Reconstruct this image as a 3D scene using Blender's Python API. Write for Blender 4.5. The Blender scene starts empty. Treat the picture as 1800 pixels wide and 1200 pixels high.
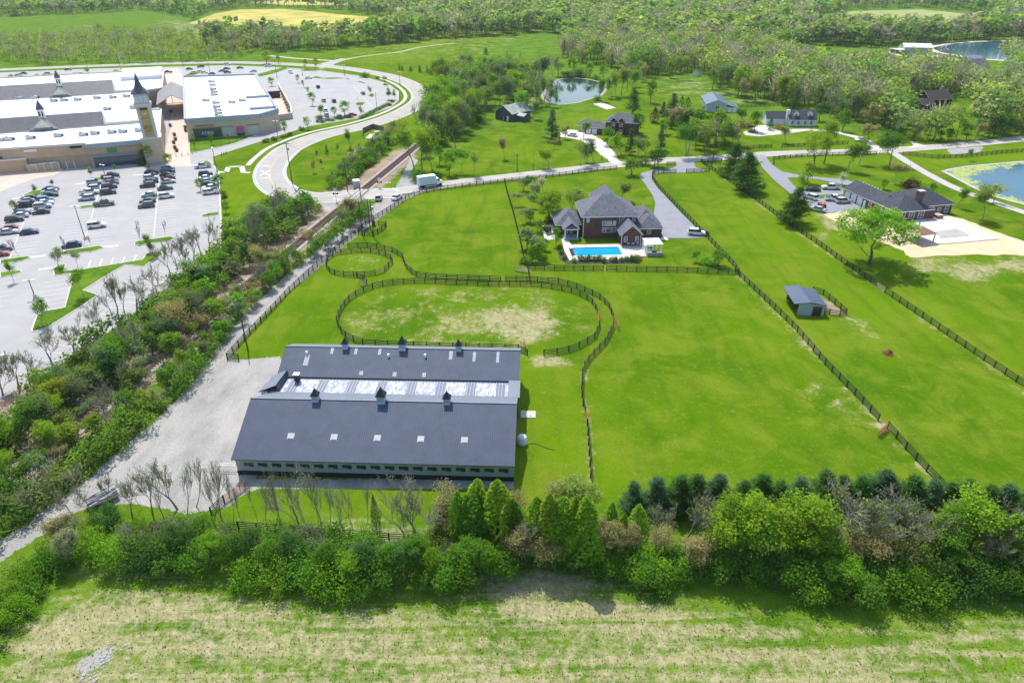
import bpy, bmesh, math, random
import numpy as np
from mathutils import Vector, Matrix
SC = bpy.context.scene
C = SC.collection
rad = math.radians
# ---------------------------------------------------------------- camera, world, sun
PITCH, CAMH, FPX = rad(29.2), 64.0, 1200.0
SP, CP = math.sin(PITCH), math.cos(PITCH)
cd = bpy.data.cameras.new('camera'); cd.lens = 24; cd.sensor_width = 36; cd.clip_start = 1; cd.clip_end = 12000
cam = bpy.data.objects.new('camera', cd); C.objects.link(cam)
cam.location = (0, 0, CAMH); cam.rotation_euler = (rad(90) - PITCH, 0, 0); SC.camera = cam
SUN_EL, SUN_AZ = rad(59), rad(-21)            # azimuth from +Y, negative = to the left
sd = Vector((math.sin(SUN_AZ) * math.cos(SUN_EL), math.cos(SUN_AZ) * math.cos(SUN_EL), math.sin(SUN_EL)))
w = bpy.data.worlds.new('World'); SC.world = w; w.use_nodes = True
nt = w.node_tree; nt.nodes.clear()
sky = nt.nodes.new('ShaderNodeTexSky'); sky.sky_type = 'NISHITA'; sky.sun_disc = False
sky.sun_elevation = SUN_EL; sky.sun_rotation = SUN_AZ; sky.air_density = 1.2; sky.dust_density = 1.5; sky.ozone_density = 1.2
bg = nt.nodes.new('ShaderNodeBackground'); bg.inputs[1].default_value = 0.15
wo = nt.nodes.new('ShaderNodeOutputWorld'); nt.links.new(sky.outputs[0], bg.inputs[0]); nt.links.new(bg.outputs[0], wo.inputs[0])
sl = bpy.data.lights.new('sun', 'SUN'); sl.energy = 3.3; sl.angle = rad(0.55); sl.color = (1.0, .955, .88)
so = bpy.data.objects.new('sun', sl); C.objects.link(so); so.rotation_euler = (-sd).to_track_quat('-Z', 'Y').to_euler()
so.location = sd * 300
SC.view_settings.view_transform = 'Standard'; SC.view_settings.look = 'None'; SC.view_settings.gamma = 1
SC.view_settings.exposure = 0.60
SC.cycles.max_bounces = 6; SC.cycles.diffuse_bounces = 3; SC.cycles.transparent_max_bounces = 8
# ---------------------------------------------------------------- where things stand (metres, measured off the photograph)
def G(px, py, z=0.0):
    u = (px - 900) / FPX; v = (py - 600) / FPX; t = (CAMH - z) / (SP + v * CP)
    return (u * t, t * (CP - v * SP))
def pxy(X, Y, z=0.0):
    d = Y * CP + (CAMH - z) * SP; dn = (CAMH - z) * CP - Y * SP
    return 900 + FPX * X / d, 600 + FPX * dn / d
def height_at(bx, by, ty):
    X, Y = G(bx, by); v = (ty - 600) / FPX
    return CAMH - Y * (SP + v * CP) / (CP - v * SP)
def GP(pts, z=0.0): return [G(a, b, z) for a, b in pts]
# ---------------------------------------------------------------- helpers
def tag(o, label=None, cat=None, group=None, kind=None):
    if label: o['label'] = label
    if cat: o['category'] = cat
    if group: o['group'] = group
    if kind: o['kind'] = kind
    return o
def thing(name, label, cat, loc=(0, 0, 0), rz=0, group=None):
    o = bpy.data.objects.new(name, None); C.objects.link(o); o.empty_display_size = .5
    if len(loc) == 2: loc = (loc[0], loc[1], 0)
    o.location = loc; o.rotation_euler = (0, 0, rz)
    return tag(o, label, cat, group)
def link(name, me, parent=None):
    o = bpy.data.objects.new(name, me); C.objects.link(o)
    if parent is not None: o.parent = parent
    return o
def np_mesh(name, V, F, mats=(), mi=None, smooth=False, col=None):
    V = np.asarray(V, dtype=np.float32); F = np.asarray(F, dtype=np.int32); k = F.shape[1]
    me = bpy.data.meshes.new(name)
    me.vertices.add(len(V)); me.vertices.foreach_set('co', V.ravel())
    me.loops.add(F.size); me.loops.foreach_set('vertex_index', F.ravel())
    me.polygons.add(len(F)); me.polygons.foreach_set('loop_start', np.arange(len(F), dtype=np.int32) * k)
    if mi is not None: me.polygons.foreach_set('material_index', np.asarray(mi, dtype=np.int32))
    if smooth: me.polygons.foreach_set('use_smooth', np.ones(len(F), dtype=bool))
    for m in mats: me.materials.append(m)
    if col is not None:
        a = me.color_attributes.new('tint', 'FLOAT_COLOR', 'POINT'); a.data.foreach_set('color', np.asarray(col, dtype=np.float32).ravel())
    me.update(calc_edges=True)
    return me
class MB:
    """collects faces; build() links them as one mesh object"""
    def __init__(s): s.v = []; s.f = []; s.m = []; s.mats = []
    def mi(s, m):
        if m not in s.mats: s.mats.append(m)
        return s.mats.index(m)
    def add(s, vs, fs, m):
        n = len(s.v); s.v += [tuple(p) for p in vs]; k = s.mi(m)
        for f in fs: s.f.append([n + i for i in f]); s.m.append(k)
        return s
    def box(s, x0, x1, y0, y1, z0, z1, m, rz=0, c=None):
        vs = [(x, y, z) for z in (z0, z1) for x, y in ((x0, y0), (x1, y0), (x1, y1), (x0, y1))]
        if rz:
            cx, cy = c or ((x0 + x1) / 2, (y0 + y1) / 2); a, b = math.cos(rz), math.sin(rz)
            vs = [(cx + (x - cx) * a - (y - cy) * b, cy + (x - cx) * b + (y - cy) * a, z) for x, y, z in vs]
        return s.add(vs, [(0, 3, 2, 1), (4, 5, 6, 7), (0, 1, 5, 4), (1, 2, 6, 5), (2, 3, 7, 6), (3, 0, 4, 7)], m)
    def prism(s, poly, z0, z1, m, mtop=None):
        n = len(poly)
        a = sum(poly[i][0] * poly[(i + 1) % n][1] - poly[(i + 1) % n][0] * poly[i][1] for i in range(n))
        if a < 0: poly = poly[::-1]
        vs = [(x, y, z0) for x, y in poly] + [(x, y, z1) for x, y in poly]
        s.add(vs, [tuple(range(n - 1, -1, -1))] + [(i, (i + 1) % n, n + (i + 1) % n, n + i) for i in range(n)], m)
        return s.add([(x, y, z1) for x, y in poly], [tuple(range(n))], mtop or m)
    def tube(s, p, q, r0, r1, m, k=6, cap=True):
        p, q = Vector(p), Vector(q); d = (q - p)
        if d.length < 1e-6: return s
        d.normalize(); a = d.orthogonal().normalized(); b = d.cross(a); vs = []
        for c, r in ((p, r0), (q, r1)):
            for i in range(k):
                t = 2 * math.pi * i / k; vs.append(c + a * (math.cos(t) * r) + b * (math.sin(t) * r))
        fs = [(i, (i + 1) % k, k + (i + 1) % k, k + i) for i in range(k)]
        if cap: fs += [tuple(range(k - 1, -1, -1)), tuple(range(k, 2 * k))]
        return s.add(vs, fs, m)
    def lathe(s, prof, m, k=12, c=(0, 0)):
        vs = [(c[0] + r * math.cos(2 * math.pi * i / k), c[1] + r * math.sin(2 * math.pi * i / k), z) for r, z in prof for i in range(k)]
        fs = [(j * k + i, j * k + (i + 1) % k, (j + 1) * k + (i + 1) % k, (j + 1) * k + i) for j in range(len(prof) - 1) for i in range(k)]
        fs += [tuple(range(k - 1, -1, -1)), tuple(range((len(prof) - 1) * k, len(prof) * k))]
        return s.add(vs, fs, m)
    def slab(s, top, th, m, mside=None):
        """a roof plane: polygon of 3-D points with thickness th below it"""
        n = len(top); lo = [(x, y, z - th) for x, y, z in top]
        s.add(top, [tuple(range(n))], m)
        return s.add(list(top) + lo, [tuple(range(2 * n - 1, n - 1, -1))] + [((i + 1) % n, i, n + i, n + (i + 1) % n) for i in range(n)], mside or m)
    def mesh(s, name):
        me = bpy.data.meshes.new(name); me.from_pydata(s.v, [], s.f)
        for m in s.mats: me.materials.append(m)
        me.polygons.foreach_set('material_index', s.m); me.update(); return me
    def build(s, name, parent=None, smooth=False):
        me = s.mesh(name)
        if smooth: me.polygons.foreach_set('use_smooth', [True] * len(me.polygons))
        return link(name, me, parent)
def gable(mb, x0, x1, y0, y1, ze, rise, m, th=.18, mside=None, axis='x', over=(0, 0), yr=None, ze2=None):
    """gable roof; ridge along x (or y); over = (eave overhang, gable overhang)"""
    oe, og = over
    T = (lambda p: p) if axis == 'x' else (lambda p: (p[1], p[0], p[2]))
    if axis == 'y': x0, x1, y0, y1 = y0, y1, x0, x1
    ym = (y0 + y1) / 2 if yr is None else yr
    ze2 = ze if ze2 is None else ze2
    s1 = rise / (ym - y0); s2 = (ze + rise - ze2) / (y1 - ym); zr = ze + rise
    a = [(x0 - og, y0 - oe, ze - oe * s1), (x1 + og, y0 - oe, ze - oe * s1), (x1 + og, ym, zr), (x0 - og, ym, zr)]
    b = [(x0 - og, ym, zr), (x1 + og, ym, zr), (x1 + og, y1 + oe, ze2 - oe * s2), (x0 - og, y1 + oe, ze2 - oe * s2)]
    a = [T(p) for p in a]; b = [T(p) for p in b]
    if axis == 'y': a = a[::-1]; b = b[::-1]
    mb.slab(a, th, m, mside); mb.slab(b, th, m, mside)
def gable_wall(mb, x, y0, y1, ze, rise, m, th=.15, axis='x', z0=None, yr=None):
    """triangular gable end at x (thickness th)"""
    ym = (y0 + y1) / 2 if yr is None else yr
    z0 = ze if z0 is None else z0
    P = []
    for xx in (x, x + th):
        P += [(xx, y0, z0), (xx, y1, z0), (xx, y1, ze), (xx, ym, ze + rise), (xx, y0, ze)]
    if axis == 'y': P = [(p[1], p[0], p[2]) for p in P]
    mb.add(P, [(0, 1, 2, 3, 4), (9, 8, 7, 6, 5), (0, 5, 6, 1), (1, 6, 7, 2), (2, 7, 8, 3), (3, 8, 9, 4), (4, 9, 5, 0)], m)
def hip(mb, x0, x1, y0, y1, ze, rise, m, over=.4, mside=None, ridge='auto', fascia=.22):
    x0 -= over; x1 += over; y0 -= over; y1 += over
    W, D = x1 - x0, y1 - y0; ym, xm = (y0 + y1) / 2, (x0 + x1) / 2
    if ridge == 'x' or (ridge == 'auto' and W >= D):
        h = D / 2 * .98; r0, r1 = (x0 + h, ym, ze + rise), (x1 - h, ym, ze + rise)
        if r0[0] > r1[0]: r0 = r1 = (xm, ym, ze + rise)
    else:
        h = W / 2 * .98; r0, r1 = (xm, y0 + h, ze + rise), (xm, y1 - h, ze + rise)
        if r0[1] > r1[1]: r0 = r1 = (xm, ym, ze + rise)
    A, B, Cc, D_ = (x0, y0, ze), (x1, y0, ze), (x1, y1, ze), (x0, y1, ze)
    vs = [A, B, Cc, D_, r0, r1]
    if ridge == 'x' or (ridge == 'auto' and W >= D): fs = [(0, 1, 5, 4), (1, 2, 5), (2, 3, 4, 5), (3, 0, 4)]
    else: fs = [(0, 1, 4), (1, 2, 5, 4), (2, 3, 5), (3, 0, 4, 5)]
    mb.add(vs, fs, m)
    lo = [(p[0], p[1], ze - fascia) for p in (A, B, Cc, D_)]
    mb.add([A, B, Cc, D_] + lo, [(1, 0, 4, 5), (2, 1, 5, 6), (3, 2, 6, 7), (0, 3, 7, 4), (4, 7, 6, 5)], mside or m)
def clone(src, loc, rz=None, scale=None, label=None, group=None, color=None, cat=None):
    """a thing with copies of its parts and sub-parts (mesh data shared)"""
    r = src.copy(); C.objects.link(r); r.location = loc if len(loc) == 3 else (loc[0], loc[1], 0)
    if rz is not None: r.rotation_euler = (0, 0, rz)
    if scale is not None: r.scale = scale if hasattr(scale, '__len__') else (scale,) * 3
    if label: r['label'] = label
    if group: r['group'] = group
    if cat: r['category'] = cat
    if color: r.color = (*color, 1)
    for ch in list(src.children):
        c = ch.copy(); C.objects.link(c); c.parent = r
        if color: c.color = (*color, 1)
        for g in list(ch.children):
            d = g.copy(); C.objects.link(d); d.parent = c
            if color: d.color = (*color, 1)
    return r
ORD = ['', 'first', 'second', 'third', 'fourth', 'fifth', 'sixth', 'seventh', 'eighth', 'ninth', 'tenth', 'eleventh', 'twelfth', 'thirteenth', 'fourteenth', 'fifteenth', 'sixteenth', 'seventeenth', 'eighteenth', 'nineteenth']
TEN = {2: 'twent', 3: 'thirt', 4: 'fort', 5: 'fift', 6: 'sixt', 7: 'sevent'}
def ordinal(n):
    if n < 20: return ORD[n]
    t, u = divmod(n, 10)
    return TEN[t] + ('ieth' if u == 0 else 'y-' + ORD[u])
REG = []          # (object, words) : told apart at the end by their order from the left
def register(o, words): REG.append((o, words)); return o
def finish_labels():
    by = {}
    for o, wd in REG: by.setdefault(wd, []).append(o)
    for wd, os_ in by.items():
        os_.sort(key=lambda o: pxy(o.location.x, o.location.y)[0])
        for i, o in enumerate(os_):
            o['label'] = wd if len(os_) == 1 else wd + ', ' + ('leftmost' if i == 0 else 'rightmost' if i == len(os_) - 1 else ordinal(i + 1) + ' from the left')
# ---------------------------------------------------------------- materials
def new_mat(name):
    m = bpy.data.materials.new(name); m.use_nodes = True; t = m.node_tree
    return m, t, t.nodes['Principled BSDF']
def N(t, kind, **kw):
    n = t.nodes.new(kind)
    for k, v in kw.items(): setattr(n, k, v)
    return n
def mixc(t, fac, a, b, mode='MIX'):
    n = N(t, 'ShaderNodeMix', data_type='RGBA', blend_type=mode)
    for i, v in ((0, fac), (6, a), (7, b)):
        if hasattr(v, 'type'): t.links.new(v, n.inputs[i])
        else: n.inputs[i].default_value = v if i == 0 else (*v, 1) if len(v) == 3 else v
    return n.outputs[2]
def math_(t, op, a, b=0.0, clamp=False):
    n = N(t, 'ShaderNodeMath', operation=op, use_clamp=clamp)
    for i, v in ((0, a), (1, b)):
        if hasattr(v, 'type'): t.links.new(v, n.inputs[i])
        else: n.inputs[i].default_value = v
    return n.outputs[0]
def noise(t, scale, detail=4, rough=.55, vec=None, dist=0):
    n = N(t, 'ShaderNodeTexNoise'); n.inputs['Scale'].default_value = scale; n.inputs['Detail'].default_value = detail
    n.inputs['Roughness'].default_value = rough; n.inputs['Distortion'].default_value = dist
    if vec is not None: t.links.new(vec, n.inputs['Vector'])
    return n.outputs[0]
def step_(t, x, lo, hi):
    n = N(t, 'ShaderNodeMapRange', interpolation_type='SMOOTHSTEP')
    t.links.new(x, n.inputs[0]); n.inputs[1].default_value = lo; n.inputs[2].default_value = hi
    return n.outputs[0]
def gpos(t): return N(t, 'ShaderNodeNewGeometry').outputs['Position']
def opos(t): return N(t, 'ShaderNodeTexCoord').outputs['Object']
def scl(t, vec, s, rz=0):
    n = N(t, 'ShaderNodeMapping'); t.links.new(vec, n.inputs[0]); n.inputs['Scale'].default_value = s; n.inputs['Rotation'].default_value = (0, 0, rz)
    return n.outputs[0]
def M(name, col, rough=.8, var=.18, scale=1.2, metal=0, bump=0, bscale=None, world=True, spec=.4):
    m, t, b = new_mat(name)
    vec = gpos(t) if world else opos(t)
    f = step_(t, noise(t, scale, 6, .65, vec), .3, .7)
    a = tuple(c * (1 - var) for c in col); d = tuple(min(1, c * (1 + var)) for c in col)
    t.links.new(mixc(t, f, a, d), b.inputs['Base Color'])
    b.inputs['Roughness'].default_value = rough; b.inputs['Metallic'].default_value = metal; b.inputs['Specular IOR Level'].default_value = spec
    if bump:
        n = N(t, 'ShaderNodeBump'); n.inputs['Strength'].default_value = bump; n.inputs['Distance'].default_value = .1
        t.links.new(noise(t, bscale or scale * 5, 3, .6, vec), n.inputs['Height']); t.links.new(n.outputs[0], b.inputs['Normal'])
    return m
def ribbed(name, col, pitch=.3, axis=0, rough=.45, var=.12, line=.72, metal=0.0, spec=.5):
    """painted sheet metal with standing ribs every `pitch` metres along object x (0) or y (1)"""
    m, t, b = new_mat(name); o = opos(t)
    sep = N(t, 'ShaderNodeSeparateXYZ'); t.links.new(o, sep.inputs[0])
    ph = math_(t, 'PINGPONG', math_(t, 'DIVIDE', sep.outputs[axis], pitch), .5)
    ln = step_(t, ph, .0, .16)
    f = step_(t, noise(t, .5, 6, .7, o), .3, .7)
    base = mixc(t, f, tuple(c * (1 - var) for c in col), tuple(c * (1 + var) for c in col))
    dark = mixc(t, 1.0, base, (line,) * 3, 'MULTIPLY')
    t.links.new(mixc(t, ln, dark, base), b.inputs['Base Color'])
    b.inputs['Roughness'].default_value = rough; b.inputs['Metallic'].default_value = metal; b.inputs['Specular IOR Level'].default_value = spec
    n = N(t, 'ShaderNodeBump'); n.inputs['Strength'].default_value = .5; n.inputs['Distance'].default_value = .05
    t.links.new(ln, n.inputs['Height']); t.links.new(n.outputs[0], b.inputs['Normal'])
    return m
def brickm(name, col, mortar=(.22, .19, .17)):
    m, t, b = new_mat(name); o = opos(t)
    sep = N(t, 'ShaderNodeSeparateXYZ'); t.links.new(o, sep.inputs[0])
    cmb = N(t, 'ShaderNodeCombineXYZ'); t.links.new(math_(t, 'ADD', sep.outputs[0], sep.outputs[1]), cmb.inputs[0]); t.links.new(sep.outputs[2], cmb.inputs[1])
    br = N(t, 'ShaderNodeTexBrick'); t.links.new(cmb.outputs[0], br.inputs[0])
    br.inputs['Color1'].default_value = (*[c * .75 for c in col], 1); br.inputs['Color2'].default_value = (*[c * 1.25 for c in col], 1)
    br.inputs['Mortar'].default_value = (*mortar, 1); br.inputs['Scale'].default_value = 1
    br.inputs['Brick Width'].default_value = .42; br.inputs['Row Height'].default_value = .16; br.inputs['Mortar Size'].default_value = .012
    f = step_(t, noise(t, .7, 4, .6, o), .3, .7)
    t.links.new(mixc(t, f, mixc(t, 1.0, br.outputs[0], (.8, .8, .8), 'MULTIPLY'), br.outputs[0]), b.inputs['Base Color'])
    b.inputs['Roughness'].default_value = .9
    return m
def shingle(name, col):
    m, t, b = new_mat(name); o = opos(t)
    f = step_(t, noise(t, 2.2, 8, .8, o), .3, .7); g = step_(t, noise(t, .35, 3, .5, o), .3, .7)
    vo = N(t, 'ShaderNodeTexVoronoi'); vo.inputs['Scale'].default_value = 2.6; t.links.new(scl(t, o, (1, 1.6, 1.6)), vo.inputs['Vector'])
    c = mixc(t, f, tuple(x * .72 for x in col), tuple(x * 1.3 for x in col))
    c = mixc(t, .35, c, mixc(t, 1.0, c, vo.outputs['Color'], 'OVERLAY'))
    c = mixc(t, g, mixc(t, 1.0, c, (.88, .88, .88), 'MULTIPLY'), c)
    hs = N(t, 'ShaderNodeHueSaturation'); hs.inputs['Saturation'].default_value = .35; t.links.new(c, hs.inputs['Color'])
    t.links.new(mixc(t, .5, c, hs.outputs[0]), b.inputs['Base Color']); b.inputs['Roughness'].default_value = .92; b.inputs['Specular IOR Level'].default_value = .2
    return m
def leafm(name, attr=False, transl=.5):
    m, t, b = new_mat(name); t.nodes.remove(b)
    geo = N(t, 'ShaderNodeNewGeometry')
    if attr: base = N(t, 'ShaderNodeAttribute', attribute_name='tint').outputs['Color']
    else: base = N(t, 'ShaderNodeObjectInfo').outputs['Color']
    v = N(t, 'ShaderNodeMapRange'); t.links.new(geo.outputs['Random Per Island'], v.inputs[0]); v.inputs[3].default_value = .68; v.inputs[4].default_value = 1.34
    mul = N(t, 'ShaderNodeVectorMath', operation='SCALE'); t.links.new(base, mul.inputs[0]); t.links.new(v.outputs[0], mul.inputs['Scale'])
    d = N(t, 'ShaderNodeBsdfDiffuse'); tr = N(t, 'ShaderNodeBsdfTranslucent'); mx = N(t, 'ShaderNodeMixShader'); mx.inputs[0].default_value = transl
    t.links.new(mul.outputs[0], d.inputs[0])
    yl = mixc(t, 1.0, mul.outputs[0], (1.12, 1.15, .65), 'MULTIPLY'); t.links.new(yl, tr.inputs[0])
    t.links.new(d.outputs[0], mx.inputs[1]); t.links.new(tr.outputs[0], mx.inputs[2])
    t.links.new(mx.outputs[0], t.nodes['Material Output'].inputs[0])
    return m
def paintm(name):
    m, t, b = new_mat(name); t.links.new(N(t, 'ShaderNodeObjectInfo').outputs['Color'], b.inputs['Base Color'])
    b.inputs['Roughness'].default_value = .28; b.inputs['Metallic'].default_value = .15; b.inputs['Coat Weight'].default_value = .6
    return m
def glassm(name, col=(.02, .03, .04), rough=.08):
    m, t, b = new_mat(name); b.inputs['Base Color'].default_value = (*col, 1); b.inputs['Roughness'].default_value = rough; b.inputs['Specular IOR Level'].default_value = .8
    return m
LEAF = leafm('leaves'); LEAF_T = leafm('leaves_mixed', True)
def barkm():
    m, t, b = new_mat('bark'); f = step_(t, noise(t, 3, 5, .7, scl(t, opos(t), (1, 1, .2))), .3, .7)
    t.links.new(mixc(t, f, (.055, .045, .038), (.15, .13, .11)), b.inputs['Base Color']); b.inputs['Roughness'].default_value = .95; b.inputs['Specular IOR Level'].default_value = .1
    return m
BARK = barkm()
BARKP = M('pale_bark', (.27, .245, .215), .95, .25, 3, world=False)
ASPH = M('asphalt_pale', (.345, .337, .33), .9, .07, .12, bump=.1, bscale=8)
CONC = M('concrete', (.52, .49, .44), .85, .1, .4)
WHITE = M('white_paint', (.8, .8, .79), .6, .05)
WHITE_RF = ribbed('white_membrane', (.80, .81, .82), 3.0, 0, .6, .06, .9)
BLACK = M('black_paint', (.018, .018, .02), .6, .3, 3)
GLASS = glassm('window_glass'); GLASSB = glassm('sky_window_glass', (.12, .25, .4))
DKGREY = M('dark_grey', (.05, .05, .055), .7); STEEL = M('galvanised_steel', (.42, .44, .46), .45, .12, 2, metal=.5)
TAN = M('tan_stucco', (.42, .33, .24), .9, .1, .3); TAN2 = M('sand_stucco', (.5, .42, .31), .9, .08, .3); TRIM = M('cream_trim', (.62, .58, .5), .8, .06)
BLUEGREY = M('blue_grey_trim', (.3, .36, .42), .7, .08, .4)
LINE = M('road_line_white', (.75, .75, .74), .8, .12, 1.5); YLINE = M('road_line_yellow', (.62, .45, .18), .8, .12, 1.5)
RUST = M('rusty_red_metal', (.33, .1, .055), .7, .25, 2); WOODP = M('utility_pole_wood', (.1, .085, .07), .9, .25, 2)
TYRE = M('tyre_rubber', (.015, .015, .016), .9, .1); RIM = M('wheel_rim', (.35, .35, .36), .4, .1, metal=.6)
# ---------------------------------------------------------------- ground
def axis_pts(lo, fine_lo, fine_hi, hi, st, gr=1.06):
    a = list(np.arange(fine_lo, fine_hi, st)); s, x = st, fine_hi
    while x < hi: a.append(x); s *= gr; x += s
    a.append(hi); s, x = st, fine_lo - st; L = []
    while x > lo: L.append(x); s *= gr; x -= s
    L.append(lo)
    return np.array(L[::-1] + a)
gx = axis_pts(-7000, -130, 150, 7000, 1.0); gy = axis_pts(-60, 36, 300, 9000, 1.0)
GX, GY = np.meshgrid(gx, gy)
def sdist(poly, X=None, Y=None):
    """signed distance, positive inside"""
    X = GX if X is None else X; Y = GY if Y is None else Y
    ins = np.zeros(X.shape, bool); d = np.full(X.shape, 1e9); n = len(poly)
    for i in range(n):
        x0, y0 = poly[i]; x1, y1 = poly[(i + 1) % n]
        if y0 != y1:
            ins ^= ((y0 > Y) != (y1 > Y)) & (X < (x1 - x0) * (Y - y0) / (y1 - y0) + x0)
        L = (x1 - x0) ** 2 + (y1 - y0) ** 2 + 1e-9
        t = np.clip(((X - x0) * (x1 - x0) + (Y - y0) * (y1 - y0)) / L, 0, 1)
        d = np.minimum(d, np.hypot(X - x0 - t * (x1 - x0), Y - y0 - t * (y1 - y0)))
    return np.where(ins, d, -d)
ATT = np.zeros(GX.shape + (4,), np.float32)
def zone(ch, pts, soft=1.5, val=1.0, px=True):
    p = GP(pts) if px else pts
    m = np.clip(sdist(p) / soft * .5 + .5, 0, 1) * val
    ATT[..., ch] = np.maximum(ATT[..., ch], m)
def line_zone(ch, pts, wd, soft=1.0, val=1.0):
    p = GP(pts); d = np.full(GX.shape, 1e9)
    for (x0, y0), (x1, y1) in zip(p, p[1:]):
        L = (x1 - x0) ** 2 + (y1 - y0) ** 2 + 1e-9
        t = np.clip(((GX - x0) * (x1 - x0) + (GY - y0) * (y1 - y0)) / L, 0, 1)
        d = np.minimum(d, np.hypot(GX - x0 - t * (x1 - x0), GY - y0 - t * (y1 - y0)))
    ATT[..., ch] = np.maximum(ATT[..., ch], np.clip((wd - d) / soft * .5 + .5, 0, 1) * val)
STRAW, DIRT, GRAV, WEED = 0, 1, 2, 3
FIELD = [(-300, 1500), (-120, 1230), (20, 1120), (120, 1040), (250, 1020), (420, 1030), (560, 1055), (760, 1050), (900, 1035), (950, 985), (1060, 1030), (1180, 1050), (1300, 1080), (1450, 1105), (1600, 1110), (1900, 1060), (2400, 1100), (2200, 1800)]
zone(STRAW, FIELD, 5, .68)
zone(STRAW, [(830, 1010), (960, 985), (1060, 1030), (1250, 1075), (1180, 1110), (900, 1120)], 3, 1.0)
zone(STRAW, [(100, 1060), (330, 1040), (420, 1075), (250, 1110), (60, 1200), (-40, 1200)], 3, .95)
zone(STRAW, [(610, 540), (680, 510), (850, 506), (970, 512), (1030, 545), (1035, 580), (1000, 612), (900, 612), (680, 605), (620, 585)], 3, .40)
zone(STRAW, [(830, 545), (900, 530), (990, 560), (1000, 590), (930, 608), (860, 590)], 3, .86)
zone(STRAW, [(905, 618), (990, 625), (1010, 640), (930, 645)], 1.2, .6)
zone(STRAW, [(700, 596), (860, 598), (860, 604), (700, 602)], .6, .7)
zone(STRAW, [(590, 450), (640, 446), (680, 460), (650, 474), (600, 474)], 2, .46)
line_zone(STRAW, [(1030, 650), (1032, 740), (1042, 840)], .7, 1.0, .62)
line_zone(STRAW, [(1296, 484), (1398, 585), (1540, 742), (1660, 862)], .8, 1.2, .62)
line_zone(STRAW, [(1268, 311), (1312, 343), (1408, 413), (1540, 507), (1714, 627), (1860, 728)], .6, 1.0, .6)
line_zone(STRAW, [(600, 941), (700, 951), (890, 958)], 2.2, 2, .75)
zone(STRAW, [(1395, 690), (1450, 660), (1520, 730), (1500, 745)], 3, .45)
zone(STRAW, [(1480, 555), (1530, 560), (1540, 590), (1500, 585)], 2, .5)
zone(STRAW, [(1440, 372), (1515, 370), (1500, 400), (1440, 420)], 2, .6); zone(STRAW, [(1600, 452), (1800, 450), (1840, 480), (1700, 500), (1600, 470)], 3, .6)
zone(STRAW, [(900, 470), (935, 465), (935, 478), (900, 482)], 1, .6)
zone(STRAW, [(700, 60), (900, 50), (960, 70), (860, 100), (640, 110), (580, 100)], 30, .3)
zone(STRAW, [(1160, 136), (1215, 133), (1300, 160), (1370, 185), (1230, 185), (1150, 160)], 14, .42)
zone(STRAW, [(270, 60), (400, 70), (380, 40), (280, 30)], 20, .55)
# railway cutting and brown banks
zone(DIRT, [(705, 258), (735, 275), (690, 315), (640, 350), (560, 425), (470, 505), (380, 580), (250, 690), (100, 812), (0, 892), (-200, 1060), (-200, 900), (-60, 800), (100, 690), (250, 560), (400, 430), (470, 392), (560, 340), (620, 315), (665, 285)], 3, .95)
zone(DIRT, [(0, 680), (60, 650), (70, 690), (0, 760), (-60, 790), (-60, 700)], 2, .8)
zone(DIRT, [(900, 170), (950, 150), (945, 200), (900, 215)], 6, .55)
# gravel yard, farm drive and the crossing apron
zone(GRAV, [(742, 338), (712, 352), (660, 388), (607, 430), (560, 470), (506, 514), (458, 560), (418, 604), (402, 634), (492, 627), (510, 655), (520, 730), (470, 800), (440, 862), (415, 876), (400, 890), (335, 902), (245, 886), (170, 884), (120, 905), (60, 947), (0, 987), (-200, 1110), (-200, 1060), (0, 950), (70, 902), (150, 847), (200, 800), (290, 724), (345, 664), (388, 604), (432, 548), (482, 503), (540, 453), (592, 412), (640, 372), (668, 352)], 1.2)
zone(GRAV, [(690, 340), (712, 300), (722, 275), (735, 282), (722, 300), (745, 325), (740, 340)], 1.2)
zone(GRAV, [(560, 352), (640, 350), (600, 385), (570, 372)], 1.5, .8)
zone(GRAV, [(410, 842), (900, 842), (905, 858), (410, 858)], .8)
zone(GRAV, [(1664, 262), (1730, 257), (1722, 268), (1670, 272)], 1, .9)
zone(GRAV, [(135, 1150), (200, 1128), (225, 1130), (190, 1165), (140, 1200), (120, 1230)], .8, .62)
zone(GRAV, [(1425, 520), (1446, 519), (1490, 554), (1462, 553)], .5, .0)
zone(DIRT, [(1432, 516), (1446, 519), (1488, 553), (1462, 553)], .8, .85)
# weedy, unmown ground
zone(WEED, [(-300, 1500), (-300, 760), (0, 650), (250, 500), (400, 380), (560, 340), (700, 262), (740, 285), (560, 440), (400, 620), (0, 1000), (200, 905), (420, 900), (900, 925), (1100, 880), (1300, 850), (1900, 880), (2400, 1100), (2300, 1800)], 3, .8)
zone(WEED, [(-200, 20), (400, 15), (520, 60), (560, 95), (400, 112), (0, 122), (-300, 130)], 20, .9)
zone(WEED, [(700, 262), (770, 195), (780, 120), (900, 60), (1100, -30), (2100, -40), (2100, 150), (1550, 240), (1300, 205), (1120, 135), (1060, 190), (840, 230), (790, 290)], 8, .85)


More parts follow.
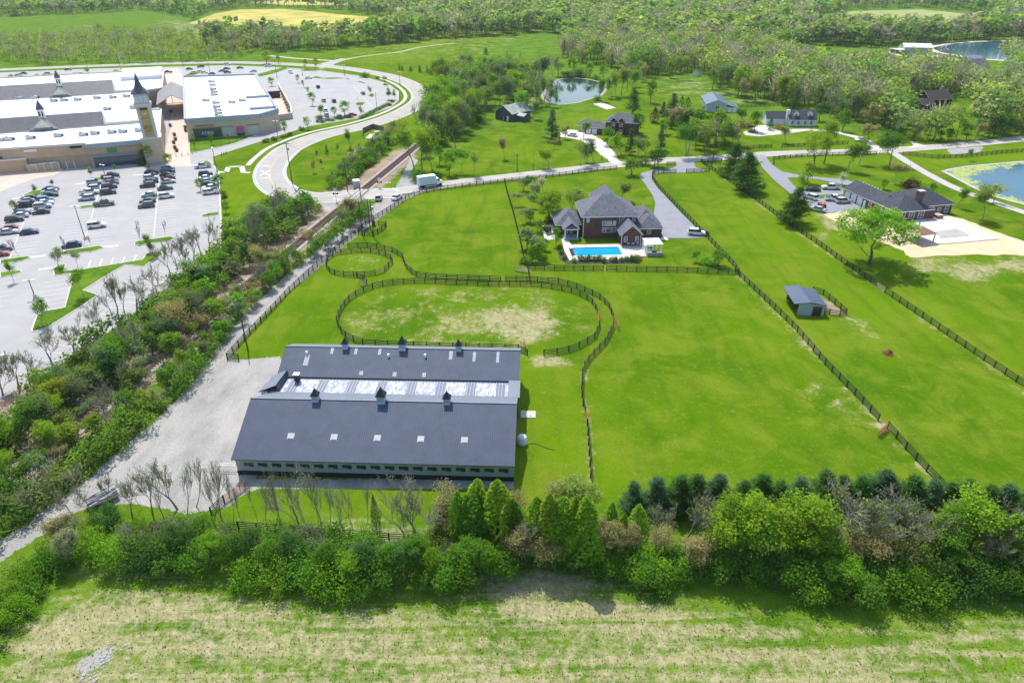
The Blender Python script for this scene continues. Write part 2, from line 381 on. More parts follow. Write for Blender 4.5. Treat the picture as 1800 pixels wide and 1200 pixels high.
V = np.stack([GX.ravel(), GY.ravel(), np.zeros(GX.size)], 1)
nx, ny = len(gx), len(gy)
ii = (np.arange(ny - 1)[:, None] * nx + np.arange(nx - 1)[None, :]).ravel()
F = np.stack([ii, ii + 1, ii + nx + 1, ii + nx], 1)
def groundm():
    m, t, b = new_mat('grass_straw_and_gravel'); p = gpos(t)
    at = N(t, 'ShaderNodeAttribute', attribute_name='tint'); sp = N(t, 'ShaderNodeSeparateColor'); t.links.new(at.outputs['Color'], sp.inputs[0])
    n1 = noise(t, .018, 5, .6, p); n2 = noise(t, .11, 6, .65, p, .6); n3 = noise(t, 1.1, 5, .7, p); n4 = noise(t, 4.5, 3, .75, p)
    # mown paddock
    a = mixc(t, step_(t, n1, .36, .64), (.064, .143, .003), (.115, .205, .004))
    a = mixc(t, math_(t, 'MULTIPLY', step_(t, n2, .40, .66), .85), a, (.155, .21, .014))
    strk = noise(t, 1.0, 4, .6, scl(t, p, (.35, .05, 1), rad(38)), .3)
    a = mixc(t, math_(t, 'MULTIPLY', step_(t, strk, .44, .70), .34), a, (.042, .11, .006))
    a = mixc(t, math_(t, 'MULTIPLY', step_(t, n3, .54, .72), .5), a, (.21, .25, .07))
    fine = N(t, 'ShaderNodeMapRange'); t.links.new(n4, fine.inputs[0]); fine.inputs[1].default_value = .25; fine.inputs[2].default_value = .75; fine.inputs[3].default_value = .66; fine.inputs[4].default_value = 1.34
    # rough growth
    r = mixc(t, step_(t, n2, .35, .65), (.05, .14, .004), (.12, .22, .012))
    r = mixc(t, math_(t, 'MULTIPLY', step_(t, n3, .45, .68), .7), r, (.17, .2, .06))
    a = mixc(t, at.outputs['Alpha'], a, r)
    wr = N(t, 'ShaderNodeTexVoronoi'); wr.inputs['Scale'].default_value = .16; t.links.new(p, wr.inputs['Vector'])
    a = mixc(t, math_(t, 'MULTIPLY', math_(t, 'SUBTRACT', 1.0, step_(t, wr.outputs['Distance'], .02, .11)), math_(t, 'MULTIPLY', step_(t, n3, .45, .6), .55)), a, (.24, .25, .1))
    # straw through the grass
    bands = noise(t, 1.0, 5, .7, scl(t, p, (.03, .42, 1), rad(-4)), .5)
    sy = N(t, 'ShaderNodeSeparateXYZ'); t.links.new(p, sy.inputs[0]); nearf = math_(t, 'LESS_THAN', sy.outputs[1], 72.0)
    tuft = noise(t, .75, 6, .8, scl(t, p, (1, .8, 1)), .4)
    s = math_(t, 'ADD', math_(t, 'ADD', sp.outputs[0], math_(t, 'MULTIPLY', math_(t, 'SUBTRACT', mixc(t, nearf, n2, bands), .5), 2.2)), math_(t, 'MULTIPLY', math_(t, 'SUBTRACT', tuft, .5), 2.1))
    sm = math_(t, 'MULTIPLY', math_(t, 'MULTIPLY', step_(t, s, .30, .95), step_(t, sp.outputs[0], .02, .2)), .92)
    sc_ = mixc(t, step_(t, n3, .35, .65), (.26, .232, .118), (.43, .38, .225))
    sc_ = mixc(t, math_(t, 'MULTIPLY', step_(t, noise(t, .35, 5, .7, p), .45, .65), .6), sc_, (.33, .32, .14))
    a = mixc(t, sm, a, sc_)
    # bare brown earth
    d = math_(t, 'ADD', sp.outputs[1], math_(t, 'MULTIPLY', math_(t, 'SUBTRACT', n3, .5), 1.2))
    d = math_(t, 'ADD', d, math_(t, 'MULTIPLY', math_(t, 'SUBTRACT', n2, .5), 1.0))
    dc = mixc(t, step_(t, n2, .35, .65), (.16, .11, .075), (.34, .25, .18)); dc = mixc(t, step_(t, n4, .4, .7), dc, (.42, .34, .26))
    a = mixc(t, step_(t, d, .4, .62), a, dc)
    # crushed stone
    g = math_(t, 'ADD', sp.outputs[2], math_(t, 'MULTIPLY', math_(t, 'SUBTRACT', n3, .5), .9))
    gc = mixc(t, step_(t, noise(t, .25, 6, .7, scl(t, p, (1, .35, 1), rad(-40))), .32, .68), (.265, .255, .243), (.385, .368, .342))
    gc = mixc(t, math_(t, 'MULTIPLY', step_(t, noise(t, .06, 3, .6, p), .42, .62), .4), gc, (.44, .42, .39))
    a = mixc(t, step_(t, g, .4, .56), a, gc)
    t.links.new(mixc(t, 1.0, a, fine.outputs[0], 'MULTIPLY'), b.inputs['Base Color'])
    b.inputs['Roughness'].default_value = 1; b.inputs['Specular IOR Level'].default_value = 0
    bu = N(t, 'ShaderNodeBump'); bu.inputs['Strength'].default_value = .55; bu.inputs['Distance'].default_value = .25
    t.links.new(math_(t, 'ADD', n4, n3), bu.inputs['Height']); t.links.new(bu.outputs[0], b.inputs['Normal'])
    return m
GROUND = groundm()
link('ground', np_mesh('ground', V, F, [GROUND], col=ATT.reshape(-1, 4)))['kind'] = 'structure'
LAYER = {}
rj = random.Random(5)
def smooth_poly(p, jit, step=2.0, closed=True):
    out = []
    for i in range(len(p) - (0 if closed else 1)):
        x0, y0 = p[i]; x1, y1 = p[(i + 1) % len(p)]; L = math.hypot(x1 - x0, y1 - y0); n = max(1, int(L / step))
        for k in range(n): out.append((x0 + (x1 - x0) * k / n + rj.uniform(-jit, jit), y0 + (y1 - y0) * k / n + rj.uniform(-jit, jit)))
    return out
def sheet(name, pts, z, m, jit=0.0, px=True, kind='structure', parent=None, step=2.0, thick=0.0):
    p = GP(pts) if px else list(pts)
    if jit: p = smooth_poly(p, jit, step)
    mb = MB()
    if thick: mb.prism(p, z - thick, z, m)
    else:
        a = sum(p[i][0] * p[(i + 1) % len(p)][1] - p[(i + 1) % len(p)][0] * p[i][1] for i in range(len(p)))
        if a < 0: p = p[::-1]
        mb.add([(x, y, z) for x, y in p], [tuple(range(len(p)))], m)
    o = mb.build(name, parent)
    bm = bmesh.new(); bm.from_mesh(o.data); bmesh.ops.triangulate(bm, faces=[f for f in bm.faces if len(f.verts) > 4]); bm.to_mesh(o.data); bm.free()
    if kind: o['kind'] = kind
    return o
def spline(p, n=8):
    """Catmull-Rom through the points"""
    q = [p[0]] + list(p) + [p[-1]]; out = []
    for i in range(1, len(q) - 2):
        for k in range(n):
            t = k / n; a, b_, c, d = q[i - 1], q[i], q[i + 1], q[i + 2]
            out.append(tuple(.5 * (2 * b_[j] + (c[j] - a[j]) * t + (2 * a[j] - 5 * b_[j] + 4 * c[j] - d[j]) * t * t + (-a[j] + 3 * b_[j] - 3 * c[j] + d[j]) * t ** 3) for j in (0, 1)))
    out.append(tuple(p[-1])); return out
def offset(p, d):
    out = []
    for i in range(len(p)):
        a = p[max(0, i - 1)]; b_ = p[min(len(p) - 1, i + 1)]; L = math.hypot(b_[0] - a[0], b_[1] - a[1]) or 1
        out.append((p[i][0] - (b_[1] - a[1]) / L * d, p[i][1] + (b_[0] - a[0]) / L * d))
    return out
def ribbon(mb, p, d0, d1, z, m):
    a, b_ = offset(p, d0), offset(p, d1); n = len(p)
    return mb.add([(x, y, z) for x, y in a] + [(x, y, z) for x, y in b_], [(n + i, n + i + 1, i + 1, i) if d1 > d0 else (i, i + 1, n + i + 1, n + i) for i in range(n - 1)], m)
def strip(name, p, d0, d1, z, m, kind='structure', thick=0.0):
    mb = MB(); ribbon(mb, p, min(d0, d1), max(d0, d1), z, m)
    if thick:
        for d in (d0, d1):
            a = offset(p, d); n = len(a)
            mb.add([(x, y, z) for x, y in a] + [(x, y, z - thick) for x, y in a], [(i, i + 1, n + i + 1, n + i) for i in range(n - 1)], m)
    o = mb.build(name); 
    if kind: o['kind'] = kind
    return o
def dashes(mb, p, d, wd, z, m, on=3, off=6):
    acc = 0; seg = []
    for i in range(len(p) - 1):
        L = math.hypot(p[i + 1][0] - p[i][0], p[i + 1][1] - p[i][1])
        if (acc % (on + off)) < on: ribbon(mb, [p[i], p[i + 1]], d - wd / 2, d + wd / 2, z, m)
        acc += L
# ---------------------------------------------------------------- roads and paved ground
ROADM = M('county_road_asphalt', (.40, .37, .345), .9, .1, .25, bump=.1, bscale=8)
ROADG = M('drive_asphalt_blue_grey', (.24, .245, .275), .9, .08, .3)
RINGM = M('ring_road_asphalt', (.355, .34, .315), .9, .08, .15)
PINK = M('pink_paving', (.58, .44, .36), .85, .1, .3)
KERB = M('kerb_concrete', (.56, .53, .48), .8, .08, .6)
LAWN = GROUND
sheet('car_park', [(-260, 135), (0, 128), (167, 121), (290, 118), (400, 115), (500, 119), (560, 124), (633, 134), (680, 147), (700, 161), (700, 177), (686, 190), (655, 201), (640, 206), (600, 213), (545, 222), (500, 236), (430, 258), (374, 276), (376, 292), (384, 302), (385, 333), (388, 395), (386, 440), (330, 477), (262, 532), (180, 592), (96, 648), (0, 702), (-260, 850)], .03, ASPH)
ring_px = [(700, 340), (650, 341), (600, 345), (563, 348), (528, 346), (503, 339), (482, 325), (474, 308), (479, 290), (495, 272), (517, 257), (567, 238), (633, 223), (683, 208), (717, 193), (739, 177), (738, 162), (717, 146), (683, 134), (633, 124), (583, 117.5), (533, 114.5), (480, 112), (400, 110), (290, 112), (167, 116), (0, 123), (-260, 136)]
RING = spline(GP(ring_px), 6)
strip('ring_road', RING, -5.2, 5.2, .05, RINGM)
strip('shoulder', RING, 5.2, 5.5, .052, KERB); strip('shoulder', RING, -5.5, -5.2, .052, KERB)
mb = MB(); ribbon(mb, RING, .12, .24, .07, YLINE); ribbon(mb, RING, -.24, -.12, .07, YLINE); ribbon(mb, RING, 4.55, 4.7, .07, LINE); ribbon(mb, RING, -4.7, -4.55, .07, LINE)
mb.build('road_markings')['kind'] = 'structure'
county_px = [(-100, 0)]
county_px = [(2100, 212), (1900, 234), (1800, 244), (1742, 250), (1664, 257), (1596, 262), (1547, 265), (1439, 268), (1350, 271), (1283, 276), (1217, 280), (1172, 282), (1091, 289), (1002, 299), (913, 309), (824, 319), (780, 325), (733, 332), (683, 338), (650, 341), (600, 345)]
COUNTY = spline(GP(county_px), 6)
strip('county_road', COUNTY, -3.5, 3.5, .06, ROADM)
mb = MB(); ribbon(mb, COUNTY, .1, .2, .08, YLINE); ribbon(mb, COUNTY, -.2, -.1, .08, YLINE); ribbon(mb, COUNTY, 3.15, 3.27, .08, LINE); ribbon(mb, COUNTY, -3.27, -3.15, .08, LINE)
for q in ([(576, 344), (600, 343.2)], [(600, 352), (585, 349)], [(690, 331), (700, 336)]):
    ribbon(mb, GP(q), -.25, .25, .085, LINE)
mb.build('road_markings')['kind'] = 'structure'
# painted crossing sign on the ring road: X and two bars
mb = MB()
for q in ([(457, 299), (474, 309)], [(475, 299), (457, 309)], [(455, 292), (476, 292.5)], [(453, 314.5), (474, 312.5)]): ribbon(mb, GP(q), -.22, .22, .075, LINE)
mb.build('road_markings')['kind'] = 'structure'
# footpath along the inner side of the ring road
i0 = [i for i, p in enumerate(RING)]
fp = [p for p in RING if p[1] > G(0, 300)[1] and p[1] < G(0, 140)[1] and p[0] > G(445, 300)[0]]
fp = RING[6 * 8:6 * 18]
strip('footpath', fp, 7.6, 9.4, .10, CONC, thick=.1)
for q in ([(440, 304), (428, 304)], [(428, 304), (425, 293)], [(425, 293), (402, 294)], [(402, 294), (398, 303)], [(398, 303), (384, 303)]): strip('footpath', GP(q), -.9, .9, .101 + .001 * len(q), CONC)
# driveways and paths
sheet('driveway', [(1188, 284), (1219, 283), (1223, 295), (1241, 298.5), (1236, 303), (1190, 304), (1165, 304), (1149, 308), (1145, 315), (1157, 332), (1190, 367), (1240, 418), (1215, 419), (1165, 419), (1160, 400), (1148, 387), (1150, 370), (1152, 358), (1148, 345), (1135, 325), (1124, 312), (1128, 304), (1150, 299), (1182, 296), (1190, 291)], .075, ROADG)
sheet('driveway', [(1328, 274), (1344, 273), (1357, 290), (1375, 302), (1400, 307), (1440, 312), (1482, 315), (1500, 320), (1495, 328), (1440, 316), (1398, 312), (1384, 313), (1394, 325), (1408, 337), (1425, 333), (1482, 332), (1482, 342), (1420, 344), (1432, 349), (1484, 350), (1519, 367), (1450, 375), (1426, 364), (1386, 338), (1362, 318), (1340, 295)], .075, ROADG)
strip('driveway', spline(GP([(1566, 266), (1578, 274), (1620, 300), (1680, 331), (1740, 353), (1830, 383), (1960, 420)]), 5), -1.7, 1.7, .07, M('track_asphalt', (.42, .39, .37), .9, .08, .4))
PALE = M('pale_drive', (.52, .48, .43), .9, .12, .4)
sheet('driveway', [(1092, 287), (1078, 289), (1065, 279), (1045, 263), (1022, 248), (1004, 243), (985, 241), (985, 233), (1000, 228), (1020, 230), (1040, 236), (1052, 243), (1064, 250), (1078, 266)], .073, PALE, .3)
sheet('driveway', [(1306, 233), (1320, 228), (1330, 221), (1345, 220), (1360, 228), (1420, 227), (1430, 229), (1380, 236), (1335, 240), (1310, 238)], .073, PALE, .3)
strip('driveway', spline(GP([(1428, 229), (1455, 231), (1480, 235), (1510, 243), (1530, 252), (1543, 264)]), 4), -1.8, 1.8, .072, PALE)
sheet('driveway', [(1590, 262), (1630, 257), (1615, 253), (1598, 248), (1606, 256)], .073, PALE)
strip('dirt_track', spline(GP([(560, 122), (596, 108), (640, 99), (700, 92), (740, 83), (800, 76)]), 5), -2.2, 2.2, .04, M('worn_track', (.30, .32, .12), .95, .3, .2))
sheet('driveway', [(560, 113), (600, 103), (612, 104), (590, 112), (583, 116)], .045, RINGM)
strip('footpath', GP([(470, 98), (520, 103), (585, 107)]), -1.5, 1.5, .045, CONC)
# yellow and pale fields beyond the trees
YEL = M('yellow_field', (.40, .35, .05), .95, .3, .03); YG = M('pale_field', (.27, .31, .08), .95, .2, .03)
sheet('meadow', [(330, 42), (380, 24), (420, 17), (500, 16), (600, 26), (700, 34), (690, 50), (600, 52), (520, 50), (420, 44)], .05, YEL, 1.5, step=12)
sheet('meadow', [(440, 4), (540, -4), (760, -4), (800, 6), (640, 9), (500, 9)], .05, YEL, 1.5, step=12)
sheet('meadow', [(1420, 32), (1500, 20), (1620, 17), (1730, 28), (1735, 36), (1660, 50), (1560, 40)], .05, YG, 1.5, step=12)
# plaza, lawns and islands
sheet('plaza', [(292, 294), (335, 293), (333, 245), (325, 210), (328, 165), (322, 135), (312, 120), (290, 122), (288, 165), (300, 200), (300, 225), (291, 260)], .05, PINK)
sheet('plaza', [(-120, 372), (0, 337), (30, 325), (62, 314), (95, 308), (110, 301), (112, 293), (160, 293), (160, 286), (100, 283), (55, 301), (0, 302), (-120, 330)], .05, PINK)
def island(pts, h=.14, kb=.25, m=LAWN, px=True):
    p = GP(pts) if px else pts
    mb = MB(); mb.prism(p, .02, h, KERB); mb.build('kerb')['kind'] = 'structure'
    ar = sum(p[i - 1][0] * p[i][1] - p[i][0] * p[i - 1][1] for i in range(len(p))); sg = 1 if ar > 0 else -1; q = []
    for i in range(len(p)):
        a, b_, c = p[i - 1], p[i], p[(i + 1) % len(p)]; u = Vector((b_[0] - a[0], b_[1] - a[1])).normalized(); v_ = Vector((c[0] - b_[0], c[1] - b_[1])).normalized()
        nn = Vector((-u.y - v_.y, u.x + v_.x)); nn = nn.normalized() if nn.length > .2 else nn
        q.append((b_[0] + nn.x * sg * kb * 1.1, b_[1] + nn.y * sg * kb * 1.1))
    sheet('lawn', q, h + .02, m, px=False)
def z7(l, ox=0, oy=430, k=6): return [(a / k + ox, b_ / k + oy) for a, b_ in l]
island(z7([(555, 270), (600, 220), (700, 205), (680, 275), (820, 270), (1100, 225), (1500, 160), (1550, 90), (1700, 70), (1730, 110), (1600, 180), (1520, 235), (1320, 215), (1130, 330), (890, 480), (1040, 530), (890, 640), (520, 870), (340, 925), (330, 900), (380, 760), (480, 700), (680, 665), (760, 370), (730, 310), (570, 330)]))
for l in ([(245, 380), (330, 340), (450, 320), (600, 290), (650, 305), (560, 345), (440, 375), (250, 405)], [(0, 1070), (100, 1050), (300, 1022), (330, 1040), (240, 1075), (0, 1105)], [(640, 985), (700, 965), (1060, 912), (1105, 935), (1000, 970), (690, 1012), (640, 1005)], [(0, 1195), (160, 1175), (225, 1172), (240, 1190), (160, 1222), (0, 1250)], [(820, 512), (880, 492), (1000, 482), (1010, 500), (860, 525)], [(1410, 890), (1440, 868), (1560, 850), (1800, 815), (1850, 830), (1800, 865), (1600, 890), (1480, 912), (1420, 912)], [(915, 235), (980, 200), (1110, 190), (1060, 230), (960, 240)], [(1490, 425), (1600, 400), (1670, 398), (1660, 422), (1560, 440)], [(1600, 130), (1700, 110), (1720, 150), (1640, 160)]):
    island(z7(l, 0, 280), m=LAWN)
for l in ([(880, 160), (920, 140), (1000, 140), (1040, 170), (1000, 180)], [(920, 715), (1000, 690), (1115, 680), (1118, 706), (1000, 728), (930, 730)]): island(z7(l, 200, 260))
for l in ([(740, 620), (780, 600), (860, 605), (830, 630), (770, 635)], [(880, 530), (920, 505), (955, 520), (930, 550)], [(760, 385), (800, 380), (870, 405), (820, 400)], [(270, 345), (340, 325), (400, 345), (560, 340), (640, 350), (480, 356)], [(640, 350), (690, 352), (690, 362), (650, 360)], [(1025, 410), (1060, 402), (1110, 412), (1070, 424)], [(1065, 580), (1110, 572), (1150, 582), (1110, 594)], [(170, 262), (300, 250), (400, 262), (330, 272), (200, 272)], [(800, 335), (850, 330), (910, 345), (850, 352)], [(1540, 270), (1545, 268), (1550, 270)]):
    if len(l) > 3: island(z7(l, 500, 80))
sheet('lawn', [(333, 245), (448, 238), (415, 251), (387, 258), (343, 267.5), (334, 267)], .07, LAWN)
strip('kerb', GP([(333, 268), (343, 268.5), (388, 259), (416, 252), (452, 237)]), -.2, .2, .16, KERB, thick=.14)
strip('kerb', GP([(374, 276), (430, 257), (500, 235), (545, 221), (600, 212), (655, 200), (687, 189), (700, 177), (700, 161), (680, 147), (633, 134), (560, 124)]), -.2, .2, .16, KERB, thick=.14)
strip('kerb', GP([(376, 292), (385, 303), (386, 333), (389, 395), (387, 440)]), -.2, .2, .16, KERB, thick=.14)
sheet('lawn', [(452, 131), (500, 118), (506, 121), (480, 130), (456, 135)], .07, LAWN)
sheet('lawn', [(324, 133), (340, 127), (352, 123), (357, 126), (345, 131), (330, 135)], .07, LAWN)
# car park lines (measured rows: 2.7 m bays, 5.4 m deep)
mb = MB(); AX = rad(113.6); ux, uy = math.cos(AX), math.sin(AX); vx, vy = math.cos(AX - math.pi / 2), math.sin(AX - math.pi / 2)
def row_lines(a_px, b_px, both=True, mid=True, side=1, dx=5.5):
    (x0, y0), (x1, y1) = GP([a_px, b_px]); L = math.hypot(x1 - x0, y1 - y0); ex, ey = (x1 - x0) / L, (y1 - y0) / L; nx_, ny_ = ey, -ex
    if mid: ribbon(mb, [(x0, y0), (x1, y1)], -.07, .07, .052, LINE)
    n = int(L / 2.7)
    for k in range(n + 1):
        cx, cy = x0 + ex * 2.7 * k, y0 + ey * 2.7 * k
        a = (cx - (nx_ * dx if both else 0), cy - (ny_ * dx if both else 0)); b_ = (cx + nx_ * dx * side, cy + ny_ * dx * side)
        ribbon(mb, [a, b_], -.055, .055, .053, LINE)
row_lines((16, 456), (62, 340)); row_lines((144, 437), (180, 318)); row_lines((270, 418), (281, 305)); row_lines((385, 378), (372, 297), False, False, -1)
row_lines((-95, 560), (-20, 400)); row_lines((-30, 620), (34, 487), False, False, -1); row_lines((114, 540), (127, 483), False, False, -1)
row_lines((530, 150), (560, 196)); row_lines((620, 150), (655, 190)); row_lines((580, 145), (610, 190), False, False)
row_lines((60, 632), (290, 470), False, False, 1); row_lines((340, 128), (470, 124), True, True)
for q in ([(172, 435.5), (208, 432)], [(53, 453), (80, 449)], [(68, 474), (93, 470.5)], [(133, 324), (151, 322)], [(234, 308.5), (251, 307)], [(20, 350), (40, 347)], [(330, 290.5), (346, 290.7)], [(-8, 627), (8, 622)]): ribbon(mb, GP(q), -.3, .3, .054, LINE)
for k in range(6): ribbon(mb, GP([(157 + 20 * k - 2, 470 - 2.6 * k), (159.5 + 20 * k, 457.5 - 2.2 * k)]), -.12, .12, .054, LINE)
mb.build('bay_markings')['kind'] = 'structure'
# ---------------------------------------------------------------- water
def waterm(name, col, rough=.06, bump=.25, algae=False, scale=.8):
    m, t, b = new_mat(name); p = gpos(t)
    c = mixc(t, step_(t, noise(t, .05, 3, .5, p), .35, .65), tuple(x * .8 for x in col), col)
    if algae:
        at = N(t, 'ShaderNodeAttribute', attribute_name='tint'); s = N(t, 'ShaderNodeSeparateColor'); t.links.new(at.outputs['Color'], s.inputs[0])
        k = math_(t, 'ADD', s.outputs[0], math_(t, 'MULTIPLY', math_(t, 'SUBTRACT', noise(t, .3, 8, .8, p, .8), .5), 3.2)); f = step_(t, k, .62, .72)
        c = mixc(t, f, c, mixc(t, step_(t, noise(t, 1.5, 4, .7, p), .4, .6), (.22, .3, .05), (.42, .44, .16)))
        t.links.new(math_(t, 'ADD', math_(t, 'MULTIPLY', f, .7), rough), b.inputs['Roughness'])
    else: b.inputs['Roughness'].default_value = rough
    t.links.new(c, b.inputs['Base Color'])
    bu = N(t, 'ShaderNodeBump'); bu.inputs['Strength'].default_value = bump; bu.inputs['Distance'].default_value = .04
    t.links.new(noise(t, scale, 4, .6, p), bu.inputs['Height']); t.links.new(bu.outputs[0], b.inputs['Normal']); b.inputs['IOR'].default_value = 1.33
    return m
def pond(name, px, m, z=.05, rim=None, rimw=1.0, alg=None):
    p = smooth_poly(spline(GP(px + [px[0]]), 5)[:-1], .25, 3)
    xs = [a for a, _ in p]; ys = [b_ for _, b_ in p]
    sheet(name, p, z, m, px=False)
    if rim: strip('shore', p + [p[0]], -rimw, rimw * .3, z + .02, rim)
WAT1 = waterm('pond_water_dark', (.018, .045, .04), .05, .12); WAT2 = waterm('lake_water', (.03, .11, .17), .12, .4)
SHORE = M('shore_earth', (.34, .29, .2), .95, .25, .5); ROCKS = M('shore_rock', (.42, .4, .37), .9, .25, 1.5, bump=.5)
pond('pond', [(957, 160), (965, 148), (985, 139), (1020, 138), (1050, 143), (1066, 152), (1060, 166), (1035, 175), (1010, 182), (978, 184), (960, 179), (952, 170)], WAT1, .05, SHORE, 1.2)
pond('lake', [(1628, 84), (1660, 78), (1720, 73), (1800, 71), (1900, 72), (1950, 90), (1880, 110), (1790, 108), (1720, 104), (1680, 98), (1645, 92)], WAT2, .05, M('shore_sand', (.6, .52, .42), .9, .1, .2), 4)
# garden pond with algae: a grid so that the weed can be denser along the near shore
lk = spline(GP([(1655, 301), (1690, 294), (1750, 288), (1830, 283), (1950, 290), (1990, 330), (1960, 372), (1860, 372), (1800, 360), (1745, 345), (1712, 331), (1680, 314), (1655, 301)]), 5)[:-1]
core = GP([(1712, 312), (1752, 300), (1800, 291), (1940, 290), (1975, 340), (1880, 362), (1800, 352), (1745, 334)])
xs = np.arange(min(a for a, _ in lk) - 1, max(a for a, _ in lk) + 1, .8); ys = np.arange(min(b_ for _, b_ in lk) - 1, max(b_ for _, b_ in lk) + 1, .8)
AXg, AYg = np.meshgrid(xs, ys); insd = sdist(lk, AXg, AYg) > -.3; al = np.clip(.80 - (sdist(core, AXg, AYg) + 3) / 9, -.3, .85)
vv = np.stack([AXg.ravel(), AYg.ravel(), np.full(AXg.size, .055)], 1); q = (np.arange(len(ys) - 1)[:, None] * len(xs) + np.arange(len(xs) - 1)[None]).ravel()
ff = np.stack([q, q + 1, q + len(xs) + 1, q + len(xs)], 1); ff = ff[insd.ravel()[ff].all(1)]
ca = np.zeros((AXg.size, 4)); ca[:, 0] = al.ravel(); ca[:, 3] = 1
link('pond', np_mesh('pond', vv, ff, [waterm('weedy_pond_water', (.02, .10, .16), .1, .3, True)], col=ca))['kind'] = 'structure'
strip('shore', lk + [lk[0]], -.9, .3, .1, ROCKS)
# building-site sand behind the ranch house
SAND = M('bare_sand_yard', (.60, .46, .29), .95, .12, .25, bump=.3)
sheet('sand_yard', [(1446, 377), (1518, 367), (1560, 374), (1585, 380), (1612, 384), (1662, 378), (1690, 384), (1735, 402), (1800, 425), (1860, 440), (1800, 449), (1720, 448), (1650, 450), (1600, 454), (1585, 440), (1545, 425), (1500, 405), (1465, 388)], .035, SAND, .5)
mb = MB(); mb.prism(GP([(1612, 380), (1618, 377), (1662, 378), (1692, 390), (1756, 421), (1700, 426), (1623, 432), (1596, 415), (1604, 396)]), .0, .2, CONC); mb.build('patio')['kind'] = 'structure'
sheet('pool_fill', [(1642, 409), (1680, 403.5), (1706, 415), (1655, 421)], .225, M('grey_fill', (.36, .35, .33), .9, .12, .5))
# ---------------------------------------------------------------- vegetation prototypes (unit: metres, nominal 10 m tall)
def quads(c, n, size, asp, rng, up=None):
    """leaf-sized quads at c (Nx3) facing n (Nx3)"""
    K = len(c); n = n / (np.linalg.norm(n, axis=1, keepdims=True) + 1e-9)
    a = np.cross(n, rng.normal(size=(K, 3))) if up is None else up
    a /= (np.linalg.norm(a, axis=1, keepdims=True) + 1e-9); b_ = np.cross(n, a)
    s = np.asarray(size).reshape(-1, 1) * .5
    a = a * s; b_ = b_ * s * asp
    v = np.stack([c - a * .9, c - b_, c + a, c + b_ * .9], 1).reshape(-1, 3)
    return v, np.arange(4 * K, dtype=np.int32).reshape(-1, 4)
def clumps(rng, centers, radii, n_each, size, asp=.75, flat=.8, out=.8):
    cs, ns = [], []
    for c, r, n in zip(centers, radii, n_each):
        d = rng.normal(size=(n, 3)); d /= np.linalg.norm(d, axis=1, keepdims=True)
        rr = r * rng.uniform(.25, 1.0, n) ** .5
        p = c + d * rr[:, None] * np.array([1, 1, flat]); cs.append(p); ns.append(d * .38 + rng.normal(size=(n, 3)) * .5 + np.array([0, 0, .95]))
    c = np.concatenate(cs); n = np.concatenate(ns)
    return quads(c, n, size * rng.uniform(.6, 1.35, len(c)), asp, rng)
def tubes(segs, k=4):
    """segs: list of (p, q, r0, r1)"""
    P = np.array([s[0] for s in segs]); Q = np.array([s[1] for s in segs]); R0 = np.array([s[2] for s in segs]); R1 = np.array([s[3] for s in segs])
    d = Q - P; d /= (np.linalg.norm(d, axis=1, keepdims=True) + 1e-9)
    h = np.where(np.abs(d[:, 2:3]) > .9, np.array([[1., 0, 0]]), np.array([[0, 0, 1.]])); a = np.cross(d, h); a /= np.linalg.norm(a, axis=1, keepdims=True) + 1e-9; b_ = np.cross(d, a)
    V = []
    for c, r in ((P, R0), (Q, R1)):
        for i in range(k):
            t = 2 * math.pi * i / k; V.append(c + a * (math.cos(t) * r)[:, None] + b_ * (math.sin(t) * r)[:, None])
    V = np.stack(V, 1).reshape(-1, 3); n = len(segs); F = []
    for i in range(k):
        F.append(np.stack([np.arange(n) * 2 * k + i, np.arange(n) * 2 * k + (i + 1) % k, np.arange(n) * 2 * k + k + (i + 1) % k, np.arange(n) * 2 * k + k + i], 1))
    return V, np.concatenate(F).astype(np.int32)
def grow(rng, p, d, L, r, depth, maxd, segs, tips, spread=.6, up=.25, kids=(2, 4), shrink=.68, bend=.12, start=.3):
    n = 3 if depth < maxd else 2; pts = [np.array(p, float)]; d = np.array(d, float)
    for i in range(n):
        d = d + rng.normal(size=3) * bend + np.array([0, 0, up * .25]); d /= np.linalg.norm(d)
        q = pts[-1] + d * L / n; r1 = r * (1 - .22 * 1.0) if depth < maxd else r * .45
        segs.append((pts[-1], q, r, r1, depth)); r = r1; pts.append(q)
    tips.append((pts[-1], depth))
    if depth >= maxd: return
    k = rng.integers(kids[0], kids[1] + 1)
    for j in range(k):
        at = 1.0 if j == 0 else rng.uniform(start, 1.0); x = at * n; i = min(n - 1, int(x)); b0 = pts[i] + (pts[i + 1] - pts[i]) * (x - i)
        s = rng.normal(size=3); s -= s.dot(d) * d; s /= np.linalg.norm(s) + 1e-9; sp = spread * rng.uniform(.6, 1.3) * (.5 if j == 0 else 1)
        nd = d + s * sp + np.array([0, 0, up]); nd /= np.linalg.norm(nd)
        grow(rng, b0, nd, L * shrink * rng.uniform(.75, 1.2), r * (.85 if j == 0 else .62), depth + 1, maxd, segs, tips, spread, up, kids, shrink, bend, start)
PROTO = {}
def fit(Vs, h=10.0):
    top = max(v[:, 2].max() for v in Vs); s = h / top
    return [v * s for v in Vs]
def proto(kind, lod, var, trunkV, trunkF, crownV, crownF, bark=None, crown_mat=None, crown_name='crown'):
    trunkV, crownV = fit([trunkV, crownV])
    PROTO[(kind, lod, var)] = (np_mesh(kind + '_trunk', trunkV, trunkF, [bark or BARK]), np_mesh(kind + '_crown', crownV, crownF, [crown_mat or LEAF]), crown_name)
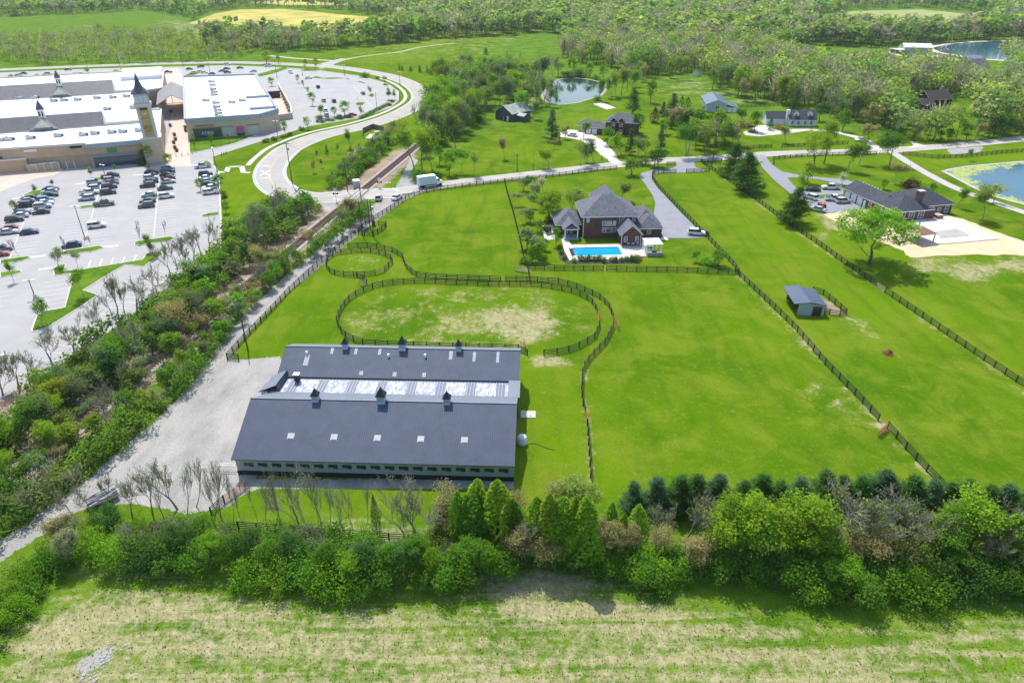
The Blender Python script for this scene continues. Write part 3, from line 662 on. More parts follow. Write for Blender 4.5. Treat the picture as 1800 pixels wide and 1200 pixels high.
def make_broad(kind, var, lod, seed, wide=1.0, low=.22, nc=56, leaf=.25, dens=100, gap=.0, lift=.56, trunk_r=.2):
    rng = np.random.default_rng(seed); segs, tips = [], []
    grow(rng, (0, 0, 0), (rng.normal() * .06, rng.normal() * .06, 1), 3.0, trunk_r, 0, 3, segs, tips, spread=.75 * wide, up=.3, kids=(3, 4), shrink=.72)
    cs = []; rs = []
    rx = 2.7 * wide
    for i in range(nc):
        d = rng.normal(size=3); d /= np.linalg.norm(d); d[2] = abs(d[2]) * 1.0 if rng.random() < .62 else d[2]
        q = rng.uniform(.45, .95); zc = 10 * lift; rz = 10 * (1 - lift) * .92 if d[2] > 0 else 10 * (lift - low)
        cs.append(np.array([d[0] * rx * q, d[1] * rx * q, zc + d[2] * rz * q])); rs.append(rng.uniform(.5, 1.2))
    k = 1 if lod else 0
    n_each = [int(dens * (r ** 2) * (.21 if lod else 1)) for r in rs]
    cv, cf = clumps(rng, cs, rs, n_each, leaf * (2.2 if lod else 1))
    big = [s for s in segs if s[4] <= (1 if lod else 2)]
    tv, tf = tubes([(s[0], s[1], s[2], s[3]) for s in big], 5 if not lod else 4)
    proto(kind, lod, var, tv, tf, cv, cf)
def make_open(kind, var, lod, seed, leafy=1.0, leaf=.26, wide=1.0, upk=.32, trunkL=3.2, bark=None, twig=True):
    """spring tree: the branching shows and small leaves hang round the twigs"""
    rng = np.random.default_rng(seed); segs, tips = [], []
    grow(rng, (0, 0, 0), (rng.normal() * .05, rng.normal() * .05, 1), trunkL, .16, 0, 4, segs, tips, spread=.62 * wide, up=upk, kids=(3, 4) if not lod else (3, 3), shrink=.70, bend=.14)
    T = np.array([t for t, d in tips if d >= 3]); k = int((20 if lod else 34) * leafy) + 1
    sel = T[rng.integers(0, len(T), int(len(T) * k))] if len(T) else T
    p = sel + rng.normal(size=sel.shape) * np.array([.5, .5, .42]); n = rng.normal(size=p.shape) * .6 + np.array([0, 0, .9])
    mx = 4600 if not lod else 1500
    if len(p) > mx: s_ = rng.permutation(len(p))[:mx]; p = p[s_]; n = n[s_]
    cv, cf = quads(p, n, leaf * (1.6 if lod else 1) * rng.uniform(.6, 1.3, len(p)), .7, rng)
    mr = .014 if not lod else .03
    sg = [(s[0], s[1], max(s[2], mr), max(s[3], mr)) for s in segs if s[4] <= (4 if not lod else 3)]
    tv, tf = tubes(sg, 3 if lod else 4)
    proto(kind, lod, var, tv, tf, cv, cf, bark=bark or BARKP)
def make_bare(kind, var, lod, seed, wide=1.0, upk=.3, trunkL=3.0, r=.15, maxd=5, buds=.45, bend=.13):
    rng = np.random.default_rng(seed); segs, tips = [], []
    grow(rng, (0, 0, 0), (rng.normal() * .08, rng.normal() * .08, 1), trunkL, r, 0, maxd if not lod else 4, segs, tips, spread=.66 * wide, up=upk, kids=(2, 4) if not lod else (3, 3), shrink=.72, bend=bend)
    inner = [s for s in segs if s[4] <= 2]; outer = [s for s in segs if s[4] > 2]; mr = .021 if not lod else .034
    tv, tf = tubes([(s[0], s[1], max(s[2], mr), max(s[3], mr)) for s in inner], 5)
    ov, of = tubes([(s[0], s[1], max(s[2], mr), max(s[3], mr * .7)) for s in outer[:9000]], 3)
    T = np.array([t for t, d in tips if d >= 3]); sel = T[rng.integers(0, len(T), int(min(len(T), 1500) * buds * 2))]
    p = sel + rng.normal(size=sel.shape) * .16; bv, bf = quads(p, rng.normal(size=p.shape) + [0, 0, .5], (.15 if not lod else .25) * rng.uniform(.6, 1.4, len(p)), .7, rng)
    cv = np.concatenate([ov, bv]); top = max(tv[:, 2].max(), cv[:, 2].max()); s = 10 / top
    F4 = np.concatenate([of, bf + len(ov)]); mi = np.concatenate([np.zeros(len(of), int), np.ones(len(bf), int)])
    PROTO[(kind, lod, var)] = (np_mesh(kind + '_trunk', tv * s, tf, [BARKP]), np_mesh(kind + '_crown', cv * s, F4, [BARKP, LEAF], mi), 'crown')
def make_pine(kind, var, lod, seed, width=.34, gap=1.0, leaf=.34, low=.08, layers=17):
    rng = np.random.default_rng(seed); cs, ns, up, ts = [], [], [], [((0, 0, 0), (0, 0, 5), .2, .12), ((0, 0, 5), (0, 0, 9.8), .12, .02)]
    for L in range(layers):
        z = 10 * (low + (1 - low) * (L / layers) ** .92); f = 1 - (z / 10); R = 10 * width * (f ** .75) * rng.uniform(.82, 1.12) + .15
        for j in range(int(rng.integers(6, 9))):
            t = rng.uniform(0, 6.283); e = np.array([math.cos(t), math.sin(t), 0]); Rl = R * rng.uniform(.6, 1.12); zt = z + Rl * .16
            tip = np.array([e[0] * Rl, e[1] * Rl, zt + .1]); base = np.array([0, 0, z]); ts.append((base, tip, .04, .012))
            n = int((115 if not lod else 30) * max(.35, Rl / 2.5)); x = rng.uniform(.12, 1.03, n) ** .7
            p = base + (tip - base) * x[:, None] + rng.normal(size=(n, 3)) * np.array([.34, .34, .2]) * (1.25 - .4 * x[:, None])
            cs.append(p); ns.append(e * .35 + rng.normal(size=(n, 3)) * .5 + np.array([0, 0, .9])); up.append(np.tile(e, (n, 1)) + rng.normal(size=(n, 3)) * .45)
    cs.append(np.array([[0, 0, 9.7 + .1 * i] for i in range(4)])); ns.append(rng.normal(size=(4, 3))); up.append(np.tile([0, 0, 1.], (4, 1)))
    c = np.concatenate(cs); n = np.concatenate(ns); u = np.concatenate(up)
    cv, cf = quads(c, n, leaf * (1.7 if lod else 1.05) * rng.uniform(.7, 1.4, len(c)), .42, rng, up=u - n * 0)
    tv, tf = tubes(ts, 4); proto(kind, lod, var, tv, tf, cv, cf)
def make_column(kind, var, lod, seed, width=.16, low=.1, leaf=.28, n=2600, pw=.7):
    rng = np.random.default_rng(seed); n = n // (3 if lod else 1); z = rng.uniform(low, 1, n) ** 1.0
    t = rng.uniform(0, 6.283, n); lump = 1 + .18 * np.sin(3 * t + z * 9 + seed) + .12 * np.sin(5 * t - z * 17)
    prof = np.minimum(1, ((z - low) / .14) ** .6) * (1 - ((z - low) / (1 - low)) ** 2.2) ** pw
    r = 10 * width * prof * lump * rng.uniform(.45, 1.05, n) ** .6; d = np.stack([np.cos(t), np.sin(t), np.zeros(n)], 1)
    c = np.stack([d[:, 0] * r, d[:, 1] * r, z * 10], 1); nn = d * .55 + rng.normal(size=(n, 3)) * .5 + [0, 0, .9]
    cv, cf = quads(c, nn, leaf * (1.7 if lod else 1) * rng.uniform(.6, 1.3, n), .7, rng)
    sg = [((0, 0, 0), (0, 0, 6), .14, .08), ((0, 0, 6), (0, 0, 9.5), .08, .02)]
    for k in range(14):
        a = rng.uniform(0, 6.28); z0 = rng.uniform(1.2, 7.5); sg.append(((0, 0, z0), (math.cos(a) * width * 6, math.sin(a) * width * 6, z0 + 1.7), .04, .015))
    tv, tf = tubes(sg, 4); proto(kind, lod, var, tv, tf, cv, cf)
def make_bush(kind, var, lod, seed, flat=.62, leaf=.46, nc=34, dens=95):
    """nominal 10 m tall unit, used at 1 to 4 m: a mound of leaf clumps reaching the ground"""
    rng = np.random.default_rng(seed); cs, rs = [], []
    for i in range(nc):
        d = rng.normal(size=3); d /= np.linalg.norm(d); d[2] = abs(d[2]); q = rng.uniform(.35, .85)
        cs.append(np.array([d[0] * 7 * q, d[1] * 7 * q, 1.5 + d[2] * 6.5 * q])); rs.append(rng.uniform(1.5, 2.8))
    cv, cf = clumps(rng, cs, rs, [int(dens * (r / 2) ** 2 * (.35 if lod else 1)) for r in rs], leaf * (1.7 if lod else 1), flat=.85)
    cv[:, 2] = np.abs(cv[:, 2])
    sg = [((0, 0, 0), tuple(c * .75), .22, .06) for c in cs[:12]]
    tv, tf = tubes(sg, 4); proto(kind, lod, var, tv, tf, cv, cf)
for v in range(4):
    for lod in (0, 1):
        make_broad('broad', v, lod, 10 + v, wide=[1, 1.15, .9, 1.05][v], low=[.2, .16, .24, .12][v])
        make_open('open', v, lod, 30 + v, leafy=[1, .8, 1.2, .6][v], wide=[1, 1.2, .9, 1.1][v])
        make_bare('bare', v, lod, 50 + v, wide=[1, .75, 1.25, .9][v], upk=[.3, .42, .22, .35][v])
for v in range(3):
    for lod in (0, 1):
        make_bush('bush', v, lod, 70 + v)
        make_pine('pine', v, lod, 80 + v, width=[.34, .40, .30][v])
        make_column('column', v, lod, 90 + v, width=[.15, .18, .13][v])
        make_column('cedar', v, lod, 95 + v, width=[.2, .17, .24][v], low=.02, pw=.9, n=3000)
for v in range(2):
    for lod in (0, 1):
        make_broad('vase', v, lod, 120 + v, wide=1.9, low=.26, nc=110, leaf=.30, dens=115, lift=.66, trunk_r=.26)
        make_bare('slim', v, lod, 140 + v, wide=.55, upk=.5, trunkL=4.2, r=.085, maxd=4, buds=.6, bend=.07)
        make_open('slimgreen', v, lod, 150 + v, leafy=.7, wide=.6, upk=.5, trunkL=3.4)
rt = random.Random(77)
NAMES = dict(broad='leafy_tree', open='spring_tree', bare='bare_tree', pine='pine_tree', column='columnar_tree', cedar='cedar_tree', bush='shrub', vase='shade_tree', slim='bare_sapling', slimgreen='young_tree')
CATS = dict(broad='tree', open='tree', bare='tree', pine='pine tree', column='tree', cedar='cedar', bush='shrub', vase='tree', slim='young tree', slimgreen='young tree')
NV = dict(broad=4, open=4, bare=4, bush=3, pine=3, column=3, cedar=3, vase=2, slim=2, slimgreen=2)
GREEN = dict(fresh=(.18, .34, .025), lime=(.24, .37, .028), mid=(.13, .28, .03), deep=(.085, .19, .042), blue=(.10, .19, .09), olive=(.22, .29, .065), yellow=(.34, .37, .04), grey=(.26, .29, .16), tan=(.33, .30, .13), pink=(.36, .29, .2), rust=(.32, .25, .09), white=(.5, .5, .42), purple=(.12, .05, .055), sage=(.19, .27, .12))
LOOK = dict(fresh='fresh green', lime='lime green', mid='mid green', deep='dark green', blue='blue green', olive='olive green', yellow='yellow green', grey='greyish', tan='tan', pink='pinkish', rust='russet', white='white blossoming', purple='dark purple', sage='sage green')
KIND = dict(broad='leafy tree', open='half-leafed tree', bare='bare branching tree', pine='pine', column='narrow upright tree', cedar='dense cedar', bush='rounded shrub', vase='spreading shade tree', slim='bare sapling', slimgreen='young slender tree')
def tree(kind, bx, by, ty=None, col='fresh', where='', h=None, label=None, sx=1.0, group=None, world=None, lean=0.0):
    if world: X, Y = world; bx, by = pxy(X, Y)
    else: X, Y = G(bx, by)
    if h is None: h = height_at(bx, by, ty)
    dist = math.hypot(X, Y + 20); px = h / dist * FPX * (1.6 if kind == 'bush' else 1)
    v = rt.randrange(NV[kind]); lod = 0 if px > 52 else 1
    tr, cr, cn = PROTO[(kind, lod, v)]
    t = thing(NAMES[kind], None, CATS[kind], (X, Y, 0), rt.uniform(0, 6.28))
    s = h / 10; t.scale = (s * sx * rt.uniform(.93, 1.07), s * sx * rt.uniform(.93, 1.07), s)
    if lean: t.rotation_euler = (rt.uniform(-lean, lean), rt.uniform(-lean, lean), t.rotation_euler[2])
    a = link('trunk', tr, t); b_ = link('crown', cr, t)
    base = GREEN[col]; j = rt.uniform(.82, 1.2); g = rt.uniform(.93, 1.08)
    b_.color = (base[0] * j, base[1] * j * g, base[2] * j, 1)
    look = LOOK[col] if kind != 'bare' and kind != 'slim' else 'grey'
    size = 'tall ' if h > 14 else 'small ' if h < 5 and kind != 'bush' else ''
    wd = label or f"{size}{look} {KIND[kind]} {where}"
    wd = ' '.join(wd.split()); register(t, wd)
    t['group'] = group or (KIND[kind] + 's ' + where).strip()
    return t
CLEAR = [[(1575, 176), (1705, 170), (1715, 238), (1590, 242)], [(1192, 130), (1245, 130), (1250, 162), (1188, 162)], [(1160, 190), (1290, 190), (1290, 214), (1215, 222)], [(1395, 196), (1440, 196), (1440, 235), (1345, 235)]]
def in_poly(x, y, q):
    r = False
    for i in range(len(q)):
        (x0, y0), (x1, y1) = q[i - 1], q[i]
        if (y0 > y) != (y1 > y) and x < (x1 - x0) * (y - y0) / (y1 - y0) + x0: r = not r
    return r
def grove(kinds, poly, n, hr, where, sx=1.0):
    p = GP(poly); x0, x1, y0, y1 = min(a for a, _ in p), max(a for a, _ in p), min(b_ for _, b_ in p), max(b_ for _, b_ in p); k = 0; tries = 0
    while k < n and tries < 9000:
        tries += 1; X, Y = rt.uniform(x0, x1), rt.uniform(y0, y1)
        if in_poly(X, Y, p) and not any(in_poly(*pxy(X, Y), q) for q in CLEAR): kd, cl = rt.choice(kinds); tree(kd, 0, 0, h=rt.uniform(*hr), col=cl, where=where, world=(X, Y), sx=sx); k += 1
def row(kinds, line, n, hr, where, jit=1.5, sx=1.0, lean=0.0):
    """n trees along a line of ground points; kinds: list of (kind, colour)"""
    p = GP(line); L = [0]
    for a, b_ in zip(p, p[1:]): L.append(L[-1] + math.hypot(b_[0] - a[0], b_[1] - a[1]))
    for k in range(n):
        s = (k + .5 + rt.uniform(-.35, .35)) / n * L[-1]; i = max(j for j in range(len(L) - 1) if L[j] <= s or j == 0); f = (s - L[i]) / (L[i + 1] - L[i] + 1e-9)
        X = p[i][0] + (p[i + 1][0] - p[i][0]) * f + rt.uniform(-jit, jit); Y = p[i][1] + (p[i + 1][1] - p[i][1]) * f + rt.uniform(-jit, jit)
        kd, cl = rt.choice(kinds)
        if any(in_poly(*pxy(X, Y), q) for q in CLEAR): continue
        tree(kd, 0, 0, h=rt.uniform(*hr), col=cl, where=where, world=(X, Y), sx=sx, lean=lean)
# ---------------------------------------------------------------- masses nobody could count: far woods and brush
def inside(p, X, Y): return sdist(p, X, Y) > 0
def mass(name, label, cat, spots, rng, nleaf=95, leaf=1.0, cols=None, bare=.3, hr=(11, 20), group=None, tight=False):
    """many trees merged: leaf quads in uneven crowns, twig quads and thin stems, a colour per tree"""
    K = len(spots); V, Cc = [], []
    for (x, y) in spots:
        h = rng.uniform(*hr); w_ = h * (rng.uniform(.34, .50) if not tight else rng.uniform(.45, .7)); isb = rng.random() < bare
        c = np.array(cols[rng.integers(0, len(cols))]) * rng.uniform(.8, 1.2) if not isb else np.array([(.33, .31, .27), (.37, .35, .29), (.3, .32, .22), (.34, .31, .26)][rng.integers(0, 4)]) * rng.uniform(.85, 1.25)
        lo = rng.uniform(.12, .4) if not tight else .0
        if isb:
            n = int(nleaf * .8); t = rng.uniform(0, 6.28, n); z0 = h * rng.uniform(.15, .75, n); rr = w_ * rng.uniform(0, .75, n) * (z0 / h) ** .5; ln = h * rng.uniform(.1, .26, n)
            d = np.stack([np.cos(t) * .42, np.sin(t) * .42, np.ones(n)], 1); d /= np.linalg.norm(d, axis=1, keepdims=True)
            P = np.stack([x + np.cos(t) * rr, y + np.sin(t) * rr, z0], 1); Q = P + d * ln[:, None]; s = np.stack([-np.sin(t + 1), np.cos(t + 1), np.zeros(n)], 1) * (h * .007) * rng.uniform(.5, 1.4, n)[:, None]
            V.append(np.stack([P - s, P + s, Q + s * .5, Q - s * .5], 1).reshape(-1, 3)); Cc.append(np.tile(c, (4 * n, 1)))
            n2 = n // 3; 
        else: n2 = nleaf
        if n2:
            d = rng.normal(size=(n2, 3)); d /= np.linalg.norm(d, axis=1, keepdims=True); nb = 7
            cc = rng.normal(size=(nb, 3)); cc /= np.linalg.norm(cc, axis=1, keepdims=True); ctr = cc[rng.integers(0, nb, n2)] * .55 + d * rng.uniform(.25, .55, (n2, 1))
            hz = h * (1 - lo) / 2
            P = np.stack([x + ctr[:, 0] * w_, y + ctr[:, 1] * w_, h * lo + hz + ctr[:, 2] * hz * .95], 1)
            if tight: P[:, 2] = np.abs(P[:, 2])
            v, _ = quads(P, d * .4 + rng.normal(size=(n2, 3)) * .5 + [0, 0, 1.0], leaf * h / 15 * rng.uniform(.6, 1.4, n2), .75, rng)
            V.append(v); Cc.append(np.tile(c * (.8 if isb else 1), (4 * n2, 1)))
        if not tight:
            for k in range(1 if not isb else 2):
                a = rng.uniform(0, 6.28, 2); bx_, by_ = x + rng.normal() * .3, y; r = h * .011; tx, ty_ = x + math.cos(a[0]) * w_ * .3, y + math.sin(a[0]) * w_ * .3
                for e in ((r, 0), (0, r)):
                    V.append(np.array([[bx_ - e[0], by_ - e[1], 0], [bx_ + e[0], by_ + e[1], 0], [tx + e[0] * .4, ty_ + e[1] * .4, h * .75], [tx - e[0] * .4, ty_ - e[1] * .4, h * .75]])); Cc.append(np.tile([.11, .095, .08], (4, 1)))
    V = np.concatenate(V); Cc = np.concatenate(Cc); Cc = np.concatenate([Cc, np.ones((len(Cc), 1))], 1)
    o = link(name, np_mesh(name, V, np.arange(len(V), dtype=np.int32).reshape(-1, 4), [LEAF_T], col=Cc))
    return tag(o, label, cat, group, 'stuff')
def scatter(polys, holes, rng, du, dv, px=True):
    """points in the polygons with spacing du across and dv along the view, both growing with distance"""
    out = []; P = [GP(p) for p in polys]; Hh = [GP(p) for p in holes]
    for p in P:
        y = min(b_ for _, b_ in p); y1 = max(b_ for _, b_ in p); x0 = min(a for a, _ in p); x1 = max(a for a, _ in p)
        while y < y1:
            k = max(1.0, y / 420.0); xs = np.arange(x0, x1, du * k ** .6); xs = xs + rng.uniform(-.5, .5, len(xs)) * du * k; ys = np.full(len(xs), y) + rng.uniform(-.5, .5, len(xs)) * dv * k
            ok = inside(p, xs, ys) & (np.abs(xs) < ys * .86 + 40)
            for q in Hh: ok &= ~inside(q, xs, ys)
            out += list(zip(xs[ok], ys[ok])); y += dv * k
    return out
# ---------------------------------------------------------------- text
def text(parent, name, s, size, loc, rot, m, ext=.02, align='CENTER'):
    cu = bpy.data.curves.new(name, 'FONT'); cu.body = s; cu.size = size; cu.align_x = align; cu.align_y = 'CENTER'; cu.extrude = ext; cu.resolution_u = 2
    tmp = bpy.data.objects.new('tmp', cu); C.objects.link(tmp); dg = bpy.context.evaluated_depsgraph_get()
    me = bpy.data.meshes.new_from_object(tmp.evaluated_get(dg)); bpy.data.objects.remove(tmp); me.materials.clear(); me.materials.append(m)
    o = link(name, me, parent); o.location = loc; o.rotation_euler = rot; return o
FACE = (rad(90), 0, 0)
def window(par, x, z, w_, h, y=0.0, fm=None, gm=None, name='window', cross=True, rz=0):
    """window in a wall facing local -y at y"""
    fm = fm or WHITE; e = thing_part(name, par, (x, y, z), rz)
    mb = MB(); t = .09
    for a in ((-w_ / 2 - t, -w_ / 2, -h / 2, h / 2), (w_ / 2, w_ / 2 + t, -h / 2, h / 2), (-w_ / 2 - t, w_ / 2 + t, h / 2, h / 2 + t), (-w_ / 2 - t - .04, w_ / 2 + t + .04, -h / 2 - t, -h / 2)): mb.box(a[0], a[1], -.09, .02, a[2], a[3], fm)
    if cross:
        mb.box(-.03, .03, -.07, 0, -h / 2, h / 2, fm); mb.box(-w_ / 2, -.03, -.07, 0, -.03, .03, fm); mb.box(.03, w_ / 2, -.07, 0, -.03, .03, fm)
    f = mb.build(name, par); f.location = (x, y, z); f.rotation_euler = (0, 0, rz)
    MB().box(-w_ / 2, w_ / 2, -.03, -.012, -h / 2, h / 2, gm or GLASS).build('pane', f); return f
def thing_part(name, par, loc, rz): return None
def door(par, x, w_, h, y=0.0, m=None, rz=0, z=0.0, name='door', lines=0):
    m = m or WHITE; mb = MB().box(-w_ / 2, w_ / 2, -.06, .0, 0, h, m)
    for k in range(1, lines + 1): mb.box(-w_ / 2 + .05, w_ / 2 - .05, -.075, -.06, h * k / (lines + 1) - .02, h * k / (lines + 1) + .02, BLUEGREY)
    o = mb.build(name, par); o.location = (x, y, z); o.rotation_euler = (0, 0, rz); return o
# ================================================================ horse barn
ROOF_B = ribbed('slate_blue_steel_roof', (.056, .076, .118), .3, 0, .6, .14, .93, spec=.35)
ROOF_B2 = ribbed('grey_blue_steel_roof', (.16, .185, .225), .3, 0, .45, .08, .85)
WALL_B = ribbed('pale_blue_green_siding', (.30, .37, .38), .3, 0, .5, .06, .88)
CUP_W = M('cupola_blue_grey', (.38, .47, .56), .6, .05); CUP_R = M('cupola_dark_roof', (.02, .025, .035), .5, .2)
def barn_wall(mb, x0, x1, y0, y1, z1, m, z0=0): mb.box(x0, x1, y0, y1, z0, z1, m)
BO = G(407, 803, 3.4); brz = math.atan2(G(903, 815, 3.4)[1] - BO[1], G(903, 815, 3.4)[0] - BO[0])
barn = thing('horse_barn', 'long slate blue metal roofed horse barn with a row of stall windows and cupolas', 'barn', (BO[0], BO[1], 0), brz)
LB, YF, YR, YB = 39.6, 0.0, 9.1, 14.2; ZE, ZR, ZV = 3.4, 7.2, 5.0
# roof of the front hall: long front slope, short back slope down to the low roof
mb = MB()
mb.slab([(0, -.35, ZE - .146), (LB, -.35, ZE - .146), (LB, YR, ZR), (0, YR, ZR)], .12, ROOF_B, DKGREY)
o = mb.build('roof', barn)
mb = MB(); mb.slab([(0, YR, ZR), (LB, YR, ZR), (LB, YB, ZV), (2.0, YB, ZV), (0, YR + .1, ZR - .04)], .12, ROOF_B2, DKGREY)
mb.box(0, LB, YR - .14, YR + .14, ZR - .02, ZR + .06, ROOF_B2)
mb.build('roof', barn)['label'] = 'lighter grey back slope behind the front ridge'
YL, YR2, YB2 = 18.9, 24.4, 27.2; x0b = .25
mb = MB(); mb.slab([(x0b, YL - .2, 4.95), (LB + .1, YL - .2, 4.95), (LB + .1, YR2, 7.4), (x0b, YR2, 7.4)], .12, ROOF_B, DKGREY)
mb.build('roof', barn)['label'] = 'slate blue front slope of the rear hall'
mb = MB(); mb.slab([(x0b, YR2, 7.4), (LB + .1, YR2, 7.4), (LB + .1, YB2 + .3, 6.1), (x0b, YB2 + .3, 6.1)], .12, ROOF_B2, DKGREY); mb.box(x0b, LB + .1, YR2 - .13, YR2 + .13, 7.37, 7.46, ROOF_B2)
mb.build('roof', barn)['label'] = 'narrow grey back slope of the rear hall'
# the low roof between the halls: weathered white coating with grey sheets
def lowroof():
    m, t, b = new_mat('peeling_white_roof_coating'); o = opos(t)
    sep = N(t, 'ShaderNodeSeparateXYZ'); t.links.new(o, sep.inputs[0])
    f = step_(t, noise(t, 1.1, 8, .95, scl(t, o, (1.6, .7, 1))), .44, .53); bnd = math_(t, 'PINGPONG', math_(t, 'DIVIDE', math_(t, 'SUBTRACT', sep.outputs[0], 1.2), 4.75), .5)
    g = step_(t, bnd, .33, .345); g = math_(t, 'MULTIPLY', g, math_(t, 'LESS_THAN', sep.outputs[1], 18.2))
    far = math_(t, 'GREATER_THAN', sep.outputs[1], 18.25); g = math_(t, 'MAXIMUM', g, far)
    ph = math_(t, 'PINGPONG', math_(t, 'DIVIDE', sep.outputs[0], .5), .5); ln = step_(t, ph, 0, .2)
    w_ = mixc(t, f, (.66, .66, .70), (.2, .23, .3)); gr = mixc(t, ln, (.30, .34, .4), (.12, .145, .2))
    t.links.new(mixc(t, g, w_, gr), b.inputs['Base Color']); b.inputs['Roughness'].default_value = .6; return m
mb = MB(); mb.slab([(.4, YB - .3, 4.63), (LB - 1.6, YB - .3, 4.63), (LB - 1.6, YL - .1, 4.7), (.4, YL - .1, 4.7)], .15, lowroof(), DKGREY)
mb.build('roof', barn)['label'] = 'low middle roof with a peeling white coating'
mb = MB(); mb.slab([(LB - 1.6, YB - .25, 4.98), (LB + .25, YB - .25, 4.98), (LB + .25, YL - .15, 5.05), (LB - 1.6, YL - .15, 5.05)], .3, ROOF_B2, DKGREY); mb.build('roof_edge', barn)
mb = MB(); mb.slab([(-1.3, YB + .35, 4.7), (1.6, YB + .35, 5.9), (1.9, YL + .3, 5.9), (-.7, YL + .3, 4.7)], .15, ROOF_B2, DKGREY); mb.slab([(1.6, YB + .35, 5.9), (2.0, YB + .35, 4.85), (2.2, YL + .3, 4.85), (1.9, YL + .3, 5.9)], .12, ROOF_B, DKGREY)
mb.build('roof', barn)['label'] = 'small raised roof at the left end between the halls'
# walls
OFF = .35; base_z = .75
mb = MB(); nW = 19; pit = (LB - 1.6) / nW; xw0 = 1.0
wins = [(xw0 + pit * (k + .5) - .68, xw0 + pit * (k + .5) + .68) for k in range(nW)]
wz0, wz1 = 1.45, 2.2
barn_wall(mb, .2, LB - .2, OFF, OFF + .15, wz0, WALL_B, base_z); barn_wall(mb, .2, LB - .2, OFF, OFF + .15, 3.4, WALL_B, wz1)
xp = .2
for a, b_ in wins: barn_wall(mb, xp, a, OFF, OFF + .15, wz1, WALL_B, wz0); xp = b_
barn_wall(mb, xp, LB - .2, OFF, OFF + .15, wz1, WALL_B, wz0)
mb.build('wall', barn)['label'] = 'pale blue green front wall'
MB().box(.15, LB - .15, OFF - .05, OFF + .2, 0, base_z, M('near_black_base', (.02, .02, .03), .8, .3, 1)).build('base_strip', barn)  # near-black strip along the foot of the front wall
dk = glassm('dark_opening', (.012, .012, .018), .4)
for a, b_ in wins:
    f = MB().box(a + .004, b_ - .004, OFF + .08, OFF + .11, wz0 + .004, wz1 - .004, dk).build('window', barn)
    MB().box(a + .06, a + (b_ - a) * .5, OFF - .01, OFF + .07, wz0 + .03, wz0 + .17, WALL_B).build('shutter', f)
def endwall(x_, P2, lab):
    mb = MB(); n = len(P2); P = [(x_, a, b_) for a, b_ in P2] + [(x_ + .15, a, b_) for a, b_ in P2]
    mb.add(P, [tuple(range(n)), tuple(range(2 * n - 1, n - 1, -1))] + [(i, n + i, n + (i + 1) % n, (i + 1) % n) for i in range(n)], WALL_B); mb.build('wall', barn)['label'] = lab
endwall(LB - .35, [(OFF + .15, 0), (YB2, 0), (YB2, 5.9), (YR2, 7.15), (YL, 4.8), (YB, 4.75), (YR, 7.0), (OFF + .15, 3.35)], 'right gable end wall')
endwall(.2, [(OFF + .15, 0), (YB, 0), (YB, 4.7), (YR, 6.98), (OFF + .15, 3.35)], 'left gable end wall of the front hall')
endwall(.42, [(YL - .5, 0), (YB2, 0), (YB2, 5.9), (YR2, 7.15), (YL, 4.8)], 'left gable end wall of the rear hall')
MB().box(-.9, -.75, YB + .4, YL + .2, 0, 4.75, WALL_B).box(-.75, .18, YB + .4, YB + .52, 0, 4.75, WALL_B).box(-.75, .18, YL + .08, YL + .2, 0, 4.75, WALL_B).build('wall', barn)['label'] = 'left wall between the halls'
MB().box(.6, LB - .4, YB2 - .15, YB2 - .01, 0, 5.8, WALL_B).build('wall', barn)['label'] = 'rear wall'
MB().box(-.35, -.2, 4.6, 8.6, .2, 4.2, WHITE).box(-.2, .2, 4.6, 8.6, 4.1, 4.25, DKGREY).build('door', barn)['label'] = 'large sliding end door'
MB().box(LB - .2, LB - .1, 15.4, 17.2, 0, 2.6, dk).build('door', barn)['label'] = 'dark doorway in the right end'
def cupola(x, y, z, s=1.0):
    mb = MB(); w_ = .5 * s; mb.box(x - w_, x + w_, y - w_, y + w_, z - .5, z + .95 * s, CUP_W); c = mb.build('cupola', barn)
    mb = MB(); e = w_ + .16 * s; zt = z + .95 * s
    mb.add([(x - e, y - e, zt), (x + e, y - e, zt), (x + e, y + e, zt), (x - e, y + e, zt), (x - e * .45, y - e * .45, zt + .55 * s), (x + e * .45, y - e * .45, zt + .55 * s), (x + e * .45, y + e * .45, zt + .55 * s), (x - e * .45, y + e * .45, zt + .55 * s), (x, y, zt + 1.25 * s)],
           [(3, 2, 1, 0), (0, 1, 5, 4), (1, 2, 6, 5), (2, 3, 7, 6), (3, 0, 4, 7), (4, 5, 8), (5, 6, 8), (6, 7, 8), (7, 4, 8)], CUP_R)
    mb.tube((x, y, zt + 1.2 * s), (x, y, zt + 1.7 * s), .03, .01, CUP_R, 4); mb.build('cupola_roof', c)
    mb = MB(); mb.box(x - w_ * .75, x + w_ * .75, y - w_ - .03, y - w_ - .002, z + .25 * s, z + .8 * s, BLUEGREY); mb.build('louvre', c)
for x_, s in ((9.8, .95), (19.6, 1.15), (29.3, .95)): cupola(x_, YR - .05, ZR, s)
for x_, s in ((10.4, .9), (20.0, 1.1), (29.4, .9)): cupola(x_, YR2 - .05, 7.4, s)
rsl = (ZR - ZE) / (YR - 0)
SKM = M('skylight_sheet', (.40, .41, .40), .4, .12, 2)
def on_front(x, y, w_, h, m, name, up=.03, yr0=0.0, ze=ZE, sl_=rsl):
    z = lambda yy: ze + (yy - yr0) * sl_ + up
    mb = MB(); mb.slab([(x - w_ / 2, y - h / 2, z(y - h / 2)), (x + w_ / 2, y - h / 2, z(y - h / 2)), (x + w_ / 2, y + h / 2, z(y + h / 2)), (x - w_ / 2, y + h / 2, z(y + h / 2))], .05, m)
    return mb.build(name, barn)
for k in range(5):
    x_ = 7.55 + 6.2 * k; on_front(x_, 3.25, .95, .95, SKM, 'skylight'); on_front(x_ + .02, 2.85, .8, .06, DKGREY, 'skylight_bar', .07)
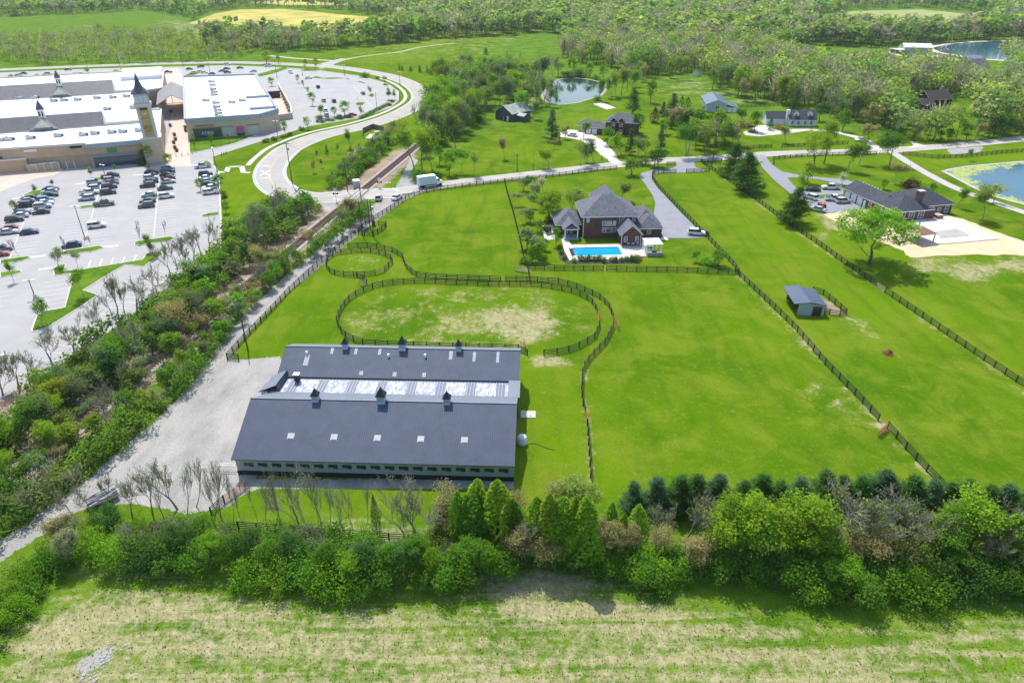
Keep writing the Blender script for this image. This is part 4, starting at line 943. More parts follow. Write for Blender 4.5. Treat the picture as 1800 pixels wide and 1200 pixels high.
s2 = (7.4 - 4.95) / (YR2 - YL + .2); pl = ribbed('pale_patch_sheet', (.3, .34, .40), .25, 0, .5, .1, .6)
for x_, y_, w_, h in ((4.4, 21.8, .8, 2.0), (8.3, 23.6, .5, 1.1), (12.3, 23.6, .5, 1.1), (16.3, 23.6, .5, 1.1), (28.2, 23.2, .6, 1.6), (32.1, 23.0, .5, 1.8), (36.0, 23.0, .5, 2.0), (13.9, 19.6, .6, .7), (19.4, 19.5, .6, .8), (24.2, 19.5, .6, .8)):
    on_front(x_, y_, w_, h, pl, 'patch_sheet', .02, YL - .2, 4.95, s2)
def vent(x, y, z, r=.16): MB().lathe([(r, z - .1), (r, z + .35), (r * 1.5, z + .36), (r * 1.2, z + .5)], WHITE, 8, (x, y)).build('vent', barn)
for x_, y_, z in ((4.2, 22.9, 6.8), (17.9, 22.7, 6.7), (24.0, 22.8, 6.75)): vent(x_, y_, z)
mb = MB(); mb.box(3.6, 4.4, YL - 1.6, YL - .9, 4.9, 6.1, DKGREY).box(3.5, 4.5, YL - 1.7, YL - .8, 6.1, 6.2, WHITE); mb.build('vent', barn)['label'] = 'square white topped roof vent'
MB().box(LB - .14, LB - .02, YF - .4, YR, 3.0, 3.0 + .01, DKGREY)
def bw(x, y, z=0): a, b_ = math.cos(brz), math.sin(brz); return (BO[0] + x * a - y * b_, BO[1] + x * b_ + y * a, z)
# things round the barn
t = thing('concrete_slab', 'small square concrete slab with a drain by the barn side door', 'slab', bw(LB + .6, 15.6), brz); MB().box(-.2, 2.2, 0, 1.9, 0, .12, CONC).build('pad', t); MB().box(1.2, 1.6, .35, .5, .12, .14, BLACK).build('drain', t)
t = thing('water_tank', 'round pale water tank standing at the right end of the barn', 'water tank', bw(LB + .8, 8.9), brz)
MB().lathe([(.66, 0), (.7, .15), (.7, 1.3), (.6, 1.45), (.2, 1.55)], M('tank_plastic', (.7, .76, .8), .5, .05), 20).build('tank_body', t, True); MB().lathe([(.22, 1.54), (.22, 1.66), (.2, 1.67)], WHITE, 12).build('lid', t)
t = tag(MB().build('hose'), 'green garden hose running across the grass from the water tank', 'hose'); mb = MB(); pts = spline([bw(LB + 1.7, 8.8)[:2], bw(LB + 2.8, 9.0)[:2], bw(LB + 4.3, 8.1)[:2], bw(LB + 5.6, 7.6)[:2]], 4)
for a, b_ in zip(pts, pts[1:]): mb.tube((*a, .06), (*b_, .06), .05, .05, M('hose_green', (.03, .16, .1), .5, .05) if 'hose_green' not in bpy.data.materials else bpy.data.materials['hose_green'], 5, False)
t.data = mb.mesh('hose')
t = thing('ladder', 'aluminium ladder lying against the front left corner of the barn', 'ladder', bw(-1.7, .9), brz); mb = MB()
for y_ in (0, .5): mb.box(-1.3, 1.4, y_, y_ + .06, 1.0, 1.08, STEEL)
mb.build('side_rail', t)
for k in range(8): MB().box(-1.2 + k * .34, -1.16 + k * .34, .06, .5, 1.02, 1.06, STEEL).build('rung', t)
# ================================================================ run-in shed
SO = G(1405, 531, 3.0); srz = rad(-3.7)
sh = thing('run_in_shed', 'small blue grey run-in shed with an open dark front in the paddock', 'shed', (SO[0], SO[1], 0), srz)
mb = MB()
SR = ribbed('shed_roof_steel', (.065, .09, .145), .3, 1, .45)
SR2 = ribbed('shed_roof_steel_shaded', (.065, .085, .14), .3, 1, .45)
mb.slab([(-1.0, -.35, 2.75), (2.3, -.35, 3.15), (2.3, 8.3, 3.15), (-1.0, 8.3, 2.75)], .1, SR, DKGREY); mb.build('roof', sh)
mb = MB(); mb.slab([(2.3, -.35, 3.15), (5.7, -.35, 2.45), (5.7, 7.7, 2.45), (2.3, 7.7, 3.15)], .1, SR, DKGREY); mb.build('roof', sh)
mb = MB(); mb.box(.1, 3.0, 0, .12, 0, 2.75, WALL_B).box(4.9, 5.4, 0, .12, 0, 2.5, WALL_B).box(3.0, 4.9, 0, .12, 2.1, 2.55, WALL_B); mb.build('wall', sh)['label'] = 'pale near end wall'
MB().box(5.28, 5.4, .12, 7.6, 0, 2.45, WALL_B).box(.1, 5.28, 7.6, 7.72, 0, 2.6, WALL_B).build('wall', sh)
MB().box(3.02, 4.88, .02, .08, 0, 2.08, dk).build('doorway', sh)
for k in range(4): MB().box(.1, .25, .15 + k * 2.45, .3 + k * 2.45, 0, 2.78, BLACK).build('post', sh)
for k in range(3): MB().box(.14, .2, .35 + k * 2.45, 2.5 + k * 2.45, .9, 1.05, BLACK).build('rail', sh)
MB().box(2.9, 3.0, .2, 7.5, 0, 2.4, BLACK).build('partition', sh)
# ================================================================ brick house with the pool
BRK = brickm('dark_red_brick', (.115, .036, .034)); BRK2 = brickm('red_brick', (.13, .045, .035)); SHG = shingle('grey_shingle', (.12, .135, .175)); SHG2 = shingle('charcoal_shingle', (.052, .062, .085))
HO = (18.2, 169.8); hz = rad(3.5)
def hw(x, y): return (HO[0] + x * math.cos(hz) - y * math.sin(hz), HO[1] + x * math.sin(hz) + y * math.cos(hz))
hs = thing('brick_house', 'large dark brick house with grey hipped roofs beside the swimming pool', 'house', (*HO, 0), hz)
mb = MB(); mb.box(.5, 14.3, .45, 12.0, 0, 6.0, BRK).box(5.5, 11.6, 12.0, 18.6, 0, 6.0, BRK); mb.build('wall', hs)['label'] = 'two storey dark brick walls'
mb = MB(); hip(mb, .1, 14.7, .1, 12.3, 6.0, 4.05, SHG, .35, WHITE, 'x'); mb.build('roof', hs)['label'] = 'main hipped roof'
mb = MB(); hip(mb, 5.1, 12.0, 5.0, 22.0 - 2.6, 5.98, 3.75, SHG, .3, WHITE, 'y'); mb.build('roof', hs)['label'] = 'rear wing hipped roof'
mb = MB(); mb.box(-6.2, .5, 3.2, 12.2, 0, 3.0, BRK); mb.build('wall', hs)['label'] = 'low left wing walls'
mb = MB(); hip(mb, -6.3, .6, 2.9, 12.4, 3.0, 2.7, SHG, .35, WHITE, 'y'); mb.build('roof', hs)['label'] = 'left wing hipped roof'
mb = MB(); gable(mb, -4.9, -.7, -.6, 7.5, 3.0, 1.7, SHG, .14, WHITE, 'y', (.1, .1)); mb.build('roof', hs)['label'] = 'porch gable roof'
mb = MB(); hip(mb, -4.2, -1.4, -.9, 3.0, 3.02, 1.05, SHG, .15, WHITE, 'y'); mb.build('porch_roof', hs)
for x_ in (-4.4, -1.1): MB().box(x_ - .14, x_ + .14, -.6, -.32, 0, 3.0, WHITE).build('column', hs)
MB().box(-4.8, -.8, -.9, 3.2, 0, .18, BLUEGREY).build('porch_floor', hs)
mb = MB(); mb.box(9.5, 14.3, -5.6, .45, 0, 3.2, BRK2); gable_wall(mb, -5.6, 9.5, 14.3, 3.2, 2.2, BRK2, axis='y'); mb.build('wall', hs)['label'] = 'redder brick walls of the front annex'
mb = MB(); gable(mb, 9.2, 14.6, -5.9, .4, 3.2, 2.4, SHG, .16, WHITE, 'y', (.25, .3)); mb.build('roof', hs)['label'] = 'front annex gable roof'
mb = MB(); mb.box(14.8, 21.0, -1.0, 12.4, 0, 3.0, BRK); mb.build('wall', hs)['label'] = 'garage wing walls'
mb = MB(); hip(mb, 14.6, 21.1, 2.0, 12.6, 3.0, 2.9, SHG, .35, WHITE, 'y'); mb.build('roof', hs)['label'] = 'garage wing hipped roof'
mb = MB(); hip(mb, 14.8, 20.9, -1.3, 6.0, 3.02, 2.6, SHG, .3, WHITE, 'y'); mb.build('roof', hs)['label'] = 'garage wing front hip'
FY = .45
window(hs, 1.6, 4.9, .55, .95, FY, gm=GLASSB); window(hs, 10.9, 4.9, .7, 1.0, FY); window(hs, 13.6, 4.9, .7, 1.0, FY)
window(hs, 5.9, 3.9, .8, 1.1, FY, gm=GLASSB, cross=False); window(hs, 7.2, 3.9, 1.15, 1.1, FY, gm=M('curtain', (.5, .42, .3), .7, .3, 3)); window(hs, 8.6, 3.9, .7, 1.1, FY, gm=M('pale_curtain', (.5, .5, .48), .7, .2, 3))
window(hs, 5.9, 2.1, .75, 1.15, FY); window(hs, 7.2, 2.1, 1.3, 1.15, FY, cross=False); window(hs, 8.6, 2.1, .75, 1.15, FY)
window(hs, 10.5, 1.7, .65, 1.2, -5.6); window(hs, 13.4, 1.7, .65, 1.2, -5.6); window(hs, 17.6, 1.9, .8, .9, -1.0)
window(hs, -3.6, 1.5, .6, 1.7, 3.2); window(hs, -2.2, 1.5, .6, 1.7, 3.2); window(hs, .48, 4.6, .6, 1.0, 6, rz=rad(-90), name='window')
for x_, y_ in ((.47, .38), (9.9, .38), (14.35, -5.7), (9.45, -5.7)): MB().box(x_ - .06, x_ + .06, y_ - .06, y_ + .05, 0, 6.0 if y_ > 0 else 3.1, WHITE).build('downpipe', hs)
for x_, y_, z in ((3.9, FY, 3.4), (12.0, -5.6, 4.0)): MB().lathe([(.22, -.03), (.22, .03)], BLACK, 12).build('round_vent', hs)
for o in [c for c in hs.children if c.name.startswith('round_vent')]: o.rotation_euler = FACE
for o, p in zip([c for c in hs.children if c.name.startswith('round_vent')], ((3.9, FY - .04, 3.4), (12.0, -5.64, 4.0))): o.location = p
# pool, deck, bed
deckp = [(987, 421), (998, 420), (1004, 431), (1087, 429.5), (1094, 436), (1130, 435), (1128, 422), (1140, 421), (1146, 450), (1120, 451), (1093, 455.5), (1001, 458), (992, 441)]
PAL = M('pool_deck_stone', (.58, .53, .46), .8, .08, .5)
sheet('pool_deck', deckp, .09, PAL)
sheet('patio', [(1086, 430), (1128, 428), (1132, 434), (1110, 436), (1092, 435)], .105, BLUEGREY)
sheet('patio', [(1160, 418), (1170, 417), (1176, 422), (1160, 423)], .085, PAL)
sheet('patio', [(950, 399), (960, 396), (972, 396), (976, 421), (959, 423)], .08, PAL)
sheet('patio', [(954, 400), (968, 400), (971, 414), (962, 416)], .095, BLACK)
mul = M('dark_mulch', (.07, .05, .045), .95, .4, 3)
sheet('flower_bed', [(978, 434), (984, 456), (997, 464), (1115, 464), (1130, 459), (1129, 450), (1120, 452), (1093, 456.5), (1000, 459), (991, 441), (987, 428)], .07, mul, .12, step=1.2)
sheet('flower_bed', [(968, 380), (960, 394), (970, 398), (978, 396)], .07, mul, .1)
pl_ = GP([(1006, 437), (1088, 435), (1091, 447), (1011, 452)]); pc = (sum(a for a, _ in pl_) / 4, sum(b_ for _, b_ in pl_) / 4)
t = thing('swimming_pool', 'rectangular bright blue swimming pool with a white coping', 'swimming pool', (*pc, 0), rad(3.8))
PW = waterm('pool_water', (.01, .36, .62), .08, .3, scale=2.5)
MB().box(-6.0, 6.0, -2.75, 2.75, .0, .12, PW).build('water', t)
mb = MB(); [mb.box(*q, .0, .19, WHITE) for q in ((-6.35, 6.35, -3.1, -2.75), (-6.35, 6.35, 2.75, 3.1), (-6.35, -6.0, -2.75, 2.75), (6.0, 6.35, -2.75, 2.75))]; mb.build('coping', t)
MB().box(-5.98, 5.98, 2.2, 2.74, .121, .128, M('pool_wall_tile', (.01, .08, .3), .3, .05)).build('tile_band', t)
mb = MB(); [mb.tube((-2.5 + d, 2.9, .1), (-2.5 + d, 2.5, 1.0), .04, .04, STEEL) for d in (0, .5)]; mb.build('ladder_rail', t)
for k in range(4):
    x, y = G(1003 + 1.3 * k, 440 + 3.2 * k); c_ = thing('pool_chair', None, 'lounge chair', (x, y, .1), rad(80)); MB().box(-.3, .3, -.55, .3, .25, .32, DKGREY).build('seat', c_); MB().box(-.3, .3, .3, .38, .3, .8, DKGREY).build('backrest', c_); MB().box(-.3, -.24, -.5, .3, 0, .25, DKGREY).box(.24, .3, -.5, .3, 0, .25, DKGREY).build('leg', c_); c_['group'] = 'dark chairs by the pool'; register(c_, 'small dark chair at the left end of the pool')
for k, (x_, sh_) in enumerate(((1104, 432), (1112, 432), (1120, 431.5))):
    x, y = G(x_, sh_); c_ = thing('patio_chair', None, 'patio chair', (x, y, .11), rad(180)); MB().box(-.33, .33, -.33, .33, .35, .42, BLUEGREY).build('seat', c_); MB().box(-.33, .33, .28, .36, .42, .95, BLUEGREY).build('backrest', c_)
    for sx_ in (-.3, .26): MB().box(sx_, sx_ + .05, -.3, .3, 0, .35, BLUEGREY).build('leg', c_)
    c_['group'] = 'patio chairs by the house'; register(c_, 'blue grey patio chair against the brick annex')
t = thing('pergola', 'white slatted pergola over the poolside outdoor kitchen', 'pergola', (*hw(16.2, -10.4), 0), hz)
for x_, y_ in ((-1.8, -1.9), (1.8, -1.9), (-1.8, 1.9), (1.8, 1.9)): MB().box(x_ - .1, x_ + .1, y_ - .1, y_ + .1, 0, 2.6, WHITE).build('post', t)
mb = MB(); mb.box(-2.1, 2.1, -2.0, -1.85, 2.6, 2.8, WHITE).box(-2.1, 2.1, 1.85, 2.0, 2.6, 2.8, WHITE); mb.build('beam', t)
mb = MB(); [mb.box(-2.1 + .27 * k, -1.96 + .27 * k, -2.3, 2.3, 2.81, 2.93, WHITE) for k in range(16)]; mb.build('slat', t)
t = thing('outdoor_kitchen', 'grey stone outdoor kitchen counter under the white pergola', 'kitchen counter', (*hw(16.2, -12.9), 0), hz)
STN = M('grey_stone', (.27, .27, .27), .9, .2, 2); MB().box(-1.8, 1.8, -.5, .3, 0, .95, STN).box(-1.8, -1.2, .3, 1.8, 0, .95, STN).build('base', t); MB().box(-1.9, 1.9, -.6, .4, .95, 1.02, CONC).build('counter_top', t); MB().box(-.6, .5, -.35, .2, 1.02, 1.3, BLACK).build('grill', t)
t = thing('outdoor_cabinet', 'white cabinet with two dark panels under the pergola', 'cabinet', (*hw(15.6, -10.0), 0), hz); MB().box(-1.1, .9, -.3, .3, 0, 1.7, WHITE).build('body', t)
for x_ in (-.7, .1): MB().box(x_, x_ + .5, -.34, -.3, .9, 1.4, BLACK).build('panel', t)
# ================================================================ ranch house
RO = (101.7, 205.7); rz_ = rad(-78.3)
def rw(x, y): return (RO[0] + x * math.cos(rz_) - y * math.sin(rz_), RO[1] + x * math.sin(rz_) + y * math.cos(rz_))
rh = thing('ranch_house', 'low brick ranch house with charcoal roof and three white garage doors', 'house', (*RO, 0), rz_)
BRK3 = brickm('brown_red_brick', (.12, .05, .045))
MB().box(.4, 14.0, .4, 7.6, 0, 3.0, BRK3).box(14.0, 23.3, .4, 13.0, 0, 3.0, BRK3).box(10.0, 20.4, 13.0, 21.0, 0, 3.0, BRK3).build('wall', rh)
mb = MB(); gable(mb, 0, 15.0, 0, 8.0, 3.0, 2.1, SHG2, .16, WHITE, 'x', (.2, .2)); mb.build('roof', rh)['label'] = 'garage wing gable roof'
mb = MB(); hip(mb, 8.6, 20.4, 7.4, 21.4, 3.0, 3.5, SHG2, .3, WHITE, 'y'); mb.build('roof', rh)['label'] = 'main hipped roof'
mb = MB(); hip(mb, 12.6, 23.6, .1, 12.0, 3.02, 2.9, SHG2, .2, WHITE, 'x'); mb.build('roof', rh)['label'] = 'right wing hipped roof'
for x_ in (2.0, 4.9, 7.8): door(rh, x_, 2.3, 2.3, .4, M('garage_door_white', (.72, .76, .82), .5, .04) if 'garage_door_white' not in bpy.data.materials else bpy.data.materials['garage_door_white'], name='garage_door', lines=3)
door(rh, 10.0, .9, 2.1, .4); window(rh, 12.4, 1.7, 1.0, 1.0, .4)
for k in range(4): window(rh, 16.4 + 1.7 * k, 1.7, 1.3, 1.8, .4)
for y_, w_, h in ((14.4, 1.0, 1.9), (16.8, 1.0, .9), (19.3, 1.0, 1.9)): window(rh, 20.4, 1.5, w_, h, y_, rz=rad(90)).location = (20.42, y_, 1.6)
for y_ in (2.5, 5.5, 8.5): window(rh, 23.32, 1.6, 1.6, 1.8, y_, rz=rad(90)).location = (23.32, y_, 1.6)
MB().box(19.6, 20.9, 8.4, 10.0, 0, 7.4, BRK3).build('chimney', rh); MB().box(19.5, 21.0, 8.3, 10.1, 7.4, 7.6, CONC).build('chimney_cap', rh)
for k in range(7): MB().box(3.0 + k * 1.3, 3.2 + k * 1.3, 3.9 + .05 * (k % 2), 4.1, 5.0, 5.42, WHITE).build('roof_vent', rh)
WOODB = M('brown_stained_wood', (.3, .15, .09), .8, .15, 2)
t = thing('gazebo', 'square gazebo with a brown and pale pyramid roof on timber posts', 'gazebo', (*rw(37.4, -3.6), 0), rz_ + rad(6))
mb = MB(); R_ = 2.9; z0, z1 = 2.6, 4.1
GR1 = M('gazebo_roof_brown', (.27, .13, .1), .6, .1, 1)
mb.add([(-R_, -R_, z0), (R_, -R_, z0), (R_, R_, z0), (-R_, R_, z0), (0, 0, z1)], [(0, 1, 4), (1, 2, 4), (2, 3, 4), (3, 0, 4), (3, 2, 1, 0)], GR1); mb.build('roof', t)
for x_ in (-2.5, 2.4):
    for y_ in (-2.5, 2.4): MB().box(x_, x_ + .18, y_, y_ + .18, 0, 2.62, WOODB).build('post', t)
t = thing('hot_tub', 'brown panelled hot tub on the patio by the ranch house wall', 'hot tub', (*rw(22.9, 14.6), 0.2), rz_); MB().box(-1, 1, -1, 1, 0, .85, WOODB).build('cabinet', t); MB().box(-1.05, 1.05, -1.05, 1.05, .85, .95, M('tub_cover', (.4, .36, .3), .7, .1)).build('cover', t)
t = thing('patio_table', 'dark round patio table beside the hot tub', 'table', (*rw(22.4, 11.6), .2), 0); MB().lathe([(.7, .7), (.7, .75)], BLACK, 14).build('table_top', t); MB().lathe([(.35, 0), (.06, .08), (.06, .7)], BLACK, 8).build('pedestal', t)
t = thing('garden_table', 'dark round table with chairs under the gazebo', 'table', (*rw(37.0, -3.9), .0), 0); MB().lathe([(.9, .7), (.9, .76)], BLACK, 14).build('table_top', t); MB().lathe([(.5, 0), (.06, .08), (.06, .7)], BLACK, 8).build('pedestal', t)
# ================================================================ houses and sheds farther off
def simple_house(name, label, cat, loc, rz, L, D, h, rise, wm, rm, axis='x', over=(.4, .4), trim=None):
    t = thing(name, label, cat, loc, rz); MB().box(0, L, 0, D, 0, h, wm).build('wall', t)
    mb = MB(); gable(mb, 0, L, 0, D, h, rise, rm, .16, trim or WHITE, axis, over); mb.build('roof', t)
    mb = MB(); T = .12
    if axis == 'x': gable_wall(mb, 0.0, 0, D, h, rise * .97, wm, T); gable_wall(mb, L - T, 0, D, h, rise * .97, wm, T)
    else: gable_wall(mb, 0, 0, L, h, rise * .97, wm, T, 'y'); gable_wall(mb, D - T, 0, L, h, rise * .97, wm, T, 'y')
    mb.build('gable', t); return t
OLDW = M('grey_weathered_boards', (.075, .09, .1), .9, .25, .8); OLDR = M('patchy_tin_roof', (.33, .35, .31), .7, .25, .5)
t = simple_house('old_barn', 'old grey board barn with a pale tin roof at the wood edge', 'barn', (*G(878, 211), 0), rad(-42), 10.2, 12.5, 3.6, 2.9, OLDW, OLDR, 'y')
t.location = (*G(871, 209), 0); door(t, 7.6, 1.1, 2.2, 0); door(t, 4.9, .8, 1.6, 0, STEEL)
t2 = MB().box(10.6, 15, 2.6, 7, 0, 2.6, OLDW).build('lean_to', t); mb = MB(); gable(mb, 10.5, 15.2, 2.4, 7.2, 2.6, .9, OLDR, .12); mb.build('lean_to_roof', t2)
t = thing('brick_house', 'two storey dark brick house with dormers and a white garage across the road', 'house', (*G(1068, 236), 0), rad(-16))
SHG3 = shingle('mid_grey_shingle', (.12, .125, .15)); MB().box(-1, 12, 0, 8.5, 0, 5.2, BRK).build('wall', t); mb = MB(); hip(mb, -1.2, 12.2, -.2, 8.7, 5.2, 3.0, SHG3, .4, WHITE, 'x'); mb.build('roof', t)
for x_ in (1.2, 4.4):
    MB().box(x_, x_ + 2.2, -.9, 2, 0, 5.9, BRK).build('bay', t); mb = MB(); gable(mb, x_ - .2, x_ + 2.4, -1.2, 3.4, 5.9, 1.3, SHG3, .12, WHITE, 'y'); mb.build('bay_roof', t); window(t, x_ + 1.1, 4.3, 1.1, 1.3, -.9); window(t, x_ + 1.1, 1.5, 1.1, 1.4, -.9)
MB().box(-9.5, -1, -1.5, 5.0, 0, 2.7, BRK).box(-12, -9.5, 2.0, 9.0, 0, 2.7, M('white_siding', (.62, .62, .63), .7, .06)).build('garage_wall', t)
mb = MB(); hip(mb, -9.7, -.8, -1.7, 5.2, 2.7, 2.0, SHG3, .3, WHITE, 'x'); hip(mb, -13.6, -6.6, 1.8, 9.2, 2.72, 2.2, SHG3, .3, WHITE, 'y'); mb.build('garage_roof', t)
for x_ in (-7.9, -5.4): door(t, x_, 2.1, 2.1, -1.5, name='garage_door', lines=3)
BGW = ribbed('blue_white_siding', (.42, .49, .56), .3, 0, .5); BGR = ribbed('steel_blue_roof', (.085, .125, .19), .3, 1, .45)
bl = G(1234, 199); t = thing('metal_building', 'long pale blue metal barn with steel blue roof behind the pines', 'barn', (*G(1241, 197), 0), rad(-8))
MB().box(0, 9.5, 0, 22, 0, 3.8, BGW).build('wall', t); mb = MB(); gable(mb, -.3, 9.8, -.4, 22.4, 3.8, 2.0, BGR, .16, WHITE, 'y', (.2, .2)); mb.build('roof', t); mb = MB(); gable_wall(mb, 0, 0, 9.5, 3.8, 1.95, BGW, .12, 'y'); mb.build('gable', t)
MB().box(9.5, 14.5, 0, 10, 0, 2.6, BGW).build('lean_to', t); mb = MB(); mb.slab([(9.6, -.3, 3.6), (14.9, -.3, 2.5), (14.9, 10.3, 2.5), (9.6, 10.3, 3.6)], .14, BGR, WHITE); mb.build('lean_to_roof', t)
window(t, 5.0, 1.9, 1.6, 1.8, 0); 
for x_ in (11.0, 13.2): door(t, x_, 1.7, 2.1, 0, WHITE)
WS = M('white_clapboard', (.66, .69, .74), .7, .05, 1); cp = G(1350, 216)
t = thing('cape_house', 'white house with dark roof, two dormers and a white chimney', 'house', (*G(1385, 222), 0), rad(-3))
MB().box(0, 11.5, 0, 8, 0, 3.0, WS).box(-9.0, 0, 2.0, 8.5, 0, 2.8, WS).build('wall', t); mb = MB(); gable(mb, -.2, 11.7, -1.2, 8.2, 2.9, 3.6, SHG2, .18, WHITE, 'x', (.1, .2)); mb.build('roof', t)
mb = MB(); gable(mb, -9.2, .4, 1.8, 8.7, 2.8, 2.6, SHG2, .16, WHITE, 'x', (.2, .2)); mb.build('wing_roof', t); mb = MB(); gable_wall(mb, -9.0, 2.0, 8.5, 2.8, 2.5, WS, .12); gable_wall(mb, 11.4, -.8, 7.9, 2.9, 3.4, WS, .12); mb.build('gable', t)
for x_ in (1.9, 7.9):
    d_ = MB().box(x_, x_ + 2.0, .6, 3.2, 3.4, 5.3, WS).build('dormer', t); mb = MB(); gable(mb, x_ - .15, x_ + 2.15, .3, 3.8, 5.3, 1.1, SHG2, .12, WHITE, 'y'); gable_wall(mb, .6, x_, x_ + 2.0, 5.3, 1.0, WS, .1, 'y'); mb.build('dormer_roof', d_); window(d_, x_ + 1, 4.6, .9, 1.0, .6)
for x_ in (.2, 3.0, 5.7, 8.4, 11.1): MB().box(x_, x_ + .18, -1.1, -.92, 0, 2.6, WHITE).build('porch_post', t)
for x_ in (1.6, 4.3, 7.1, 9.7): window(t, x_, 1.6, .9, 1.5, 0)
MB().box(-.9, .3, 1.2, 2.6, 0, 6.6, WS).build('chimney', t)
CABW = M('brown_cabin_boards', (.06, .03, .028), .85, .2, 1); CABR = shingle('brown_shingle', (.06, .045, .045))
t = simple_house('cabin', 'dark brown timber cabin with a brown roof deep in the trees', 'house', (*G(1631, 190), 0), rad(8), 12, 11, 4.2, 3.2, CABW, CABR)
MB().box(-7, -.5, -4.5, 2.2, 0, 2.8, CABW).build('wing_wall', t); mb = MB(); gable(mb, -7.2, -.2, -4.8, 2.4, 2.8, 2.2, CABR, .15, WHITE, 'x', (.2, .2)); mb.build('wing_roof', t); MB().box(11, 12.2, 8, 9.4, 0, 8.6, STEEL).build('chimney', t); mb = MB(); gable_wall(mb, -7.02, -4.5, 2.2, 2.8, 2.1, CABW, .1); mb.build('wing_gable', t)
t = simple_house('garden_shed', 'small white garden shed at the far edge of the lawn', 'shed', (*G(1217, 134), 0), rad(-20), 4.2, 4.2, 2.4, 1.4, WS, SHG2, 'y'); MB().box(1.2, 2.8, -.06, 0, 0, 2.0, WHITE).build('door', t)
t = simple_house('metal_building', 'white roofed metal building on the near shore of the lake', 'building', (*G(1588, 94), 0), rad(-12), 20, 14, 4.6, 2.2, M('pale_metal_wall', (.42, .4, .38), .6, .1), M('white_metal_roof', (.72, .73, .74), .5, .05)); MB().box(-9, -.2, -4, 6, 2.8, 3.0, M('white_metal_roof2', (.72, .73, .74), .5, .05)).build('canopy', t); MB().box(-8.5, -3.5, -3, 4, 0, 2.4, CABW).build('lean_to', t)
t = simple_house('house', 'tall pale stone house with a grey roof at the right by the lake', 'house', (*G(1706, 141), 0), rad(10), 10, 10, 7.5, 4.0, M('pale_stone', (.42, .39, .36), .85, .12, 1), SHG3); MB().box(3, 7, -3, 0, 0, 3, M('pale_stone2', (.42, .39, .36), .85, .12, 1)).build('porch', t)
t = simple_house('metal_building', 'small grey roofed building beside the far lake', 'building', (*G(1700, 118), 0), rad(0), 9, 9, 5, 2, STEEL, M('blue_steel_roof', (.16, .2, .27), .5, .05))
sheet('pad', [(1042, 183), (1060, 181), (1083, 190), (1066, 193)], .06, PALE)
sheet('pad', [(1560, 90), (1590, 98), (1650, 97), (1705, 108), (1700, 113), (1640, 104), (1590, 101), (1564, 94)], .06, PALE)
sheet('pad', [(1672, 140), (1700, 133), (1800, 148), (1900, 165), (1880, 172), (1740, 155), (1690, 150)], .06, M('site_earth', (.5, .4, .3), .95, .15, .3), 1)
# ================================================================ fenced utility yard by the ring road
MESHM = M('weathered_board_screen', (.2, .17, .14), .9, .2, 1)
t = thing('utility_enclosure', 'weathered board enclosure round a utility cabinet beside the ring road', 'enclosure', (*G(660, 242), 0), 0)
q = [(638, 243), (638, 234), (656, 226), (676, 231), (676, 240)]; P_ = GP(q); c0 = G(660, 242)
for a, b_ in zip(P_, P_[1:]):
    mb = MB(); L = math.hypot(b_[0] - a[0], b_[1] - a[1]); mb.box(0, L, -.06, .06, 0, 2.0, MESHM); o = mb.build('screen_panel', t); o.location = (a[0] - c0[0], a[1] - c0[1], 0); o.rotation_euler = (0, 0, math.atan2(b_[1] - a[1], b_[0] - a[0]))
sheet('pad', [(642, 243), (650, 236), (664, 234), (674, 238), (672, 246)], .04, CONC)
x, y = G(663, 238); t = thing('utility_cabinet', 'blue grey utility cabinet inside the board enclosure', 'cabinet', (x, y, 0), .3); MB().box(-1, 1, -.6, .6, 0, 1.5, BLUEGREY).build('body', t); MB().box(-1.05, 1.05, -.65, .65, 1.5, 1.6, WHITE).build('lid', t)
# ================================================================ shopping centre (local frame: x along the front to the right, y to the back)
MO = (-124.6, 248.1); MZ = rad(23.6); CM, SM = math.cos(MZ), math.sin(MZ)
def mw(x, y): return (MO[0] + x * CM - y * SM, MO[1] + x * SM + y * CM)
GREYM = ribbed('grey_seam_roof', (.15, .145, .155), .45, 0, .5, .15, .8); SPIRE = M('dark_slate_spire', (.085, .09, .12), .6, .2, 2)
GRYP = shingle('canopy_shingle', (.27, .26, .25)); dkg = glassm('shop_glass', (.03, .07, .09), .1)
ml = thing('outlet_mall', 'long tan shopping centre block with white flat roofs and grey gabled ridges', 'shopping centre', (*MO, 0), MZ)
foot = [(-110, 10), (-50.6, 7.0), (-24.5, 4.6), (-24.4, 1.8), (-6.2, 1.8), (-6.2, 4.6), (-1.3, 4.6), (-1.3, 62), (-10, 66), (-10, 118), (-1.3, 124), (-1.3, 196), (-110, 196)]
mb = MB(); mb.prism(foot, 0, 7.4, TAN); mb.build('wall', ml)
mb = MB(); ins_ = [(-110, 10.4), (-50.6, 7.4), (-24.0, 5.0), (-24.0, 2.2), (-6.6, 2.2), (-6.6, 5.0), (-1.7, 5.0), (-1.7, 61.6), (-10.4, 65.6), (-10.4, 118.4), (-1.7, 124.4), (-1.7, 195.6), (-110, 195.6)]; mb.prism(ins_, 7.0, 7.46, WHITE_RF); mb.build('roof', ml)
mb = MB(); ft = foot + [foot[0]]
for a, b_ in zip(ft, ft[1:]):
    L = math.hypot(b_[0] - a[0], b_[1] - a[1]); r = math.atan2(b_[1] - a[1], b_[0] - a[0]); c = ((a[0] + b_[0]) / 2, (a[1] + b_[1]) / 2)
    mb.box(c[0] - L / 2, c[0] + L / 2, c[1] - .22, c[1] + .22, 7.38, 8.15, TRIM, r, c)
mb.build('parapet', ml)
mb = MB(); mb.box(-24.3, -6.3, .75, 1.7, 6.9, 8.3, BLUEGREY); mb.build('cornice', ml)
MB().box(-24.2, -6.4, .6, 1.75, 3.7, 3.95, BLUEGREY).build('awning', ml)
